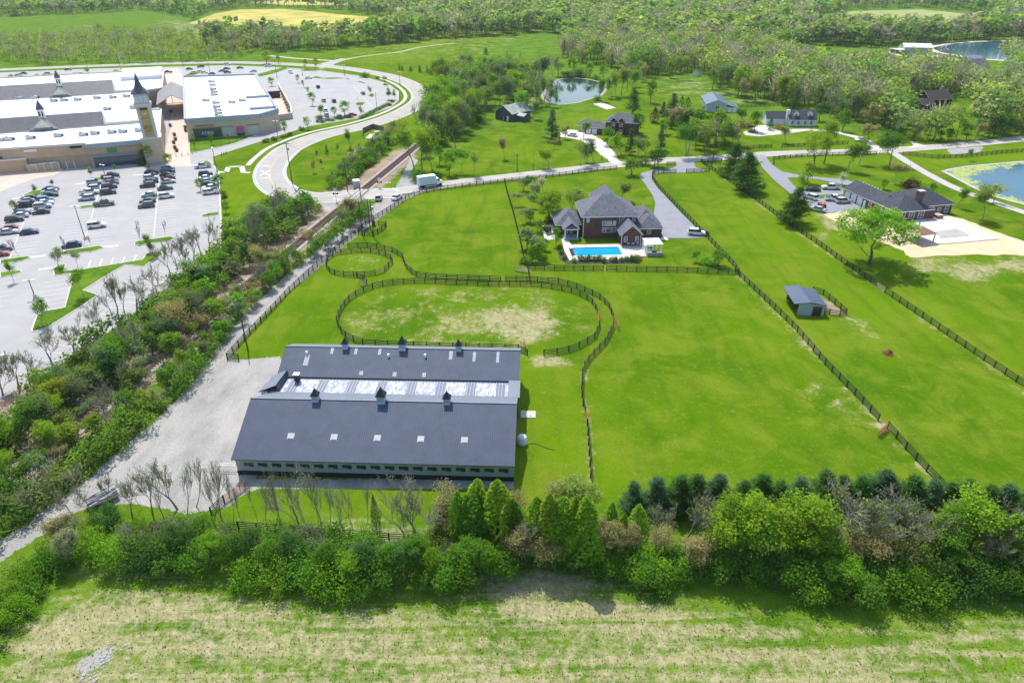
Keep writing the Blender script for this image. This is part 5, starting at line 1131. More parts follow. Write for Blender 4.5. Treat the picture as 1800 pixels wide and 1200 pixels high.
MB().box(-23.6, -7, 1.66, 1.79, 0, 3.4, dkg).build('shop_window', ml)
MB().box(-18.6, -15.6, 1.5, 1.78, 4.6, 6.0, M('green_shop_sign', (.03, .28, .08), .6, .05)).build('shop_sign', ml)
r0 = math.atan2(-2.4, 26.1)
for (a, b_, z0_, z1_, m_, nm) in ((-44.0, -37.0, 6.4, 7.1, WHITE, 'shop_sign'), (-30.0, -25.0, 6.6, 7.3, BLACK, 'shop_sign'), (-58, -51, 4.6, 5.3, DKGREY, 'shop_sign')):
    yy = 7.0 + (a + 50.6) * -.092; MB().box(a, b_, yy - .75, yy - .45, z0_, z1_, m_).build(nm, ml)
mb = MB(); TANL = M('warm_tan_band', (.5, .36, .24), .9, .1, .3); mb.box(-50.6, -24.6, 4.2, 6.85, 4.0, 6.9, TANL, 0); 
mb = MB(); mb.add([(-50.6, 6.95, 4.2), (-24.5, 4.5, 4.2), (-24.5, 4.5, 7.35), (-50.6, 6.95, 7.35), (-50.6, 6.6, 4.2), (-24.5, 4.2, 4.2), (-24.5, 4.2, 7.35), (-50.6, 6.6, 7.35)], [(4, 5, 6, 7), (3, 7, 6, 2), (0, 1, 5, 4)], TANL); mb.build('fascia', ml)
for k in range(6): x_ = -41.5 + 2.3 * k; MB().tube((x_, 3.4, 0), (x_, 3.4, 2.6), .09, .09, WHITE, 6).build('bollard', ml)
# raised grey gabled ridges
def ridge(x0, x1, y0, z0=8.0, depth=9.5, rise=4.2, gables=()):
    mb = MB(); gable(mb, x0, x1, y0, y0 + depth, z0, rise, GREYM, .18, TRIM, 'x', (.2, .2)); r_ = mb.build('ridge_roof', ml)
    MB().box(x0 + .2, x1 - .2, y0 + .3, y0 + depth - .3, 7.4, z0 + .05, BLUEGREY).build('ridge_base', ml)
    mb = MB(); gable_wall(mb, x1 - .15, y0, y0 + depth, z0, rise * .96, TRIM); gable_wall(mb, x0, y0, y0 + depth, z0, rise * .96, TRIM); mb.build('ridge_gable', ml)
    for gx_ in gables:
        mb = MB(); gable(mb, gx_ - 4.6, gx_ + 4.6, y0 - 1.0, y0 + depth * .5, z0, 3.9, GREYM, .16, TRIM, 'y', (.5, .1)); g = mb.build('cross_gable', ml)
        mb = MB(); gable_wall(mb, y0 - .8, gx_ - 4.2, gx_ + 4.2, z0, 3.5, TRIM, .14, 'y'); mb.box(gx_ - 3.2, gx_ + 3.2, y0 - .95, y0 - .82, z0 - .5, z0 + .6, dkg); mb.build('gable_front', g)
        mb = MB(); zc = z0 + rise; yc = y0 + depth * .42; w_ = 1.1; mb.box(gx_ - w_, gx_ + w_, yc - w_, yc + w_, zc - 1.4, zc + 2.3, WHITE); cp_ = mb.build('cupola', ml)
        mb = MB(); [mb.box(gx_ + d - .24, gx_ + d + .24, yc - w_ - .05, yc - w_ - .01, zc - .1, zc + 1.7, BLACK) for d in (-.5, .5)]; mb.build('louvre', cp_)
        mb = MB(); mb.add([(gx_ - 1.3, yc - 1.3, zc + 2.3), (gx_ + 1.3, yc - 1.3, zc + 2.3), (gx_ + 1.3, yc + 1.3, zc + 2.3), (gx_ - 1.3, yc + 1.3, zc + 2.3), (gx_, yc, zc + 5.9)], [(0, 1, 4), (1, 2, 4), (2, 3, 4), (3, 0, 4), (3, 2, 1, 0)], SPIRE); mb.build('cupola_spire', cp_)
ridge(-100, -21.5, 36.5, gables=(-41.5, -73))
ridge(-108, -22.8, 117, depth=13, rise=5.0, gables=(-45, -75))
for (a, b_, y_) in ((-21.3, -6.5, 36.8), (-22.6, -9, 118.5)):
    MB().box(a, b_, y_, y_ + .5, 7.46, 8.7, TRIM).build('roof_wall', ml); MB().box(a, b_, y_ + .5, y_ + 3.2, 7.46, 7.62, M('reddish_roof', (.3, .22, .2), .8, .1)).build('roof_strip', ml)
MB().box(-22, -1.9, 160, 196, 7.46, 9.4, M('white_block', (.7, .72, .74), .8, .05)).build('roof_block', ml)
# plant on the roof: each unit lifts off
acu = thing('rooftop_unit', None, 'air conditioner', (0, 0, 0)); MB().box(-1.2, 1.2, -.8, .8, 0, 1.25, STEEL).build('body', acu); MB().lathe([(.5, 1.25), (.5, 1.4), (.3, 1.42)], DKGREY, 10, (-.5, 0)).build('fan_guard', acu); MB().box(.9, 1.9, -.5, .5, .2, .9, DKGREY).build('duct', acu)
aclist = [(0, 245.5), (15, 244.5), (52, 242), (101, 238), (145, 236.5), (165, 234), (195, 232), (214, 231), (243, 229), (10, 173), (34, 172.5), (61, 171.5), (93, 177), (111, 176), (135, 175), (169, 172), (197, 171), (221, 169), (187, 191.5), (233, 189), (230, 139)]
st = [(360, 176), (378, 180), (406, 179), (424, 176), (370, 143), (372, 149), (373, 156), (375, 161), (375, 166), (379, 187), (381, 193), (382, 198), (383, 204)]
first = True
for (a, b_) in aclist + st:
    x, y = G(a, b_, 8); z = 7.46 if (a, b_) in aclist else 7.2
    if first: o = acu; o.location = (x, y, z); o.rotation_euler = (0, 0, MZ); first = False
    else: o = clone(acu, (x, y, z), MZ)
    k = 'on the long white mall roof' if (a, b_) in aclist else 'on the square store roof'
    o['group'] = 'rooftop units ' + k; register(o, 'grey rooftop air unit ' + k)
# store east of the plaza
s_o = (-131.4, 282.9); SZ = MZ
stt = thing('store_building', 'square tan store with a bright white flat roof beside the plaza', 'store', (*s_o, 0), SZ)
ft = [(0, 0), (28.2, -1.4), (36.8, 7.4), (38.2, 119), (1.0, 126)]; mb = MB(); mb.prism(ft, 0, 7.4, TAN2); mb.build('wall', stt)
mb = MB(); mb.prism([(.5, .6), (27.9, -.7), (36.2, 7.8), (37.6, 118.4), (1.5, 125.4)], 7.3, 7.46, WHITE_RF); mb.build('roof', stt)
mb = MB(); f2 = ft + [ft[0]]
for a, b_ in zip(f2, f2[1:]):
    L = math.hypot(b_[0] - a[0], b_[1] - a[1]); r = math.atan2(b_[1] - a[1], b_[0] - a[0]); c = ((a[0] + b_[0]) / 2, (a[1] + b_[1]) / 2)
    mb.box(c[0] - L / 2, c[0] + L / 2 + .2, c[1] - .35, c[1] + .35, 6.5, 8.3, BLUEGREY, r, c)
mb.build('parapet', stt)
rs_ = math.atan2(-1.4, 28.2)
def onf(x, z0, z1, w_, m_, nm, d=.12): o = MB().box(-w_ / 2, w_ / 2, -d, 0, z0, z1, m_).build(nm, stt); o.location = (x, -.05 + x * math.tan(rs_), 0); o.rotation_euler = (0, 0, rs_); return o
o = onf(7.4, .3, 3.9, 10.6, dkg, 'shop_window'); onf(7.4, 4.0, 4.3, 11.4, M('awning_red_brown', (.35, .16, .11), .7, .1), 'awning', .5)
onf(15.4, .3, 3.9, 4.6, M('pale_panel', (.5, .48, .43), .8, .08, 1), 'wall_panel'); onf(15.4, 4.0, 4.25, 5, BLUEGREY, 'awning', .4)
onf(20.0, 1.2, 3.9, 3.0, M('pink_poster', (.6, .06, .42), .5, .1, 2), 'poster'); onf(20.0, .1, 1.1, 3.0, dkg, 'shop_window'); onf(25, 4.0, 4.25, 5, bpy.data.materials['awning_red_brown'], 'awning', .4); onf(25, .3, 3.9, 4.4, bpy.data.materials['pale_panel'], 'wall_panel')
text(stt, 'shop_lettering', 'AMERICAN EAGLE', .9, (6.6, -.5, 5.1), (rad(90), 0, rs_), BLACK)
mk = M('window_lettering', (.4, .7, .75), .5, .1); text(stt, 'window_lettering', 'AERIE', 1.9, (7.3, -.62, 2.1), (rad(90), 0, rs_), mk)
for (a, b_, y_) in ((26, 37.5, 14), (27, 37.6, 44)): MB().box(a, b_, y_, y_ + 6, 7.46, 7.5, M('brown_deck', (.3, .24, .2), .8, .1) if 'brown_deck' not in bpy.data.materials else bpy.data.materials['brown_deck']).box(a, b_, y_ - 1.2, y_ - .1, 7.46, 8.4, BLUEGREY).build('roof_recess', stt)
# service yard beside the store
t = thing('yard_wall', 'low tan wall round the store service yard', 'wall', (*G(495, 212), 0), SZ); mb = MB()
yq = GP([(489, 213), (514, 209), (512, 195), (490, 155)])
for a, b_ in zip(yq, yq[1:]):
    L = math.hypot(b_[0] - a[0], b_[1] - a[1]); mb2 = MB().box(0, L, -.15, .15, 0, 2.6, TAN2).box(-.02, L + .02, -.2, .2, 2.6, 2.75, WHITE); o = mb2.build('wall_section', t)
    a_ = ((a[0] - t.location.x) * CM + (a[1] - t.location.y) * SM, -(a[0] - t.location.x) * SM + (a[1] - t.location.y) * CM); o.location = (*a_, 0); o.rotation_euler = (0, 0, math.atan2(b_[1] - a[1], b_[0] - a[0]) - SZ)
sheet('yard_paving', [(489, 213), (513, 208), (511, 195), (490, 156), (474, 156), (488, 195)], .06, PINK)
x, y = G(481, 170); t = thing('service_shed', 'small dark roofed service hut in the yard behind the store', 'hut', (x, y, 0), SZ); MB().box(-3, 3, -5, 8, 0, 3.4, DKGREY).build('wall', t); MB().box(-3.2, 3.2, -5.2, 8.2, 3.4, 3.6, M('hut_roof_pinkish', (.35, .28, .3), .7, .1)).build('roof', t)
# canopy over the plaza
cn = thing('plaza_canopy', 'grey gabled canopy roof spanning the plaza between the shops', 'canopy', (*mw(0, 82), 0), MZ)
mb = MB(); gable(mb, -3.5, 9.8, 2.5, 44, 6.6, 3.6, GRYP, .3, TRIM, 'y', (.4, .6)); mb.build('roof', cn)
for x_ in (-3.2, 9.2):
    for y_ in (3, 16, 29, 42): MB().box(x_, x_ + .6, y_, y_ + .6, 0, 6.5, TAN).build('pillar', cn)
mb = MB(); gable_wall(mb, 2.4, -3.5, 9.8, 6.3, 3.2, TRIM, .3, 'y'); 
mb = MB(); mb.tube((-3.3, 2.3, 6.5), (9.6, 2.3, 6.5), .14, .14, WOODB); mb.tube((3.15, 2.3, 6.5), (3.15, 2.3, 9.8), .12, .12, WOODB); mb.build('truss', cn)
# tower
tw = thing('clock_tower', 'tall cream shopping centre tower with a tan banner of shop signs and dark spire', 'tower', (*mw(-3.9, 2.4), 0), MZ)
TW = M('tower_cream', (.5, .53, .56), .8, .05, .5); w_ = 2.35
MB().box(-w_ - .9, w_ + .9, -w_ - .9, w_ + .9, 0, 8.6, TAN2).build('base', tw); MB().box(-w_ - 1.1, w_ + 1.1, -w_ - 1.1, w_ + 1.1, 8.6, 9.1, TRIM).build('base_cornice', tw)
MB().box(-w_, w_, -w_, w_, 9.1, 19.6, TW).build('shaft', tw); MB().box(-w_ - .45, w_ + .45, -w_ - .45, w_ + .45, 19.6, 20.4, TRIM).build('cornice', tw)
MB().box(-w_ + .15, w_ - .15, -w_ + .15, w_ - .15, 20.4, 23.6, TW).build('belfry', tw)
mb = MB(); arm = M('arch_panel', (.62, .64, .6), .7, .05)
for f_ in range(4):
    c_, s_ = math.cos(f_ * math.pi / 2), math.sin(f_ * math.pi / 2)
    for x_ in (-1.4, 0, 1.4):
        P = [(x_ + .5 * math.cos(a), .55 * math.sin(a) + 22.4) for a in [math.pi * k / 8 for k in range(9)]] + [(x_ - .5, 20.7), (x_ + .5, 20.7)]
        y_ = -w_ + .1; mb.add([(px_ * c_ - y_ * s_, px_ * s_ + y_ * c_, z_) for px_, z_ in P], [tuple(range(len(P)))], arm)
mb.build('arch_panel', tw)
mb = MB(); e0, e1, zt = w_ + .55, 1.15, 23.6
lv = [(e0, zt), (e1 + .1, zt + 2.0), (.75, zt + 3.6), (.06, zt + 6.8)]; vs = []
for r, z in lv: vs += [(-r, -r, z), (r, -r, z), (r, r, z), (-r, r, z)]
mb.add(vs, [(3, 2, 1, 0)] + [(4 * j + i, 4 * j + (i + 1) % 4, 4 * j + 4 + (i + 1) % 4, 4 * j + 4 + i) for j in range(3) for i in range(4)] + [(12, 13, 14, 15)], SPIRE); mb.build('spire', tw)
bn = MB().box(-1.55, 1.55, -w_ - .1, -w_, 9.5, 19.2, M('tan_banner', (.46, .33, .13), .7, .05)).build('banner', tw)
yb = -w_ - .13
MB().box(-1.15, 1.15, yb - .02, yb, 18.35, 19.0, BLACK).build('sign_panel', bn)
sw = [(-.75, 16.95), (-.7, 16.75), (-.45, 16.62), (-.1, 16.72), (.95, 17.2), (-.1, 16.9), (-.42, 16.84), (-.6, 16.95)]; sw = [(a, b_ + .2) for a, b_ in sw]
mb = MB(); mb.add([(a * 1.1, yb - .02, b_ * 1.0) for a, b_ in sw], [tuple(range(len(sw)))], WHITE); mb.build('sign_emblem', bn)
text(bn, 'sign_lettering', 'OLD', .5, (-.75, yb, 15.6), FACE, M('sign_red', (.5, .03, .03), .5, .05)); text(bn, 'sign_lettering', 'NAVY', .5, (.55, yb, 15.6), FACE, DKGREY)
text(bn, 'sign_lettering', 'BANANA', .62, (0, yb, 12.9), FACE, BLACK); text(bn, 'sign_lettering', 'REPUBLIC', .62, (0, yb, 12.2), FACE, BLACK)
text(bn, 'sign_lettering', 'LOFT', .85, (0, yb, 11.3), FACE, DKGREY); text(bn, 'sign_lettering', 'OUTLET', .35, (0, yb, 10.7), FACE, DKGREY)
# low tan screen walls in front
def scr(a, b_, label, h=2.2):
    A, B = GP([a, b_]); L = math.hypot(B[0] - A[0], B[1] - A[1]); t = thing('screen_wall', label, 'wall', (*A, 0), math.atan2(B[1] - A[1], B[0] - A[0]))
    MB().box(0, L, -.2, .2, 0, h, TAN2).build('wall_panel', t); MB().box(-.05, L + .05, -.28, .28, h, h + .18, WHITE).build('coping', t)
    for x_ in (0, L * .33, L * .67, L): MB().box(x_ - .4, x_ + .4, -.4, .4, 0, h + .25, TAN2).build('pier', t)
scr((166, 294), (247, 285), 'long cream screen wall below the tower side of the car park', 2.6); scr((53, 303), (104, 297), 'short cream screen wall left of the loading bay', 2.4)
t = thing('loading_dock', 'tan loading dock wall with white parapet at the left edge', 'building', (*mw(-56, 9.4), 0), MZ); MB().box(-20, 12, -4, 4.5, 0, 4.2, TANL).build('wall', t); MB().box(-20.2, 12.2, -4.2, 4.7, 4.2, 4.45, WHITE).build('parapet', t)
x, y = G(154, 276); t = thing('dumpster', 'dark green rubbish skip against the mall wall', 'skip', (x, y, 0), MZ); DG = M('skip_green', (.02, .06, .06), .6, .1); MB().box(-1.2, 1.2, -.8, .8, .15, 1.4, DG).build('bin_body', t); MB().box(-1.25, 1.25, -.85, .85, 1.4, 1.5, BLACK).build('lid', t)
# plaza posts and people-sized things
for k, (a, b_) in enumerate([(310, 276), (320, 275), (331, 273), (338, 271), (390, 273), (394, 272), (398, 271)]):
    x, y = G(a, b_); t = thing('bollard', None, 'bollard', (x, y, 0)); MB().lathe([(.14, 0), (.14, 1.0), (.05, 1.12)], WOODB, 8).build('post', t); MB().lathe([(.15, .8), (.15, .9)], WHITE, 8).build('band', t); t['group'] = 'bollards at the plaza mouth'; register(t, 'short brown bollard at the end of the plaza')
for k, (a, b_) in enumerate([(307, 239), (309, 247), (306, 253), (308, 262), (311, 267), (300, 223), (301, 198), (326, 226), (327, 232)]):
    x, y = G(a, b_); t = thing('planter', None, 'planter', (x, y, 0.05)); MB().lathe([(.5, 0), (.65, .6), (.5, .62)], DKGREY, 10).build('pot', t); tr, cr, _ = PROTO[('bush', 1, k % 3)]; o = link('plant', cr, t); o.location = (0, 0, .5); o.scale = (.11,) * 3; o.color = (.08, .1, .03, 1); t['group'] = 'planters on the plaza'; register(t, 'dark planter with a shrub on the pink plaza')
# ================================================================ board fences
def fence_mesh(): return MB().box(-.075, .075, -.075, .075, 0, 1.42, BLACK).mesh('post')
POSTM = fence_mesh()
def fence(label, pts, closed=False, h=1.35, sp=2.44, boards=4, name='board_fence', m=None, kinds=None):
    m = m or BLACK; p = GP(pts); c0 = p[0]; t = thing(name, label, 'fence', (*c0, 0)); L = [0]
    for a, b_ in zip(p, p[1:]): L.append(L[-1] + math.hypot(b_[0] - a[0], b_[1] - a[1]))
    n = max(1, round(L[-1] / sp)); P = []
    for k in range(n + 1):
        s = L[-1] * k / n; i = min(len(p) - 2, max(j for j in range(len(L)) if L[j] <= s + 1e-6)); f = (s - L[i]) / (L[i + 1] - L[i] + 1e-9)
        P.append((p[i][0] + (p[i + 1][0] - p[i][0]) * f - c0[0], p[i][1] + (p[i + 1][1] - p[i][1]) * f - c0[1]))
    for k, (x, y) in enumerate(P[:100]):
        o = link('post', POSTM, t); o.location = (x, y, 0); a = P[min(k + 1, len(P) - 1)]; b_ = P[max(k - 1, 0)]; o.rotation_euler = (rt.uniform(-.02, .02), rt.uniform(-.02, .02), math.atan2(a[1] - b_[1], a[0] - b_[0]))
    if len(P) > 100:
        mb = MB(); [mb.box(x - .075, x + .075, y - .075, y + .075, 0, 1.42, m) for x, y in P[100:]]; mb.build('far_posts', t)['kind'] = 'stuff'
    for j in range(boards):
        z = h * (j + .45) / boards + .05; mb = MB()
        for a, b_ in zip(P, P[1:]):
            l = math.hypot(b_[0] - a[0], b_[1] - a[1]); nx_, ny_ = -(b_[1] - a[1]) / l * .09, (b_[0] - a[0]) / l * .09
            dz = rt.uniform(-.02, .02); V = []
            for q in (a, b_):
                for s_ in (.85, 1.25):
                    for zz in (z - .07, z + .07): V.append((q[0] + nx_ * s_, q[1] + ny_ * s_, zz + dz))
            mb.add(V, [(0, 1, 5, 4), (2, 6, 7, 3), (1, 3, 7, 5), (0, 4, 6, 2), (0, 2, 3, 1), (4, 5, 7, 6)], m)
        mb.build('rail', t)
    return t
fence('black board fence following the gravel drive and road past the big lawn', [(400, 632), (418, 611), (446, 581), (470, 556), (511, 512), (540, 485), (562, 465), (575, 455), (607, 427), (632, 407), (650, 391), (682, 372), (705, 357), (720, 347), (737, 341), (770, 335), (800, 331), (887, 321)])
fence('black board fence along the road north of the pool house lawn', [(888, 321), (891, 320.5), (950, 314), (1013, 306), (1050, 301), (1084, 298)])
fence('short black fence return at the corner of the gravel yard', [(400, 632), (404, 635), (420, 633.5)])
fence('black fence beside the house drive entrance, left section', [(1148, 307), (1166, 304.5), (1188, 304)]); fence('black fence beside the house drive entrance, right section', [(1206, 304), (1225, 303), (1247, 302.5)])
fence('short black fence north of the drive mouth', [(1172, 291), (1186, 290)])
fence('long black board fence between the middle paddock and the ranch house', [(1268, 285), (1230, 284.5), (1245, 295), (1268, 311), (1290, 325), (1312, 341), (1357, 374), (1408, 411), (1440, 432), (1482, 463), (1510, 482), (1540, 504)])
fence('black board fence running off the right edge beyond the run-in shed', [(1555, 515), (1585, 535), (1615, 555), (1714, 624), (1800, 681), (1870, 728)])
fence('black board fence curving along the grey house driveway', [(1151, 302), (1146, 307), (1146, 314), (1156, 329), (1189, 364), (1240, 416), (1287, 466), (1298, 481)])
fence('long black board fence left of the run-in shed', [(1292, 479), (1338, 522), (1396, 578), (1453, 645), (1511, 704), (1543, 740)])
fence('black board fence leading from the open red gate into the trees', [(1559, 753), (1598, 797), (1640, 842), (1670, 872)])
fence('black board fence in front of the pool garden, left section', [(930, 475), (927, 474), (990, 475), (1060, 476)]); fence('black board fence in front of the pool garden, right section', [(1066, 476), (1189, 478), (1298, 483)])
fence('black board fence on the left side of the pool house garden', [(887, 321), (891, 339), (900, 368), (913, 420), (922, 460), (929, 480), (931, 495)])
fence('black oval fence round the patchy riding ring', [(655, 507), (631, 517), (611, 530), (599, 547), (592, 565), (596, 580), (611, 596), (637, 606), (690, 610), (760, 612), (840, 614), (910, 616), (927, 625)])
fence('black oval fence on the far and right sides of the riding ring', [(655, 507), (687, 500), (735, 497.5), (800, 500), (865, 502.5), (905, 502.5), (946, 503.5), (977, 508), (1005, 515), (1028, 524), (1044, 538), (1051, 553)])
fence('black oval fence closing the right end of the riding ring', [(1053, 574), (1045, 595), (1023, 609), (992, 621), (956, 625)])
fence('outer black fence curling round the pen and along the ring', [(612, 436), (640, 434.5), (665, 437), (690, 443), (707, 453), (710, 462), (713, 471), (720, 478), (732, 486), (760, 490), (800, 492), (880, 494.5)])
fence('outer black fence sweeping round the right end of the ring', [(889, 494.5), (930, 495), (981, 498), (1009, 505), (1035, 516), (1056, 527), (1070, 541), (1078, 561)])
fence('black fence winding down from the ring to the trees', [(1078, 575), (1063, 605), (1044, 624), (1030, 640), (1024, 655), (1022, 690), (1025, 715), (1029, 728)]); fence('lower end of the winding black fence above the tree belt', [(1032, 748), (1035, 790), (1038, 845), (1040, 860)])
fence('black fence round the small circular pen', [(660, 483), (640, 486), (612, 487), (585, 482), (574, 473), (575, 458), (590, 448), (617, 445), (647, 443.5), (672, 448), (687, 456), (690, 463), (676, 477)])
fence('short black fence below the circular pen', [(627, 487), (637, 491), (645, 500)])
fence('small black fence bay round the utility poles', [(630, 411), (640, 414), (657, 415), (670, 407), (680, 399), (679, 396), (665, 396)])
fence('weathered fence hidden behind the near tree belt', [(372, 905), (395, 884)]); fence('dark board fence behind the near tree belt', [(420, 930), (500, 936), (573, 942), (700, 952), (800, 956), (887, 960), (960, 962)])
fence('black fence round the small sandy pen behind the shed', [(1428, 513), (1446, 518), (1467, 535), (1490, 555), (1461, 555.5), (1449, 548), (1443, 545)])
fence('black board fence in front of the white dormer house, left part', [(1303, 262), (1356, 260)]); fence('black board fence in front of the white dormer house, right part', [(1374, 260), (1430, 257), (1490, 253.5)])
fence('dark fence behind the blue metal barn', [(1290, 190), (1330, 188), (1368, 187)])
fence('black fence along the road left of the lime green trees', [(1360, 290), (1359, 281), (1412, 276), (1483, 273.5), (1540, 272)])
fence('black board fence between the road and the weedy pond', [(1586, 273), (1611, 275), (1642, 279), (1691, 277), (1761, 270), (1840, 264)])
# metal gates
def gate(a, b_, label, m=RUST, h=1.3):
    A, B = GP([a, b_]); L = math.hypot(B[0] - A[0], B[1] - A[1]); t = thing('metal_gate', label, 'gate', (*A, 0), math.atan2(B[1] - A[1], B[0] - A[0])); mb = MB()
    for x_ in (0, L): mb.tube((x_, 0, .1), (x_, 0, h), .05, .05, m, 5)
    mb.build('frame', t); mb = MB()
    for k in range(6): mb.tube((0, 0, .15 + k * (h - .2) / 5), (L, 0, .15 + k * (h - .2) / 5), .04, .04, m, 5)
    mb.build('bar', t); mb = MB()
    for k in range(1, 4): mb.box(L * k / 4 - .04, L * k / 4 + .04, -.03, .03, .12, h, m)
    mb.build('brace', t); return t
gate((1559, 753), (1543, 768), 'open rusty red gate at the gap in the long paddock fence'); gate((1029, 728), (1033, 748), 'rusty red gate in the winding fence below the ring')
gate((1078, 562), (1088, 582), 'rusty gate swung out at the right end of the outer ring fence'); gate((1051, 554), (1053, 573), 'rusty gate closing the right end of the oval ring')
gate((660, 483), (676, 478), 'tan gate in the circular pen', M('tan_gate_paint', (.35, .22, .1), .7, .1)); gate((645, 500), (633, 503), 'tan gate beside the circular pen', bpy.data.materials['tan_gate_paint'])
gate((395, 884), (432, 858), 'long rusty red gate at the barn corner by the gravel yard'); gate((923, 617), (921, 606), 'rusty gate standing open behind the barn')
gate((905, 476), (929, 480), 'pale wire gate left of the pool garden corner', M('pale_gate', (.35, .3, .2), .7, .1)); gate((914, 464), (922, 458), 'small rusty gate on the garden side fence'); gate((1540, 505), (1554, 515), 'pale gate in the fence below the big tree', bpy.data.materials['pale_gate'])
gate((1443, 545), (1451, 553), 'short rusty gate at the shed pen')
# ================================================================ poles and lamps
def pole(bx, by, ty, label, kind='utility_pole', arm=True, tr=False):
    X, Y = G(bx, by); h = height_at(bx, by, ty); t = thing(kind, label, 'utility pole', (X, Y, 0), rt.uniform(-.2, .2)); MB().tube((0, 0, 0), (0, 0, h), .16, .11, WOODP, 8).build('pole', t)
    if arm: MB().box(-1.1, 1.1, -.06, .06, h - .6, h - .45, WOODP).build('crossarm', t); mb = MB(); [mb.lathe([(.05, h - .45), (.06, h - .25), (.02, h - .22)], STEEL, 6, (x_, 0)) for x_ in (-1, -.4, .4, 1)]; mb.build('insulator', t)
    if tr: MB().lathe([(.25, h - 2.6), (.27, h - 1.7), (.1, h - 1.65)], STEEL, 10, (.4, 0)).build('transformer', t)
    return (X, Y, h)
PL = [pole(909, 302, 270, 'lone utility pole beside the road left of the apple trees'), pole(436, 616, 537, 'grey utility pole by the fence at the gravel yard', arm=False), pole(514, 323, 250, 'utility pole on the bend of the ring road', tr=True),
      pole(611, 336, 277, 'utility pole behind the level crossing', tr=False), pole(636, 364, 322, 'utility pole beside the railway track', arm=False), pole(637, 414, 353, 'left utility pole in the small fence bay'),
      pole(657, 416, 352, 'right utility pole in the small fence bay with a grey transformer', tr=True), pole(1251, 293, 226, 'utility pole with transformer near the two big pines', tr=True), pole(651, 402, 350, 'slim utility pole next to the fence bay', arm=False), pole(937, 300, 288, 'short post beside the county road verge', arm=False)]
def wire(a, b_, label, sag=1.2):
    mb = MB(); pts = [(a[0] + (b_[0] - a[0]) * k / 10, a[1] + (b_[1] - a[1]) * k / 10, a[2] - .4 + (b_[2] - a[2]) * k / 10 - sag * 4 * (k / 10) * (1 - k / 10)) for k in range(11)]
    for p, q in zip(pts, pts[1:]): mb.tube(p, q, .03, .03, DKGREY, 4, False)
    tag(mb.build('overhead_wire'), label, 'wire')
wire(PL[5], PL[1], 'overhead wire from the fence bay pole to the gravel yard pole', 2.5); wire(PL[5], PL[3], 'overhead wire crossing the railway'); wire(PL[3], PL[2], 'overhead wire to the ring road pole')
def lamp(bx, by, ty, label, heads=2):
    X, Y = G(bx, by); h = height_at(bx, by, ty); t = thing('parking_lamp', label, 'lamp post', (X, Y, 0), rt.uniform(0, 3)); MB().lathe([(.35, 0), (.35, .8), (.1, .82)], CONC, 10).build('base', t); MB().tube((0, 0, .8), (0, 0, h), .12, .08, DKGREY, 6).build('pole', t)
    for s in ([-1, 1] if heads == 2 else [1]): MB().box(min(0, s * .3), max(0, s * .3), -.04, .04, h - .05, h + .05, DKGREY).box(s * .3 if s > 0 else -1.1, 1.1 if s > 0 else -.3, -.25, .25, h - .06, h + .1, WHITE).build('lamp_head', t)
for a in ((150, 421, 363, 'tall lamp post in the middle of the car park'), (185, 310, 290, 'lamp post at the top of the car park by the screen wall'), (62, 523, 493, 'lamp post beside the green island'), (382, 302, 260, 'lamp post at the right corner of the car park'), (663, 196, 162, 'lamp post near the right end of the east car park'), (703, 148, 127, 'lamp post inside the ring road bend'), (487, 136, 103, 'lamp post behind the store by the grass wedge'), (490, 250, 213, 'lamp post beside the lane below the store'), (606, 133, 115, 'lamp post at the top of the east car park'), (532, 133, 122, 'small lamp post near the lone white van'), (155, 124, 96, 'lamp post behind the mall, left'), (212, 121, 103, 'lamp post behind the mall, centre left'), (322, 118, 88, 'lamp post behind the mall near the plaza'), (370, 132, 104, 'lamp post in the rear car park')):
    lamp(*a)
# ================================================================ railway, crossing signals
A, B = GP([(784, 215), (-60, 908)]); a5 = math.atan2(B[1] - A[1], B[0] - A[0]); LR = math.hypot(B[0] - A[0], B[1] - A[1])
BAL = M('track_ballast', (.34, .31, .285), .95, .25, 2.5, bump=.5)
strip('ballast', [A, B], -2.3, 2.3, .12, BAL, thick=.12)
t = thing('railway_track', 'single rusty railway track running diagonally through the cutting and level crossing', 'railway track', (*A, 0), a5)
RAILM = M('rusty_rail', (.16, .075, .05), .6, .2, 1); SLP = M('sleeper_wood', (.13, .09, .07), .95, .3, 2)
for y_ in (-.76, .76): MB().box(0, LR, y_ - .07, y_ + .07, .28, .44, RAILM).build('rail', t)
mb = MB(); [mb.box(k * .75, k * .75 + .26, -1.35, 1.35, .10, .28, SLP) for k in range(int(LR / .75))]; mb.build('sleepers', t)['kind'] = 'stuff'
xr = G(616, 353); sheet('crossing_deck', [(604, 348), (640, 345), (652, 340), (634, 344), (640, 338), (612, 345)], .30, ROADM) if False else None
X0, Y0 = G(627, 343.5); deck = thing('level_crossing', 'grey road panels of the level crossing over the rails', 'crossing panel', (X0, Y0, 0), math.atan2(COUNTY[-1][1] - COUNTY[-8][1], COUNTY[-1][0] - COUNTY[-8][0]))
mb = MB(); c_, s_ = math.cos(a5 - deck.rotation_euler.z), math.sin(a5 - deck.rotation_euler.z)
for (y0_, y1_) in ((-1.9, -.9), (-.64, .64), (.9, 1.9)):
    V = [(x_ * c_ - y_ * s_, x_ * s_ + y_ * c_) for x_, y_ in ((-5.5, y0_), (5.5, y0_), (5.5, y1_), (-5.5, y1_))]; mb.prism(V, .05, .43, ROADM)
mb.build('deck', deck)
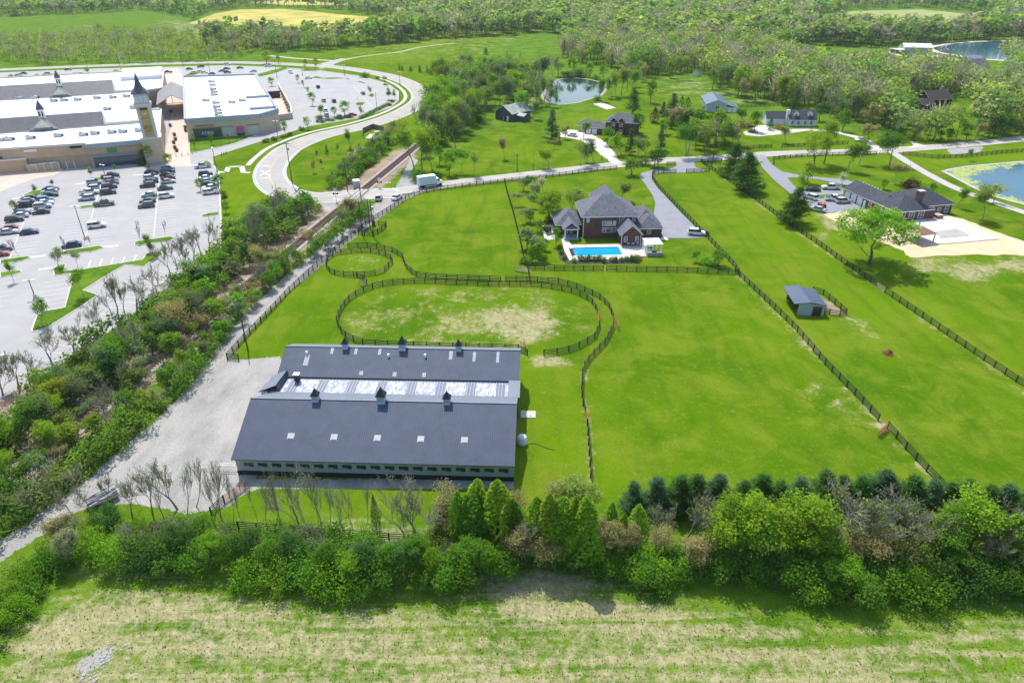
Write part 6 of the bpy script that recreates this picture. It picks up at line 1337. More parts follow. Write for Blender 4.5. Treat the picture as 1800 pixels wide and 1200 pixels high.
def signal(bx, by, ty, label):
    X, Y = G(bx, by); h = height_at(bx, by, ty); t = thing('crossing_signal', label, 'crossing signal', (X, Y, 0), 0); MB().lathe([(.3, 0), (.3, .5), (.12, .55)], CONC, 8).build('base', t); MB().tube((0, 0, .5), (0, 0, h), .09, .07, STEEL, 6).build('mast', t)
    for s in (-1, 1): MB().tube((s * .55, -.1, h * .62), (s * .55, .05, h * .62), .32, .32, BLACK, 12).build('signal_lamp', t)
    mb = MB(); mb.box(-.7, .7, -.14, -.1, h * .62 - .05, h * .62 + .05, BLACK); mb.build('bracket', t)
    for sgn in (1, -1):
        o = MB().box(-.75, .75, -.02, .02, -.12, .12, WHITE).build('crossbuck_board', t); o.location = (0, -.12 - .03 * sgn, h * .88); o.rotation_euler = (0, sgn * .8, 0)
signal(592, 358, 330, 'railway crossing signal with a white crossbuck on the near side'); signal(668, 332, 313, 'railway crossing signal on the far side of the road')
x, y = G(627, 330); t = thing('signal_cabin', 'small pale metal signal cabin with a white roof beside the tracks', 'signal cabin', (x, y, 0), .3); MB().box(-1, 1, -1.2, 1.2, .2, 2.5, M('cabin_metal', (.36, .4, .45), .5, .06)).build('body', t); mb = MB(); gable(mb, -1.05, 1.05, -1.25, 1.25, 2.5, .35, WHITE, .08, WHITE); mb.build('roof', t)
for (a, b_, l) in ((683, 322, 'pale concrete manhole cover near the crossing signal'),): x, y = G(a, b_); t = thing('manhole', l, 'manhole', (x, y, .05)); MB().lathe([(.8, 0), (.75, .12)], CONC, 14).build('ring', t); MB().lathe([(.45, .12), (.42, .15)], DKGREY, 12).build('cover', t)
x, y = G(657, 397); t = thing('call_box', 'dark green pedestal box beside the fence bay', 'box', (x, y, 0)); MB().box(-.4, .4, -.3, .3, 0, 1.5, DG).build('body', t); MB().box(-.45, .45, -.35, .35, 1.5, 1.6, BLACK).build('lid', t)
# ================================================================ vehicles
PAINT = paintm('car_paint')
def car_mesh(kind):
    """side profile with tumblehome, wheel arches as dark discs; returns dict of part meshes"""
    if kind == 'sedan': body = [(-2.3, .35), (-2.3, .72), (-2.15, .9), (-1.6, .95), (1.1, .95), (2.1, .8), (2.3, .62), (2.3, .35)]; cab = [(-1.75, .93), (-1.1, 1.4), (.35, 1.42), (1.15, .93)]; W = .88
    elif kind == 'suv': body = [(-2.3, .4), (-2.35, .85), (-2.25, 1.05), (-1.9, 1.08), (1.15, 1.08), (2.1, .98), (2.3, .8), (2.3, .4)]; cab = [(-2.2, 1.05), (-1.95, 1.68), (.4, 1.72), (1.2, 1.06)]; W = .93
    else: body = [(-2.8, .5), (-2.8, 1.12), (-.9, 1.14), (1.4, 1.15), (2.6, 1.05), (2.8, .85), (2.8, .5)]; cab = [(-.95, 1.12), (-.8, 1.82), (.75, 1.84), (1.45, 1.14)]; W = .97
    def extr(P, w0, w1f, m, dz=0):
        zt = max(z for _, z in P); zb = min(z for _, z in P); vs = []
        for s in (-1, 1):
            for x_, z in P: vs.append((x_, s * (w0 if z < zb + (zt - zb) * .4 else w0 * w1f), z + dz))
        n = len(P); mb = MB(); mb.add(vs, [tuple(range(n - 1, -1, -1)), tuple(range(n, 2 * n))] + [(i, (i + 1) % n, n + (i + 1) % n, n + i) for i in range(n)], m); return mb
    d = {}
    mb = extr(body, W, .96, PAINT)
    xs = [p[0] for p in cab]; zt = max(p[1] for p in cab)   # roof panel proud of the glass
    mb.box(cab[1][0] + .05, cab[2][0] - .05, -W * .78, W * .78, zt - .03, zt + .035, PAINT)
    for x_ in ((cab[1][0] + cab[2][0]) / 2,): mb.box(x_ - .05, x_ + .05, -W * .87, W * .87, cab[0][1], zt - .02, PAINT)
    if kind == 'pickup': mb2 = None
    d['body'] = mb.mesh('body'); d['windows'] = extr(cab, W * .93, .86, GLASS).mesh('windows')
    wx = {'sedan': 1.4, 'suv': 1.42, 'pickup': 1.75}[kind]; r = {'sedan': .33, 'suv': .37, 'pickup': .41}[kind]
    wm = MB(); wm.tube((0, -.12, 0), (0, .12, 0), r, r, TYRE, 12); wm.tube((0, -.13, 0), (0, .13, 0), r * .6, r * .6, RIM, 8); d['wheel'] = wm.mesh('wheel'); d['wpos'] = [(sx * wx, sy * (W - .08), r) for sx in (-1, 1) for sy in (-1, 1)]
    hl = MB(); L = body[-1][0]; 
    hl.box(L - .12, L + .02, -.25 * 1, .25, 0, .16, M('lamp_clear', (.7, .7, .7), .2, .02) if 'lamp_clear' not in bpy.data.materials else bpy.data.materials['lamp_clear']); d['headlight'] = hl.mesh('headlight')
    tl = MB(); L2 = body[0][0]; tl.box(L2 - .02, L2 + .08, -.18, .18, 0, .2, M('lamp_red', (.4, .02, .02), .3, .02) if 'lamp_red' not in bpy.data.materials else bpy.data.materials['lamp_red']); d['tail_light'] = tl.mesh('tail_light')
    d['hz'] = body[-2][1] - .1; d['tz'] = body[1][1] - .12; d['W'] = W
    if kind == 'pickup': d['bed'] = MB().box(-2.7, -1.05, -W * .82, W * .82, 1.05, 1.155, BLACK).mesh('bed')
    return d
CARM = {k: car_mesh(k) for k in ('sedan', 'suv', 'pickup')}
CC = dict(white=(.75, .76, .78), silver=(.45, .47, .5), grey=(.18, .2, .22), black=(.012, .013, .018), navy=(.015, .03, .09), blue=(.05, .12, .25), red=(.35, .015, .03), maroon=(.14, .012, .03), teal=(.02, .25, .33), green=(.05, .08, .07), purple=(.09, .03, .08))
CN = dict(sedan='saloon car', suv='SUV', pickup='pickup truck')
def car(kind, col, px, py, ang, where, cat='car'):
    X, Y = G(px, py); d = CARM[kind]; t = thing('parked_' + dict(sedan='car', suv='suv', pickup='pickup')[kind], None, dict(sedan='car', suv='SUV', pickup='pickup truck')[kind], (X, Y, .05), ang)
    def P(n, me, loc=(0, 0, 0)): o = link(n, me, t); o.location = loc; o.color = (*CC[col], 1); return o
    P('body', d['body']); P('windows', d['windows']); [P('wheel', d['wheel'], w) for w in d['wpos']]
    for s in (-1, 1): P('headlight', d['headlight'], (0, s * (d['W'] - .3), d['hz'])); P('tail_light', d['tail_light'], (0, s * (d['W'] - .25), d['tz']))
    if 'bed' in d: P('truck_bed', d['bed'])
    t['group'] = 'vehicles ' + where; register(t, f'{col} {CN[kind]} {where}'); return t
A0 = rad(23.6); B0 = A0 + math.pi
ROWS = {'in the left parking rows': [('sedan', 'navy', 90, 335, 1), ('sedan', 'silver', 88, 339.5, 0), ('sedan', 'black', 89, 345.5, 1), ('sedan', 'purple', 52, 351, 0), ('sedan', 'grey', 47, 356.5, 0), ('suv', 'black', 43, 364, 0), ('suv', 'teal', 81, 354.5, 1), ('sedan', 'white', 80, 359.5, 1), ('suv', 'silver', 76, 366, 1), ('sedan', 'black', 73, 375.5, 0), ('sedan', 'navy', 40, 377, 1), ('sedan', 'white', 35, 382.5, 0), ('suv', 'black', 27, 389, 1), ('sedan', 'red', 16, 404.5, 0), ('sedan', 'silver', 16, 411, 1), ('sedan', 'navy', 52, 411, 1), ('suv', 'grey', 5, 441, 1), ('sedan', 'red', -1, 450, 1)],
        'in the middle parking rows': [('pickup', 'navy', 195, 313, 1), ('suv', 'silver', 167, 324, 1), ('suv', 'silver', 196, 319.5, 1), ('sedan', 'grey', 196, 324, 1), ('suv', 'maroon', 193, 331, 1), ('suv', 'black', 191, 341, 1), ('suv', 'silver', 162, 335, 0), ('pickup', 'white', 158, 342, 1), ('suv', 'silver', 153, 352, 0), ('pickup', 'green', 184, 361.5, 1), ('suv', 'white', 171, 400, 1), ('sedan', 'navy', 127, 434, 0)],
        'in the right parking rows': [('sedan', 'black', 267, 306, 1), ('sedan', 'navy', 265, 311.5, 0), ('suv', 'white', 266, 316, 1), ('sedan', 'navy', 266, 321.5, 1), ('suv', 'black', 260, 329, 0), ('sedan', 'silver', 263, 345.5, 0), ('sedan', 'black', 260, 356.5, 0), ('suv', 'green', 258, 364.5, 0), ('suv', 'blue', 296, 300, 1), ('suv', 'navy', 296, 304.5, 1), ('sedan', 'black', 294, 310, 1), ('sedan', 'maroon', 296, 315.5, 0), ('sedan', 'silver', 296, 322, 1), ('sedan', 'green', 291, 333.5, 1), ('suv', 'white', 293, 348, 1)],
        'in the car park edge row': [('pickup', 'silver', 357, 295, 0), ('suv', 'navy', 362, 309, 1), ('sedan', 'white', 364, 315.5, 1), ('sedan', 'silver', 365, 321, 1), ('sedan', 'black', 366, 326, 1), ('sedan', 'white', 369, 332.5, 0), ('suv', 'white', 370, 341, 1)],
        'in the rear car park behind the store': [('sedan', 'black', 333, 123, 1), ('suv', 'black', 353, 119, 0), ('sedan', 'white', 340, 129.5, 0), ('sedan', 'white', 359, 129, 1), ('suv', 'white', 400, 115, 1), ('sedan', 'black', 399, 122.5, 1), ('sedan', 'maroon', 390, 126.5, 0), ('suv', 'black', 400, 129, 1), ('sedan', 'navy', 422, 121, 1), ('sedan', 'silver', 445, 127, 0), ('sedan', 'white', 471, 118, 1), ('sedan', 'black', 372, 131.5, 0), ('pickup', 'black', 295, 129, 0)],
        'behind the long mall roof': [('sedan', 'black', 41, 131, 0), ('sedan', 'silver', 33, 134, 1), ('suv', 'white', 82, 132, 0), ('sedan', 'navy', 78, 135, 0), ('sedan', 'black', 120, 124, 1), ('sedan', 'silver', 142, 131.5, 0)]}
for wh, L in ROWS.items():
    for k, c, px, py, f in L: car(k, c, px, py, (A0 if f else B0) + rt.uniform(-.03, .03), wh)
E2 = rad(23.6)
for k, c, px, py in (('suv', 'black', 559, 155), ('suv', 'silver', 569, 179), ('suv', 'navy', 587, 180), ('sedan', 'navy', 638, 166), ('suv', 'white', 572, 197), ('suv', 'silver', 574, 205), ('suv', 'maroon', 597, 207.5), ('sedan', 'red', 619, 204), ('sedan', 'white', 542, 139)): car(k, c, px, py, E2 + rad(90 if k != 'sedan' or c == 'navy' else 0), 'in the east car park')
car('suv', 'white', 511, 129, rad(-60), 'turning into the east car park'); car('suv', 'silver', 666, 351, rad(95), 'waiting at the level crossing'); car('sedan', 'white', 698, 350, rad(70), 'waiting beside the roadside fence')
car('suv', 'white', 1224, 413, rad(-12), 'at the end of the pool house drive'); pass
car('sedan', 'black', 1428, 336, rad(170), 'on the ranch house lane'); car('pickup', 'white', 1460, 333, rad(175), 'on the ranch house lane'); car('pickup', 'white', 1466, 353, rad(-5), 'by the ranch garage doors'); car('suv', 'silver', 1481, 357, rad(5), 'by the ranch garage doors'); car('suv', 'white', 1424, 350, rad(120), 'half hidden behind the ranch pine'); car('sedan', 'silver', 1436, 371, rad(140), 'beside the orange tractor'); car('sedan', 'white', 1512, 248, rad(200), 'on the white house drive'); car('sedan', 'white', 1006, 240, rad(150), 'on the pale drive by the lone pine')
# box truck
X, Y = G(757, 328); bt = thing('box_truck', 'white box truck driving along the county road', 'truck', (X, Y, .06), math.atan2(G(824, 320)[1] - G(733, 333)[1], G(824, 320)[0] - G(733, 333)[0]))
MB().box(-4.2, 1.6, -1.2, 1.2, 1.0, 3.6, M('truck_box', (.55, .66, .7), .5, .04)).box(-4.22, 1.62, -1.22, 1.22, 3.6, 3.7, WHITE).build('cargo_box', bt)
mb = MB(); P = [(1.75, .7), (1.75, 2.6), (2.6, 2.6), (3.2, 1.7), (3.9, 1.5), (4.0, .7)]; n = len(P); mb.add([(x_, s * 1.05, z) for s in (-1, 1) for x_, z in P], [tuple(range(n - 1, -1, -1)), tuple(range(n, 2 * n))] + [(i, (i + 1) % n, n + (i + 1) % n, n + i) for i in range(n)], WHITE); cb = mb.build('cab', bt)
MB().box(2.1, 2.75, -1.07, 1.07, 1.75, 2.35, GLASS).build('window', cb); MB().box(-4.0, 3.6, -.9, .9, .55, 1.0, BLACK).build('chassis', bt)
for x_ in (-2.8, 3.0):
    for y_ in (-1, 1): MB().tube((x_, y_ * 1.0 - .14, .48), (x_, y_ * 1.0 + .14, .48), .48, .48, TYRE, 12).build('wheel', bt)
X, Y = G(1444, 366); tk = thing('tractor', 'small orange tractor parked by the ranch garage', 'tractor', (X, Y, .08), rad(80)); ORG = M('orange_paint', (.6, .13, .03), .5, .1)
MB().box(-.4, 1.5, -.4, .4, .6, 1.25, ORG).box(-1.2, -.3, -.55, .55, .6, .9, ORG).build('body', tk); MB().box(-1.0, -.2, -.6, .6, 1.9, 2.0, ORG).build('canopy', tk); mb = MB(); [mb.box(x_, x_ + .08, y_, y_ + .08, .9, 1.9, BLACK) for x_ in (-1.0, -.3) for y_ in (-.55, .5)]; mb.build('roll_bar', tk)
for x_, r in ((-.8, .65), (1.1, .42)):
    for y_ in (-.75, .75): MB().tube((x_, y_ - .15, r), (x_, y_ + .15, r), r, r, TYRE, 12).build('wheel', tk)
MB().box(1.8, 2.2, -.8, .8, .3, .9, BLACK).build('bucket', tk)
for px_, py_, l_, m_ in ((1233, 413.5, 'small red garden tractor beside the white SUV on the drive', M('mower_red', (.3, .03, .03), .5, .1)), (1242, 412.5, 'dark garden cart at the fence beside the house drive', DKGREY)):
    X, Y = G(px_, py_); gt = thing('garden_tractor' if 'tractor' in l_ else 'garden_cart', l_, 'garden tractor' if 'tractor' in l_ else 'cart', (X, Y, .08), rad(80))
    MB().box(-.2, .9, -.35, .35, .45, .95, m_).box(-.9, -.2, -.45, .45, .4, .6, m_).build('body', gt); MB().box(-.7, -.35, -.22, .22, .6, .72, BLACK).box(-.75, -.68, -.22, .22, .72, 1.1, BLACK).build('seat', gt)
    for x_, r in ((-.55, .35), (.65, .25)):
        for y_ in (-.5, .5): MB().tube((x_, y_ - .1, r), (x_, y_ + .1, r), r, r, TYRE, 10).build('wheel', gt)
# scrap trailer at the drive edge, brush pile, picnic things
X, Y = G(182, 882); tr_ = thing('scrap_trailer', 'grey flat trailer loaded with pipes and branches beside the gravel drive', 'trailer', (X, Y, 0), rad(42))
MB().box(-1.9, 1.9, -1.0, 1.0, .6, .72, DKGREY).build('deck', tr_); mb = MB()
for k in range(16): y_ = rt.uniform(-1, 1); mb.tube((-2.0 + rt.uniform(-.4, .6), y_, .85 + rt.uniform(0, .4)), (1.8 + rt.uniform(-.9, .5), y_ + rt.uniform(-.6, .6), .85 + rt.uniform(0, .5)), .05, .04, (STEEL, BARKP, DKGREY, WHITE)[k % 4], 5)
mb.build('pipe', tr_)
for x_ in (-.6, .6):
    for y_ in (-1.15, 1.15): MB().tube((x_, y_ - .1, .38), (x_, y_ + .1, .38), .38, .38, TYRE, 10).build('wheel', tr_)
def pile(px, py, label, r, n, m, h=.6, name='brush_pile'):
    X, Y = G(px, py); mb = MB()
    for k in range(n):
        a, b_ = rt.uniform(0, 6.28), rt.uniform(0, r) ; x_, y_ = math.cos(a) * b_, math.sin(a) * b_; z = h * (1 - b_ / r) * rt.random() + .05; d = rt.uniform(0, 6.28); l = rt.uniform(.3, .8) * r * .5
        mb.tube((x_ - math.cos(d) * l, y_ - math.sin(d) * l, z), (x_ + math.cos(d) * l, y_ + math.sin(d) * l, z + rt.uniform(-.2, .3)), .05, .02, m, 4)
    o = tag(mb.build(name), label, 'pile'); o.location = (X, Y, 0); return o
pile(1562, 622, 'reddish brush pile on a pale ring in the paddock', 1.1, 90, RUST, .9); pile(232, 868, 'small grey branch pile at the edge of the gravel', 1.3, 30, BARKP)
line_ = M('rock_grey', (.33, .32, .3), .9, .2, 2)
mb = MB()
for k in range(110):
    x, y = G(205 + rt.gauss(0, 14) - k * 1.2, 1133 + k * 1.5 + rt.gauss(0, 6)); s = rt.uniform(.07, .22); mb.lathe([(s, 0), (s * .9, s * .4), (s * .4, s * .6)], line_, 6, (x, y))
tag(mb.build('rubble'), 'spill of grey rubble stones in the near field', 'rubble', None, 'stuff')
# poolside shrubs
for k, (px, py, s, c) in enumerate([(1020, 458, 1.0, 'deep'), (1029, 459, .9, 'deep'), (1037, 458, 1.1, 'deep'), (1046, 459, .9, 'deep'), (1053, 458, 1.1, 'deep'), (1062, 461, .7, 'deep'), (1081, 460, .9, 'deep'), (1092, 460, .6, 'mid'), (1101, 459, .7, 'deep'), (1111, 459, 1.2, 'deep'), (1119, 461, .8, 'deep'), (1009, 461, .6, 'mid'), (1074, 460, .6, 'grey'), (992, 456, .6, 'mid'), (987, 447, .7, 'mid'), (984, 438, .7, 'mid')]):
    tree('bush', px, py, h=1.1 + s * .75, col=c, where='in the mulch bed by the pool', sx=.62, label=f"{'round' if s > .8 else 'small'} clipped {LOOK[c]} shrub in the mulch bed by the pool")
tree('bush', 1119, 456, h=1.5, col='rust', label='red leaved shrub at the right end of the pool bed', where='by the pool').children[1].color = (.35, .05, .06, 1)
# ---------------------------------------------------------------- woods and brush (uncountable)
rng = np.random.default_rng(4)
WC = [(.23, .38, .05), (.30, .43, .06), (.18, .34, .05), (.33, .43, .08), (.14, .27, .05), (.30, .39, .13), (.24, .34, .10), (.35, .40, .15), (.20, .31, .09)]
HOLES = [[(325, 60), (345, 30), (380, 20), (420, 14), (500, 12), (600, 20), (705, 34), (700, 58), (640, 70), (560, 76), (450, 74), (370, 70)], [(440, 5), (540, -4), (760, -4), (800, 7), (640, 11), (500, 11)],
         [(1405, 40), (1500, 18), (1620, 14), (1740, 25), (1750, 48), (1660, 64), (1560, 60), (1440, 56)],
         [(1360, 92), (1420, 80), (1570, 84), (1600, 78), (1900, 66), (1960, 95), (1880, 116), (1760, 112), (1800, 160), (1740, 162), (1690, 150), (1600, 132), (1500, 110), (1400, 102)],
         [(900, 135), (1070, 133), (1078, 175), (960, 192), (925, 180)], [(1575, 176), (1705, 170), (1715, 238), (1590, 242)], [(1192, 130), (1245, 130), (1250, 162), (1188, 162)], [(1370, 100), (1500, 104), (1590, 112), (1700, 118), (1700, 140), (1560, 138), (1400, 122)],
         [(1146, 134), (1215, 131), (1240, 134), (1300, 158), (1375, 186), (1240, 200), (1130, 200), (1140, 150)],
         [(140, 40), (180, 36), (170, 50), (120, 70), (90, 75), (100, 50)]]
W1 = [[(365, 86), (480, 92), (560, 90), (640, 82), (705, 76), (800, 68), (905, 61), (945, 56), (985, 60), (1000, 88), (985, 100), (1020, 112), (1080, 120), (1090, 132), (1140, 136), (1235, 134), (1300, 158), (1370, 183), (1430, 196), (1520, 215), (1560, 240), (1620, 248), (1700, 243), (1800, 237), (2100, 205), (2100, -30), (900, -40), (-200, -40), (-200, 34), (0, 30), (120, 26), (260, 18), (330, 30), (360, 60)]]
sp = scatter(W1, HOLES, rng, 6.0, 7.0)
near = [p for p in sp if p[1] < 620]; far = [p for p in sp if p[1] >= 620]
mass('woodland', 'far woodland of grey and spring green trees running to the horizon', 'woodland', far, rng, 60, 3.3, WC, .36, (14, 22))
mass('woodland', 'mixed wood of half-leafed trees behind the ponds and houses', 'woodland', near, rng, 170, 1.4, WC, .40, (12, 20))
sp = scatter([[(-200, 80), (0, 72), (60, 70), (180, 62), (300, 60), (420, 78), (450, 96), (400, 106), (250, 112), (140, 114), (60, 116), (-60, 100), (-200, 118)]], [], rng, 5.5, 7)
mass('thicket', 'loose thicket of young yellow green trees behind the shopping centre', 'thicket', sp, rng, 95, 1.5, [(.25, .33, .05), (.3, .36, .06), (.2, .28, .06), (.22, .26, .1)], .3, (6, 12))
# brush
HC = [(.12, .25, .03), (.15, .29, .03), (.09, .2, .03), (.16, .26, .05), (.2, .3, .04), (.17, .21, .08)]
def brush(name, label, polys, du, dv, hr, leaf, nl, cols=HC, bare=.12, holes=()):
    p = scatter(polys, list(holes), rng, du, dv); mass(name, label, 'brush', p, rng, nl, leaf, cols, bare, hr, tight=True)
brush('hedgerow', 'dense green hedgerow growing along the gravel farm drive', [[(655, 380), (640, 362), (612, 376), (566, 424), (510, 478), (462, 518), (412, 566), (360, 624), (310, 680), (255, 716), (160, 792), (70, 856), (-30, 905), (-90, 965), (-60, 1000), (0, 951), (80, 900), (155, 846), (208, 798), (297, 721), (352, 661), (396, 598), (441, 542), (490, 496), (550, 446), (604, 404)]], 1.7, 1.7, (2.6, 4.4), 1.5, 200)
brush('thicket', 'green thicket on the bank below the shopping centre car park', [[(392, 420), (470, 360), (540, 350), (565, 372), (520, 410), (450, 450), (410, 500), (330, 560), (250, 620), (215, 668), (130, 740), (60, 790), (0, 820), (-90, 890), (-120, 820), (0, 745), (60, 700), (110, 655), (190, 600), (262, 545), (330, 490), (388, 450)]], 2.6, 2.6, (2.5, 5.5), 1.9, 190, holes=[])
brush('thicket', 'green thicket lining the railway north of the level crossing', [[(575, 330), (600, 300), (640, 268), (668, 240), (700, 228), (705, 240), (675, 270), (640, 300), (610, 330)]], 2.4, 2.4, (2.6, 5.0), 1.9, 190)
brush('undergrowth', 'pale scrub along the foot of the railway bank', [[(560, 380), (600, 350), (610, 372), (520, 452), (440, 530), (330, 630), (240, 720), (120, 800), (0, 880), (-80, 950), (-90, 920), (0, 850), (120, 770), (230, 690), (330, 600), (430, 505), (510, 430)]], 4.2, 4.2, (1.2, 2.6), 1.5, 90, [(.27, .25, .14), (.22, .25, .09), (.3, .26, .16)], .45)
brush('undergrowth', 'scrub half hiding the railway below the crossing', [[(500, 440), (545, 415), (470, 500), (380, 570), (290, 650), (200, 730), (120, 792), (30, 868), (-70, 950), (-90, 900), (20, 820), (100, 755), (180, 685), (262, 620), (350, 555), (430, 490)]], 2.6, 2.6, (1.6, 3.6), 1.7, 150, [(.2, .28, .06), (.16, .25, .04), (.26, .27, .12), (.3, .28, .16)], .35, holes=[[(225, 672), (250, 640), (290, 612), (300, 630)]])
brush('undergrowth', 'weedy undergrowth filling the foot of the near tree belt', [[(-60, 1050), (30, 990), (120, 940), (250, 915), (420, 930), (600, 958), (880, 968), (1060, 960), (1200, 950), (1400, 940), (1860, 940), (1860, 1050), (1700, 1055), (1500, 1060), (1300, 1030), (1150, 1030), (1000, 1010), (900, 1000), (760, 1010), (560, 1010), (420, 1000), (250, 985), (120, 990), (0, 1060)]], 2.0, 2.0, (.8, 2.0), 2.0, 110, [(.09, .2, .02), (.12, .24, .03), (.16, .22, .06)], .15)
brush('undergrowth', 'green undergrowth at the left edge of the stubble field', [[(-120, 1200), (-60, 1075), (20, 1010), (70, 1000), (130, 1010), (70, 1060), (20, 1120), (-30, 1200)]], 1.9, 1.9, (.7, 2.2), 2.0, 130)
# grass tufts of the stubble field
Pf = GP(FIELD); N_ = 16000; xs = rng.uniform(-75, 85, N_); ys = rng.uniform(40, 66, N_); ok = inside(Pf, xs, ys); xs, ys = xs[ok], ys[ok]
pt = np.stack([xs, ys, np.full(len(xs), .10)], 1); nn = rng.normal(size=pt.shape); nn[:, 2] *= .25
v, f = quads(pt, nn, rng.uniform(.16, .4, len(xs)), .6, rng, up=np.tile([0, 0, 1.], (len(xs), 1)) + rng.normal(size=pt.shape) * .35)
gcol = np.array([(.2, .33, .06), (.24, .34, .08), (.46, .4, .25), (.2, .3, .07), (.5, .44, .29)])[rng.integers(0, 5, len(xs))]; gcol = np.repeat(np.concatenate([gcol, np.ones((len(xs), 1))], 1), 4, 0)
tag(link('grass', np_mesh('grass', v, f, [LEAF_T], col=gcol)), 'tufts of green and straw coloured grass in the near field', 'grass', None, 'stuff')
# ================================================================ trees one by one: kind, base x, base y, top y, colour, width
def T(where, rows, **k):
    for r in rows: tree(r[0], r[1], r[2], r[3], r[4], where, sx=(r[5] if len(r) > 5 else 1.0) * (1.3 if where in ('round the two storey house', 'behind the utility pole by the road', 'round the white dormer house', 'on the lawn of the old barn') and r[0] != 'pine' else 1.0), **k)
T('on a car park island', [('slimgreen', 61, 342, 322, 'sage', 1.3), ('slimgreen', 96, 329, 313, 'sage', 1.3), ('broad', 28, 375, 350, 'mid', 1.0), ('slim', 36, 455, 418, 'grey', 1.2), ('slimgreen', 25, 497, 453, 'fresh', .8), ('open', 103, 472, 434, 'sage', 1.0), ('open', 138, 473, 440, 'sage', 1.0), ('slim', 118, 443, 414, 'grey', 1.2), ('slim', 165, 437, 411, 'grey', 1.2), ('slim', 246, 427, 389, 'grey', 1.2), ('open', 268, 443, 408, 'fresh', .8), ('slim', 291, 420, 386, 'grey', 1.1), ('slimgreen', 162, 313, 292, 'lime', 1.2), ('slimgreen', 201, 303, 288, 'lime', 1.2), ('slimgreen', 263, 303, 286, 'lime', 1.0), ('open', 148, 522, 474, 'fresh', .9), ('open', 75, 575, 522, 'mid', .9), ('slim', 183, 358, 336, 'grey', 1.0), ('slimgreen', 270, 455, 420, 'sage', 1.0)])
T('beside the plaza and tower', [('broad', 297, 294, 268, 'fresh', 1.3), ('broad', 265, 287, 250, 'lime', 1.5), ('broad', 256, 288, 262, 'rust', 1.0), ('bush', 250, 291, 281, 'deep', 1.2)])
T('at the right edge of the car park', [('broad', 353, 336, 312, 'mid', 1.2), ('broad', 387, 336, 303, 'mid', 1.25), ('slimgreen', 395, 362, 330, 'fresh', 1.2), ('broad', 398, 375, 352, 'mid', 1.0)])
T('on the lawn below the store', [('broad', 341, 250, 232, 'fresh', .7), ('broad', 343, 262, 248, 'fresh', .7), ('broad', 373, 255, 231, 'fresh', .8), ('broad', 403, 251, 234, 'mid', .7), ('open', 427, 243, 229, 'fresh', .9)])
T('beside the lane below the store', [('broad', 502, 238, 210, 'fresh', .95), ('broad', 541, 228, 204, 'fresh', 1.0), ('bush', 468, 250, 242, 'deep', 1.2), ('bush', 482, 247, 239, 'deep', 1.0), ('bush', 497, 242, 236, 'mid', 1.0), ('bush', 510, 238, 231, 'deep'), ('bush', 530, 229, 221, 'mid'), ('bush', 465, 226, 218, 'deep', .9), ('bush', 480, 222, 213, 'deep', .9), ('bush', 488, 218, 211, 'deep')])
T('in the east car park', [('broad', 524, 146, 130, 'fresh', 1.0), ('broad', 533, 154, 140, 'lime', 1.0), ('broad', 541, 166, 152, 'fresh', 1.1), ('broad', 550, 186, 160, 'fresh', 1.15), ('open', 563, 208, 182, 'lime', 1.0), ('broad', 588, 205, 186, 'fresh', 1.3), ('broad', 607, 205, 175, 'fresh', 1.3), ('open', 633, 205, 184, 'sage', 1.0), ('open', 651, 168, 149, 'olive', 1.0), ('slimgreen', 683, 176, 152, 'sage', 1.3), ('broad', 677, 149, 133, 'lime', 1.1), ('bush', 641, 136, 125, 'mid', 1.3), ('bush', 663, 139, 133, 'deep'), ('slim', 630, 181, 171, 'grey'), ('slimgreen', 695, 176, 155, 'tan', 1.0), ('bush', 562, 209, 201, 'mid', 1.3), ('broad', 478, 152, 135, 'fresh', 1.3), ('bush', 685, 186, 180, 'mid', 1.2), ('bush', 690, 180, 174, 'purple', 1.0)])
for k in range(12): tree('bush', 636 + 4.2 * k, 208 - 2.1 * k, h=1.6, col='mid', where='in the east lot hedge', sx=1.2)
for k in range(8): tree('bush', 560 + 8 * k, 215 - 1.4 * k + (2 if k % 2 else 0), h=1.6, col='deep' if k % 3 else 'mid', where='on the bank above the ring road', sx=1.2)
for k in range(10): tree('bush', 492 + 2.0 * k, 158 + 4.8 * k, h=1.5, col='deep', where='in the hedge beside the service yard', sx=.8)
T('beyond the ring road at the top', [('broad', 538, 121, 102, 'yellow', 1.0), ('broad', 556, 120, 99, 'yellow', 1.0), ('broad', 469, 112, 88, 'lime', 1.5), ('broad', 490, 112, 96, 'lime', 1.0), ('open', 608, 82, 60, 'mid', .7), ('broad', 576, 88, 64, 'mid', .9), ('open', 604, 86, 60, 'fresh', 1.0), ('pine', 854, 96, 83, 'mid', 1.3), ('open', 666, 86, 68, 'sage', 1.0)])
T('in the row on the big meadow', [('pine', 702, 123, 112, 'deep', .9), ('pine', 707, 125, 115, 'deep', 1.0), ('pine', 722, 126, 116, 'deep', 1.3), ('pine', 738, 128, 115, 'deep', 1.2), ('pine', 751, 128, 114, 'deep', .9), ('pine', 757, 131, 118, 'deep', 1.2)])
T('behind the mall', [('broad', 155, 133, 118, 'fresh', 1.3), ('bush', 20, 137, 130, 'sage'), ('bush', 67, 137, 129, 'sage'), ('bush', 90, 136, 128, 'sage'), ('bush', 134, 135, 126, 'sage'), ('bush', 205, 131, 121, 'sage'), ('bush', 225, 128, 120, 'sage'), ('bush', 165, 134, 127, 'mid')])
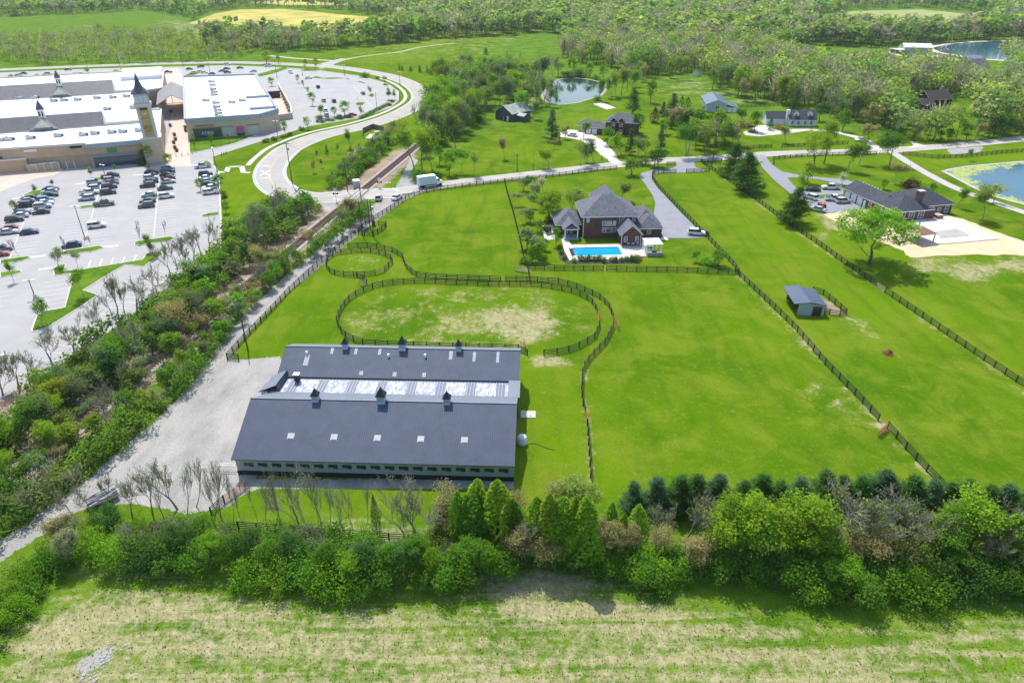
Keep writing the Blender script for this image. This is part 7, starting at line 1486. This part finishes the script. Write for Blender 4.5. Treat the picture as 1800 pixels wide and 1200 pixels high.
T('on the green inside the ring road', [('slimgreen', 619, 262, 222, 'fresh', 1.1), ('cedar', 617, 275, 257, 'deep', 1.0), ('cedar', 632, 268, 251, 'deep', .9), ('pine', 575, 272, 253, 'deep', .6), ('open', 552, 303, 276, 'tan', .8), ('slimgreen', 568, 295, 277, 'olive', 1.0), ('open', 557, 280, 262, 'olive', .7), ('open', 596, 270, 250, 'olive', .7), ('bush', 593, 330, 308, 'fresh', 1.0), ('broad', 606, 322, 300, 'mid', 1.0), ('bush', 620, 312, 292, 'mid'), ('broad', 632, 300, 282, 'mid', 1.1), ('bush', 645, 291, 272, 'fresh', 1.1), ('broad', 655, 283, 262, 'mid', 1.1), ('broad', 668, 270, 248, 'mid', 1.1), ('broad', 683, 262, 238, 'deep', 1.1)])
T('between the ring road and the railway', [('open', 728, 298, 208, 'lime', 1.2), ('open', 742, 300, 212, 'lime', 1.1), ('open', 716, 250, 205, 'yellow', 1.0), ('bare', 733, 215, 178, 'grey', 1.2), ('bush', 735, 318, 292, 'mid', .9), ('bush', 750, 316, 300, 'fresh'), ('open', 760, 300, 235, 'olive', 1.0), ('broad', 790, 308, 260, 'fresh', 1.1), ('open', 812, 305, 262, 'mid', 1.1), ('open', 833, 310, 266, 'olive', .9), ('broad', 772, 290, 250, 'mid', 1.0), ('bush', 766, 312, 298, 'mid')])
# the wood behind the old barn, left edge of the open ground
row([('bare', 'olive'), ('open', 'fresh'), ('open', 'sage'), ('bare', 'olive'), ('open', 'lime'), ('open', 'olive'), ('broad', 'fresh')], [(775, 190), (770, 220), (778, 250), (800, 235), (820, 200), (860, 180)], 34, (11, 18), 'left of the old barn', 8)
row([('bare', 'olive'), ('open', 'olive'), ('open', 'fresh'), ('open', 'sage'), ('bare', 'olive'), ('open', 'lime')], [(770, 165), (830, 150), (900, 160), (935, 145)], 30, (12, 19), 'behind the old barn', 14)
row([('open', 'sage'), ('open', 'olive'), ('bare', 'grey'), ('broad', 'fresh')], [(925, 215), (938, 198), (945, 185), (935, 165), (930, 140)], 12, (9, 15), 'on the left bank of the middle pond', 5)
T('on the left bank of the middle pond', [('open', 957, 185, 128, 'sage', .5), ('bare', 943, 190, 108, 'grey', .6), ('open', 966, 188, 150, 'sage', .8), ('open', 952, 187, 140, 'olive', .9), ('open', 975, 189, 160, 'fresh', 1.0), ('bush', 948, 182, 172, 'mid'), ('bush', 905, 176, 160, 'mid', 1.3)])
T('behind the middle pond', [('bush', 1000, 136, 122, 'deep', 1.6), ('bush', 1020, 135, 118, 'deep', 1.4), ('broad', 1036, 136, 108, 'fresh', 1.2), ('broad', 1005, 132, 100, 'mid', 1.1), ('open', 982, 134, 95, 'olive', 1.1), ('broad', 1060, 140, 112, 'fresh', 1.1), ('bush', 1048, 140, 130, 'mid', 1.3)])
T('right of the middle pond', [('open', 1052, 178, 132, 'mid', .8), ('open', 1074, 172, 122, 'olive', 1.0), ('open', 1083, 170, 118, 'lime', 1.0), ('open', 1092, 168, 112, 'olive', 1.0), ('bare', 1102, 160, 108, 'grey', 1.0), ('open', 1110, 162, 118, 'fresh', 1.0), ('bush', 1050, 177, 166, 'mid', 1.0), ('open', 1117, 152, 120, 'sage', 1.0)])
T('on the lawn of the old barn', [('pine', 970, 248, 190, 'blue', 1.05), ('open', 993, 244, 216, 'pink', 1.0), ('open', 887, 280, 238, 'pink', .7), ('open', 965, 296, 257, 'lime', 1.1), ('open', 975, 262, 246, 'pink', .8), ('open', 1020, 291, 243, 'sage', .7), ('open', 1031, 287, 252, 'mid', .8), ('slimgreen', 1045, 287, 240, 'sage', 1.0), ('open', 1025, 244, 210, 'olive', 1.0), ('slimgreen', 1056, 286, 276, 'tan')])
T('round the two storey house', [('broad', 1120, 237, 193, 'fresh', .95), ('broad', 1067, 256, 220, 'mid', 1.0), ('pine', 1112, 200, 152, 'deep', .95), ('broad', 1143, 181, 137, 'mid', .75), ('pine', 1106, 272, 225, 'blue', .8), ('open', 1092, 272, 232, 'fresh', 1.1), ('open', 1122, 275, 240, 'sage', 1.0), ('open', 1134, 276, 242, 'lime', 1.1), ('pine', 1160, 264, 216, 'blue', .8), ('bush', 1112, 290, 275, 'mid'), ('broad', 1110, 308, 277, 'fresh', 1.3), ('broad', 1150, 293, 262, 'mid', 1.1), ('broad', 1157, 294, 261, 'deep', 1.1), ('bush', 1132, 290, 276, 'mid'), ('cedar', 1150, 216, 188, 'purple', 1.4), ('pine', 1165, 205, 178, 'purple', 1.1), ('pine', 1180, 218, 162, 'blue', 1.2), ('cedar', 1196, 202, 168, 'mid', 1.0), ('cedar', 1206, 206, 170, 'mid', 1.0), ('pine', 1180, 226, 190, 'deep', 1.0), ('open', 1190, 240, 200, 'lime', 1.0), ('open', 1207, 240, 186, 'pink', 1.0), ('open', 1172, 236, 205, 'fresh', 1.1)])
T('behind the utility pole by the road', [('open', 1205, 274, 212, 'mid', .9), ('bare', 1208, 272, 215, 'grey', 1.0), ('open', 1239, 272, 212, 'olive', 1.1), ('open', 1262, 262, 206, 'mid', .9), ('bare', 1252, 258, 205, 'grey', 1.0), ('open', 1285, 262, 212, 'grey', 1.1), ('open', 1297, 255, 200, 'tan', 1.0), ('broad', 1225, 240, 195, 'mid', 1.0), ('pine', 1232, 230, 185, 'blue', 1.0), ('broad', 1262, 225, 190, 'mid', 1.0), ('broad', 1247, 235, 198, 'fresh', 1.0), ('broad', 1275, 235, 205, 'deep', 1.1), ('open', 1222, 262, 220, 'sage', 1.1)])
T('beside the grey drive entrance', [('pine', 1288, 310, 250, 'deep', 1.15), ('pine', 1307, 336, 264, 'deep', 1.35)])
T('round the white dormer house', [('cedar', 1353, 229, 206, 'deep', 1.0), ('broad', 1325, 232, 192, 'mid', .9), ('open', 1306, 222, 185, 'mid', 1.0), ('bush', 1316, 222, 212, 'rust', 1.2), ('open', 1380, 251, 217, 'olive', .9), ('broad', 1394, 192, 165, 'fresh', 1.3), ('broad', 1440, 214, 178, 'deep', .9), ('broad', 1480, 231, 190, 'mid', .8), ('bush', 1370, 228, 217, 'rust'), ('broad', 1525, 250, 216, 'tan', 1.2), ('bush', 1322, 233, 226, 'deep', 1.3)])
T('along the road near the ranch house', [('broad', 1431, 294, 226, 'lime', 1.15), ('broad', 1448, 288, 208, 'lime', .8), ('broad', 1418, 322, 282, 'lime', 1.2), ('open', 1410, 338, 300, 'lime', 1.0), ('open', 1489, 302, 246, 'fresh', 1.1), ('open', 1510, 290, 250, 'olive', 1.1), ('open', 1564, 291, 226, 'mid', 1.3), ('open', 1572, 322, 284, 'tan', 1.1), ('open', 1481, 326, 302, 'white', 1.4), ('broad', 1553, 333, 314, 'fresh', 1.4), ('bush', 1600, 330, 312, 'purple', 1.2), ('broad', 1637, 340, 321, 'mid', 1.3), ('open', 1683, 366, 326, 'fresh', .9), ('open', 1726, 388, 322, 'olive', 1.1), ('open', 1745, 358, 322, 'yellow', 1.3), ('open', 1703, 283, 260, 'sage', 1.0), ('open', 1512, 268, 238, 'lime', 1.2)])
tree('vase', 1527, 464, 366, 'fresh', label='big spreading fresh green tree beside the sandy building site', sx=1.3, where='')
tree('pine', 1394, 393, 327, 'deep', label='dark green pine on the fence line before the ranch house', sx=1.35, where='')
T('in the pool house garden', [('broad', 966, 389, 332, 'lime', 1.75), ('open', 1003, 373, 330, 'olive', 1.5), ('open', 1091, 352, 316, 'olive', 1.6), ('open', 933, 345, 316, 'white', 1.0), ('open', 955, 338, 310, 'white', 1.2), ('bush', 930, 320, 307, 'deep'), ('open', 912, 362, 338, 'grey', 1.2), ('open', 924, 390, 365, 'grey', 1.4), ('open', 935, 365, 340, 'sage', 1.3), ('broad', 920, 336, 312, 'sage', 1.3), ('broad', 940, 350, 322, 'sage', 1.3), ('broad', 926, 438, 398, 'sage', 1.5), ('broad', 944, 448, 415, 'sage', 1.4), ('broad', 932, 392, 368, 'mid', 1.4), ('broad', 945, 408, 385, 'mid', 1.3), ('broad', 958, 440, 418, 'fresh', 1.3), ('broad', 950, 458, 425, 'fresh', 1.2), ('broad', 936, 460, 430, 'mid', 1.3), ('broad', 977, 433, 396, 'mid', .9), ('open', 948, 372, 348, 'sage', 1.2), ('bush', 925, 462, 450, 'fresh', 1.3), ('bush', 958, 405, 395, 'deep', 1.2), ('bush', 965, 388, 378, 'deep', 1.2), ('open', 1225, 460, 435, 'fresh', 1.4), ('broad', 1262, 466, 438, 'mid', 1.5), ('bush', 1245, 464, 450, 'fresh', 1.4)])
# bare trees between the car park and the railway
for bx, by, ty, s in ((93, 642, 576, 1.2), (130, 628, 560, 1.0), (169, 600, 537, .9), (213, 569, 484, .9), (198, 560, 508, .8), (240, 553, 477, 1.2), (222, 556, 500, .9), (278, 520, 468, .9), (270, 514, 460, .9), (300, 490, 430, 1.0), (35, 686, 622, 1.2), (52, 674, 610, 1.0), (5, 695, 630, 1.2), (184, 590, 520, .8), (312, 472, 418, 1.0), (330, 470, 405, .9), (344, 462, 398, 1.0), (356, 448, 390, 1.0), (369, 440, 382, 1.0), (322, 478, 425, .8), (-20, 705, 640, 1.1)):
    tree('bare', bx, by, ty, 'olive', 'along the car park bank', sx=s * 1.35, lean=.08)
T('below the crossing', [('bare', 444, 448, 376, 'olive', 1.0), ('open', 470, 430, 350, 'sage', 1.0), ('bare', 455, 440, 352, 'olive', .8), ('broad', 452, 428, 385, 'fresh', 1.2), ('broad', 478, 418, 375, 'fresh', 1.2), ('bare', 485, 410, 340, 'olive', .9), ('broad', 500, 398, 358, 'mid', 1.3), ('bare', 505, 385, 318, 'olive', 1.0), ('broad', 525, 388, 345, 'fresh', 1.3), ('broad', 543, 380, 340, 'mid', 1.3), ('broad', 515, 398, 368, 'deep', 1.2), ('open', 430, 440, 395, 'fresh', 1.2), ('broad', 405, 440, 398, 'mid', 1.1), ('broad', 412, 460, 415, 'fresh', 1.2), ('broad', 438, 470, 425, 'deep', 1.3), ('broad', 395, 480, 440, 'mid', 1.3), ('broad', 372, 498, 455, 'fresh', 1.3), ('open', 460, 480, 425, 'tan', 1.1), ('open', 540, 440, 400, 'tan', 1.1), ('broad', 636, 398, 360, 'mid', 1.2), ('open', 625, 390, 340, 'tan', 1.0), ('broad', 617, 405, 380, 'fresh', 1.2)])
row([('broad', 'mid'), ('broad', 'fresh'), ('broad', 'deep'), ('open', 'sage'), ('broad', 'fresh'), ('open', 'olive')], [(375, 500), (340, 545), (290, 590), (240, 640), (170, 690), (100, 735), (20, 790), (-60, 850)], 46, (4.0, 7.5), 'on the railway bank', 3.0, 1.35)
row([('broad', 'fresh'), ('broad', 'mid'), ('broad', 'lime'), ('open', 'sage'), ('open', 'tan'), ('broad', 'mid')], [(604, 409), (560, 445), (516, 472), (457, 522), (408, 576), (360, 622), (314, 670), (250, 720), (185, 766), (112, 806), (34, 856), (-50, 912)], 52, (2.8, 5.0), 'along the gravel drive', 1.5, 1.1)
T('low between the railway and the drive', [('open', 118, 715, 655, 'yellow', 1.3), ('broad', 100, 745, 690, 'lime', 1.2), ('bare', 205, 660, 600, 'olive', 1.2), ('bare', 255, 640, 560, 'olive', 1.3), ('bare', 225, 690, 630, 'olive', 1.1), ('bare', 196, 755, 690, 'olive', 1.0), ('broad', 95, 800, 740, 'lime', 1.1), ('broad', 15, 845, 790, 'lime', 1.1), ('open', 320, 590, 520, 'tan', 1.2), ('bare', 350, 570, 505, 'olive', 1.1)])
row([('open', 'olive'), ('open', 'sage'), ('bare', 'olive'), ('open', 'tan'), ('broad', 'fresh'), ('open', 'lime')], [(505, 470), (430, 530), (350, 600), (262, 668), (200, 722), (110, 800), (20, 870), (-50, 930)], 30, (3.2, 6.0), 'beside the railway scrub', 2.0, 1.2)
for bx, by, ty in ((455, 1010, 960), (510, 1000, 950), (560, 1005, 950), (610, 1010, 955), (660, 1000, 950), (700, 995, 940), (745, 1000, 945), (790, 995, 945), (395, 985, 930), (345, 975, 915), (250, 965, 905)): tree('bare', bx, by, ty, 'olive', 'tangled in the near belt front', sx=1.6)
grove([('open', 'sage'), ('bare', 'olive'), ('open', 'fresh'), ('open', 'olive'), ('bare', 'olive'), ('broad', 'fresh'), ('open', 'lime'), ('slimgreen', 'sage')], [(745, 215), (772, 185), (785, 135), (900, 138), (935, 152), (925, 208), (915, 195), (868, 192), (838, 225), (800, 262), (770, 275), (745, 290)], 85, (10, 17), 'past the ring road')
grove([('bush', 'mid'), ('bush', 'fresh'), ('broad', 'mid'), ('open', 'sage')], [(745, 230), (785, 190), (860, 190), (838, 228), (800, 266), (765, 280)], 30, (2.5, 5), 'under the ring road grove')
T('just below the brown cabin', [('open', 1600, 232, 210, 'lime', 1.2), ('broad', 1625, 236, 214, 'fresh', 1.2), ('open', 1650, 232, 212, 'sage', 1.2), ('broad', 1690, 235, 208, 'fresh', 1.2), ('open', 1668, 228, 208, 'olive', 1.2), ('open', 1612, 222, 204, 'fresh', 1.1)])
row([('broad', 'fresh'), ('broad', 'mid'), ('open', 'lime'), ('broad', 'lime'), ('open', 'fresh')], [(1180, 245), (1215, 232), (1235, 258), (1270, 245), (1298, 246)], 13, (8, 13), 'in the grove by the road', 6)
row([('broad', 'fresh'), ('broad', 'mid'), ('open', 'fresh'), ('open', 'lime')], [(790, 215), (830, 190), (880, 170), (925, 150)], 14, (8, 13), 'in the thicket by the old barn', 8)
# near tree belt: bare row behind, leafy thicket in front
for bx, by, ty, s in ((128, 905, 850, .9), (160, 900, 838, .9), (198, 895, 832, .9), (232, 905, 830, .9), (268, 902, 812, .9), (312, 895, 800, 1.1), (345, 890, 795, .8), (375, 918, 805, .8), (388, 905, 812, .7), (330, 905, 815, .8), (290, 915, 820, .8), (250, 895, 835, .7), (400, 925, 830, .6), (410, 920, 835, .6), (434, 925, 838, .6), (455, 922, 835, .55), (470, 928, 828, .6), (484, 930, 820, .6), (500, 932, 835, .5), (528, 930, 815, .9), (541, 928, 825, .7), (545, 935, 838, .6), (560, 930, 840, .5), (568, 945, 822, .8), (585, 935, 838, .6), (606, 942, 835, .6), (620, 930, 840, .5), (640, 935, 850, .6)):
    tree('bare' if s > .85 else 'slim', bx, by, ty, 'olive', 'in the row before the barn', sx=s * (1.0 if s > .85 else 1.7), lean=.10)
T('amid the near belt', [('bare', 733, 950, 845, 'olive', 1.4), ('bare', 716, 955, 870, 'olive', 1.3), ('bare', 760, 965, 880, 'olive', 1.1), ('slimgreen', 787, 945, 858, 'tan', 1.3), ('cedar', 664, 940, 868, 'deep', .55), ('column', 808, 960, 862, 'mid', 1.0), ('column', 821, 962, 868, 'fresh', 1.0), ('column', 838, 965, 866, 'mid', 1.5), ('column', 857, 962, 878, 'fresh', 1.0), ('column', 876, 965, 842, 'lime', 1.5), ('column', 842, 955, 840, 'lime', 1.3), ('column', 902, 965, 875, 'mid', 1.4), ('bare', 915, 985, 900, 'olive', 1.2), ('column', 942, 975, 872, 'fresh', 1.1), ('column', 962, 985, 866, 'lime', 1.4), ('column', 985, 985, 872, 'fresh', 1.3), ('column', 1005, 990, 872, 'lime', 1.2), ('column', 1022, 1000, 874, 'fresh', 1.5), ('column', 1070, 960, 882, 'fresh', 1.2), ('column', 1115, 965, 885, 'fresh', 1.2), ('open', 925, 990, 920, 'tan', 1.2), ('open', 975, 1000, 935, 'tan', 1.3), ('broad', 1045, 985, 912, 'tan', 1.0), ('broad', 1075, 990, 915, 'tan', 1.0), ('broad', 1105, 985, 915, 'tan', .9), ('bush', 890, 1005, 960, 'tan', .5), ('open', 900, 935, 870, 'tan', 1.0), ('open', 975, 905, 850, 'tan', 1.5), ('slimgreen', 770, 960, 900, 'olive', 1.2), ('column', 1090, 975, 900, 'lime', 1.0)])
tree('broad', 1015, 915, 842, 'olive', where='', sx=1.5, label='rounded olive green tree standing alone behind the near tree belt')
for bx, by, ty, c, s in ((1110, 905, 846, 'blue', 1.2), (1150, 900, 838, 'blue', 1.4), (1190, 900, 834, 'deep', 1.2), (1218, 898, 834, 'deep', 1.3), (1255, 900, 833, 'blue', 1.3), (1330, 900, 832, 'deep', 1.3), (1360, 915, 846, 'deep', 1.3), (1395, 905, 838, 'blue', 1.2), (1440, 888, 826, 'deep', 1.4), (1470, 890, 834, 'deep', 1.2), (1500, 895, 836, 'deep', 1.2), (1540, 895, 826, 'blue', 1.4), (1590, 900, 836, 'deep', 1.4), (1625, 905, 842, 'blue', 1.3), (1680, 908, 842, 'deep', 1.3), (1720, 912, 852, 'deep', 1.3), (1750, 915, 850, 'blue', 1.3), (1790, 925, 858, 'deep', 1.3), (1300, 905, 845, 'deep', 1.2), (1845, 930, 860, 'deep', 1.3), (1655, 905, 848, 'deep', 1.2), (1780, 935, 875, 'deep', 1.2)):
    tree('pine', bx, by, ty, c, 'behind the near belt', sx=s * 1.05)
T('in the right near belt', [('bare', 1170, 965, 885, 'olive', 1.3), ('bare', 1205, 960, 872, 'olive', 1.5), ('bare', 1235, 965, 890, 'olive', 1.3), ('open', 1245, 975, 880, 'lime', 1.1), ('broad', 1270, 978, 866, 'lime', .8), ('broad', 1305, 985, 858, 'lime', .85), ('open', 1325, 980, 870, 'lime', 1.2), ('broad', 1348, 978, 880, 'fresh', .75), ('bare', 1285, 985, 900, 'olive', 1.3), ('open', 1280, 1000, 900, 'fresh', 1.2), ('broad', 1400, 990, 866, 'lime', 1.1), ('broad', 1380, 985, 900, 'fresh', 1.1), ('bare', 1465, 975, 868, 'olive', 1.5), ('bare', 1500, 975, 880, 'olive', 1.4), ('bare', 1560, 970, 872, 'olive', 1.6), ('open', 1545, 965, 880, 'sage', 1.3), ('bare', 1600, 980, 885, 'olive', 1.3), ('broad', 1655, 982, 882, 'fresh', .85), ('open', 1675, 985, 874, 'lime', 1.2), ('broad', 1700, 985, 884, 'fresh', .85), ('bare', 1690, 990, 900, 'olive', 1.3), ('bare', 1480, 985, 872, 'olive', 1.7), ('bare', 1525, 982, 878, 'olive', 1.7), ('bare', 1580, 985, 880, 'olive', 1.6), ('bare', 1220, 968, 878, 'olive', 1.6), ('open', 1440, 985, 890, 'tan', 1.2), ('open', 1610, 990, 900, 'tan', 1.2), ('bare', 1770, 990, 900, 'olive', 1.4), ('broad', 1640, 995, 905, 'mid', 1.1), ('column', 1758, 1000, 902, 'fresh', 1.8), ('bare', 1735, 1010, 910, 'olive', 1.2), ('broad', 1795, 1010, 915, 'lime', 1.1), ('open', 1520, 1010, 935, 'tan', 1.3), ('open', 1235, 1010, 945, 'tan', 1.3), ('bare', 1715, 1010, 930, 'olive', 1.2), ('open', 1150, 990, 925, 'tan', 1.0), ('broad', 1840, 1010, 900, 'fresh', 1.2), ('broad', 1430, 1000, 920, 'fresh', 1.2), ('open', 1580, 1010, 940, 'olive', 1.2)])
# the leafy front of the belt: large rounded shrubs, each its own
fr_ = [(50, 1040, 1000, 'fresh'), (72, 1020, 985, 'mid'), (100, 1000, 955, 'mid'), (130, 1000, 935, 'grey'), (165, 985, 935, 'fresh'), (190, 925, 885, 'deep'), (215, 1000, 945, 'fresh'), (245, 990, 945, 'mid'), (270, 1010, 955, 'deep'), (300, 1000, 945, 'mid'), (325, 985, 915, 'deep'), (350, 1005, 950, 'mid'), (385, 1010, 945, 'fresh'), (415, 1015, 945, 'mid'), (300, 960, 915, 'grey'), (240, 955, 915, 'fresh'), (345, 960, 905, 'mid'), (440, 1000, 930, 'deep'), (455, 1030, 975, 'fresh'), (480, 1020, 955, 'mid'), (500, 1035, 980, 'fresh'), (520, 1015, 940, 'deep'), (540, 1035, 975, 'mid'), (560, 1035, 985, 'fresh'), (580, 1030, 960, 'mid'), (600, 1045, 985, 'fresh'), (625, 1045, 980, 'fresh'), (645, 1035, 960, 'deep'), (665, 1045, 985, 'mid'), (690, 1030, 960, 'mid'), (715, 1030, 955, 'deep'), (735, 1025, 950, 'mid'), (760, 1035, 970, 'fresh'), (780, 1040, 985, 'mid'), (800, 1035, 975, 'fresh'), (820, 1025, 955, 'mid'), (845, 1030, 960, 'mid'), (865, 1030, 965, 'fresh'), (885, 1025, 975, 'mid'), (905, 1000, 965, 'deep'), (780, 1000, 945, 'fresh'), (735, 990, 940, 'fresh'), (640, 990, 930, 'mid'), (590, 985, 930, 'mid'), (540, 980, 925, 'grey'), (490, 980, 925, 'mid'), (1060, 1015, 970, 'fresh'), (1085, 1010, 960, 'mid'), (1110, 1015, 960, 'fresh'), (1130, 1035, 980, 'mid'), (1155, 1035, 980, 'fresh'), (1180, 1025, 975, 'mid'), (1200, 1015, 970, 'mid'), (1255, 1020, 965, 'mid'), (1290, 1025, 960, 'deep'), (1325, 1025, 965, 'mid'), (1350, 1030, 985, 'deep'), (1375, 1035, 985, 'fresh'), (1400, 1045, 985, 'mid'), (1425, 1055, 995, 'fresh'), (1450, 1060, 990, 'mid'), (1475, 1062, 990, 'fresh'), (1500, 1068, 1010, 'mid'), (1425, 1015, 955, 'mid'), (1460, 1020, 955, 'fresh'), (1500, 1035, 975, 'mid'), (1535, 1045, 985, 'mid'), (1560, 1045, 990, 'mid'), (1590, 1062, 1000, 'fresh'), (1620, 1055, 995, 'mid'), (1640, 1040, 980, 'deep'), (1670, 1040, 975, 'mid'), (1700, 1045, 985, 'deep'), (1725, 1045, 985, 'mid'), (1750, 1045, 990, 'mid'), (1775, 1045, 980, 'deep'), (1800, 1045, 985, 'fresh'), (1830, 1050, 985, 'mid'), (1010, 1010, 960, 'deep'), (985, 1000, 955, 'mid'), (25, 1072, 1035, 'fresh'), (-10, 1085, 1040, 'lime'), (30, 1100, 1060, 'fresh'), (-20, 1130, 1085, 'lime'), (60, 1060, 1030, 'mid')]
for bx, by, ty, c in fr_:
    big = by - ty > 62; sh = 16 if by > 1005 else 8
    tree('broad' if big else 'bush', bx, by - sh, ty - sh + (by - ty) * .12, c, 'fronting the near belt', sx=1.05 if big else .85)
# fallen grey tree and brown scrub at the left end
tree('bare', 128, 985, 930, 'olive', where='', sx=2.2, label='pale dead tree sprawling at the left end of the near belt')
tree('open', 128, 958, 905, 'tan', where='', sx=1.4, label='tan leafed tree at the left end of the near belt')
row([('bare', 'olive'), ('open', 'olive'), ('broad', 'lime'), ('broad', 'fresh'), ('open', 'sage'), ('open', 'tan')], [(1135, 140), (1235, 143), (1300, 165), (1365, 190), (1420, 200), (1480, 208), (1540, 225)], 40, (10, 16), 'along the right wood edge', 9)
row([('broad', 'fresh'), ('broad', 'lime'), ('open', 'olive'), ('bare', 'grey'), ('open', 'sage')], [(1500, 205), (1560, 225), (1600, 215), (1680, 200), (1760, 190), (1850, 190)], 34, (9, 15), 'round the brown cabin', 12)
row([('broad', 'deep'), ('broad', 'mid'), ('open', 'tan'), ('open', 'sage')], [(1610, 248), (1660, 250), (1720, 243), (1800, 236), (1880, 228)], 22, (5, 10), 'lining the road at the right edge', 2.5, 1.2)
finish_labels()
# ---------------------------------------------------------------- the air: far woods fade a little
hz_m = bpy.data.materials.new('air'); hz_m.use_nodes = True; ht = hz_m.node_tree; ht.nodes.clear()
pv = ht.nodes.new('ShaderNodeVolumePrincipled'); pv.inputs['Color'].default_value = (.82, .9, 1.0, 1); pv.inputs['Density'].default_value = .00007; pv.inputs['Anisotropy'].default_value = .2
ho = ht.nodes.new('ShaderNodeOutputMaterial'); ht.links.new(pv.outputs[0], ho.inputs['Volume'])
hb = MB().box(-7100, 7100, -160, 9100, -1, 72, hz_m).build('haze'); tag(hb, 'thin pale summer haze over the whole landscape', 'haze', None, 'stuff')
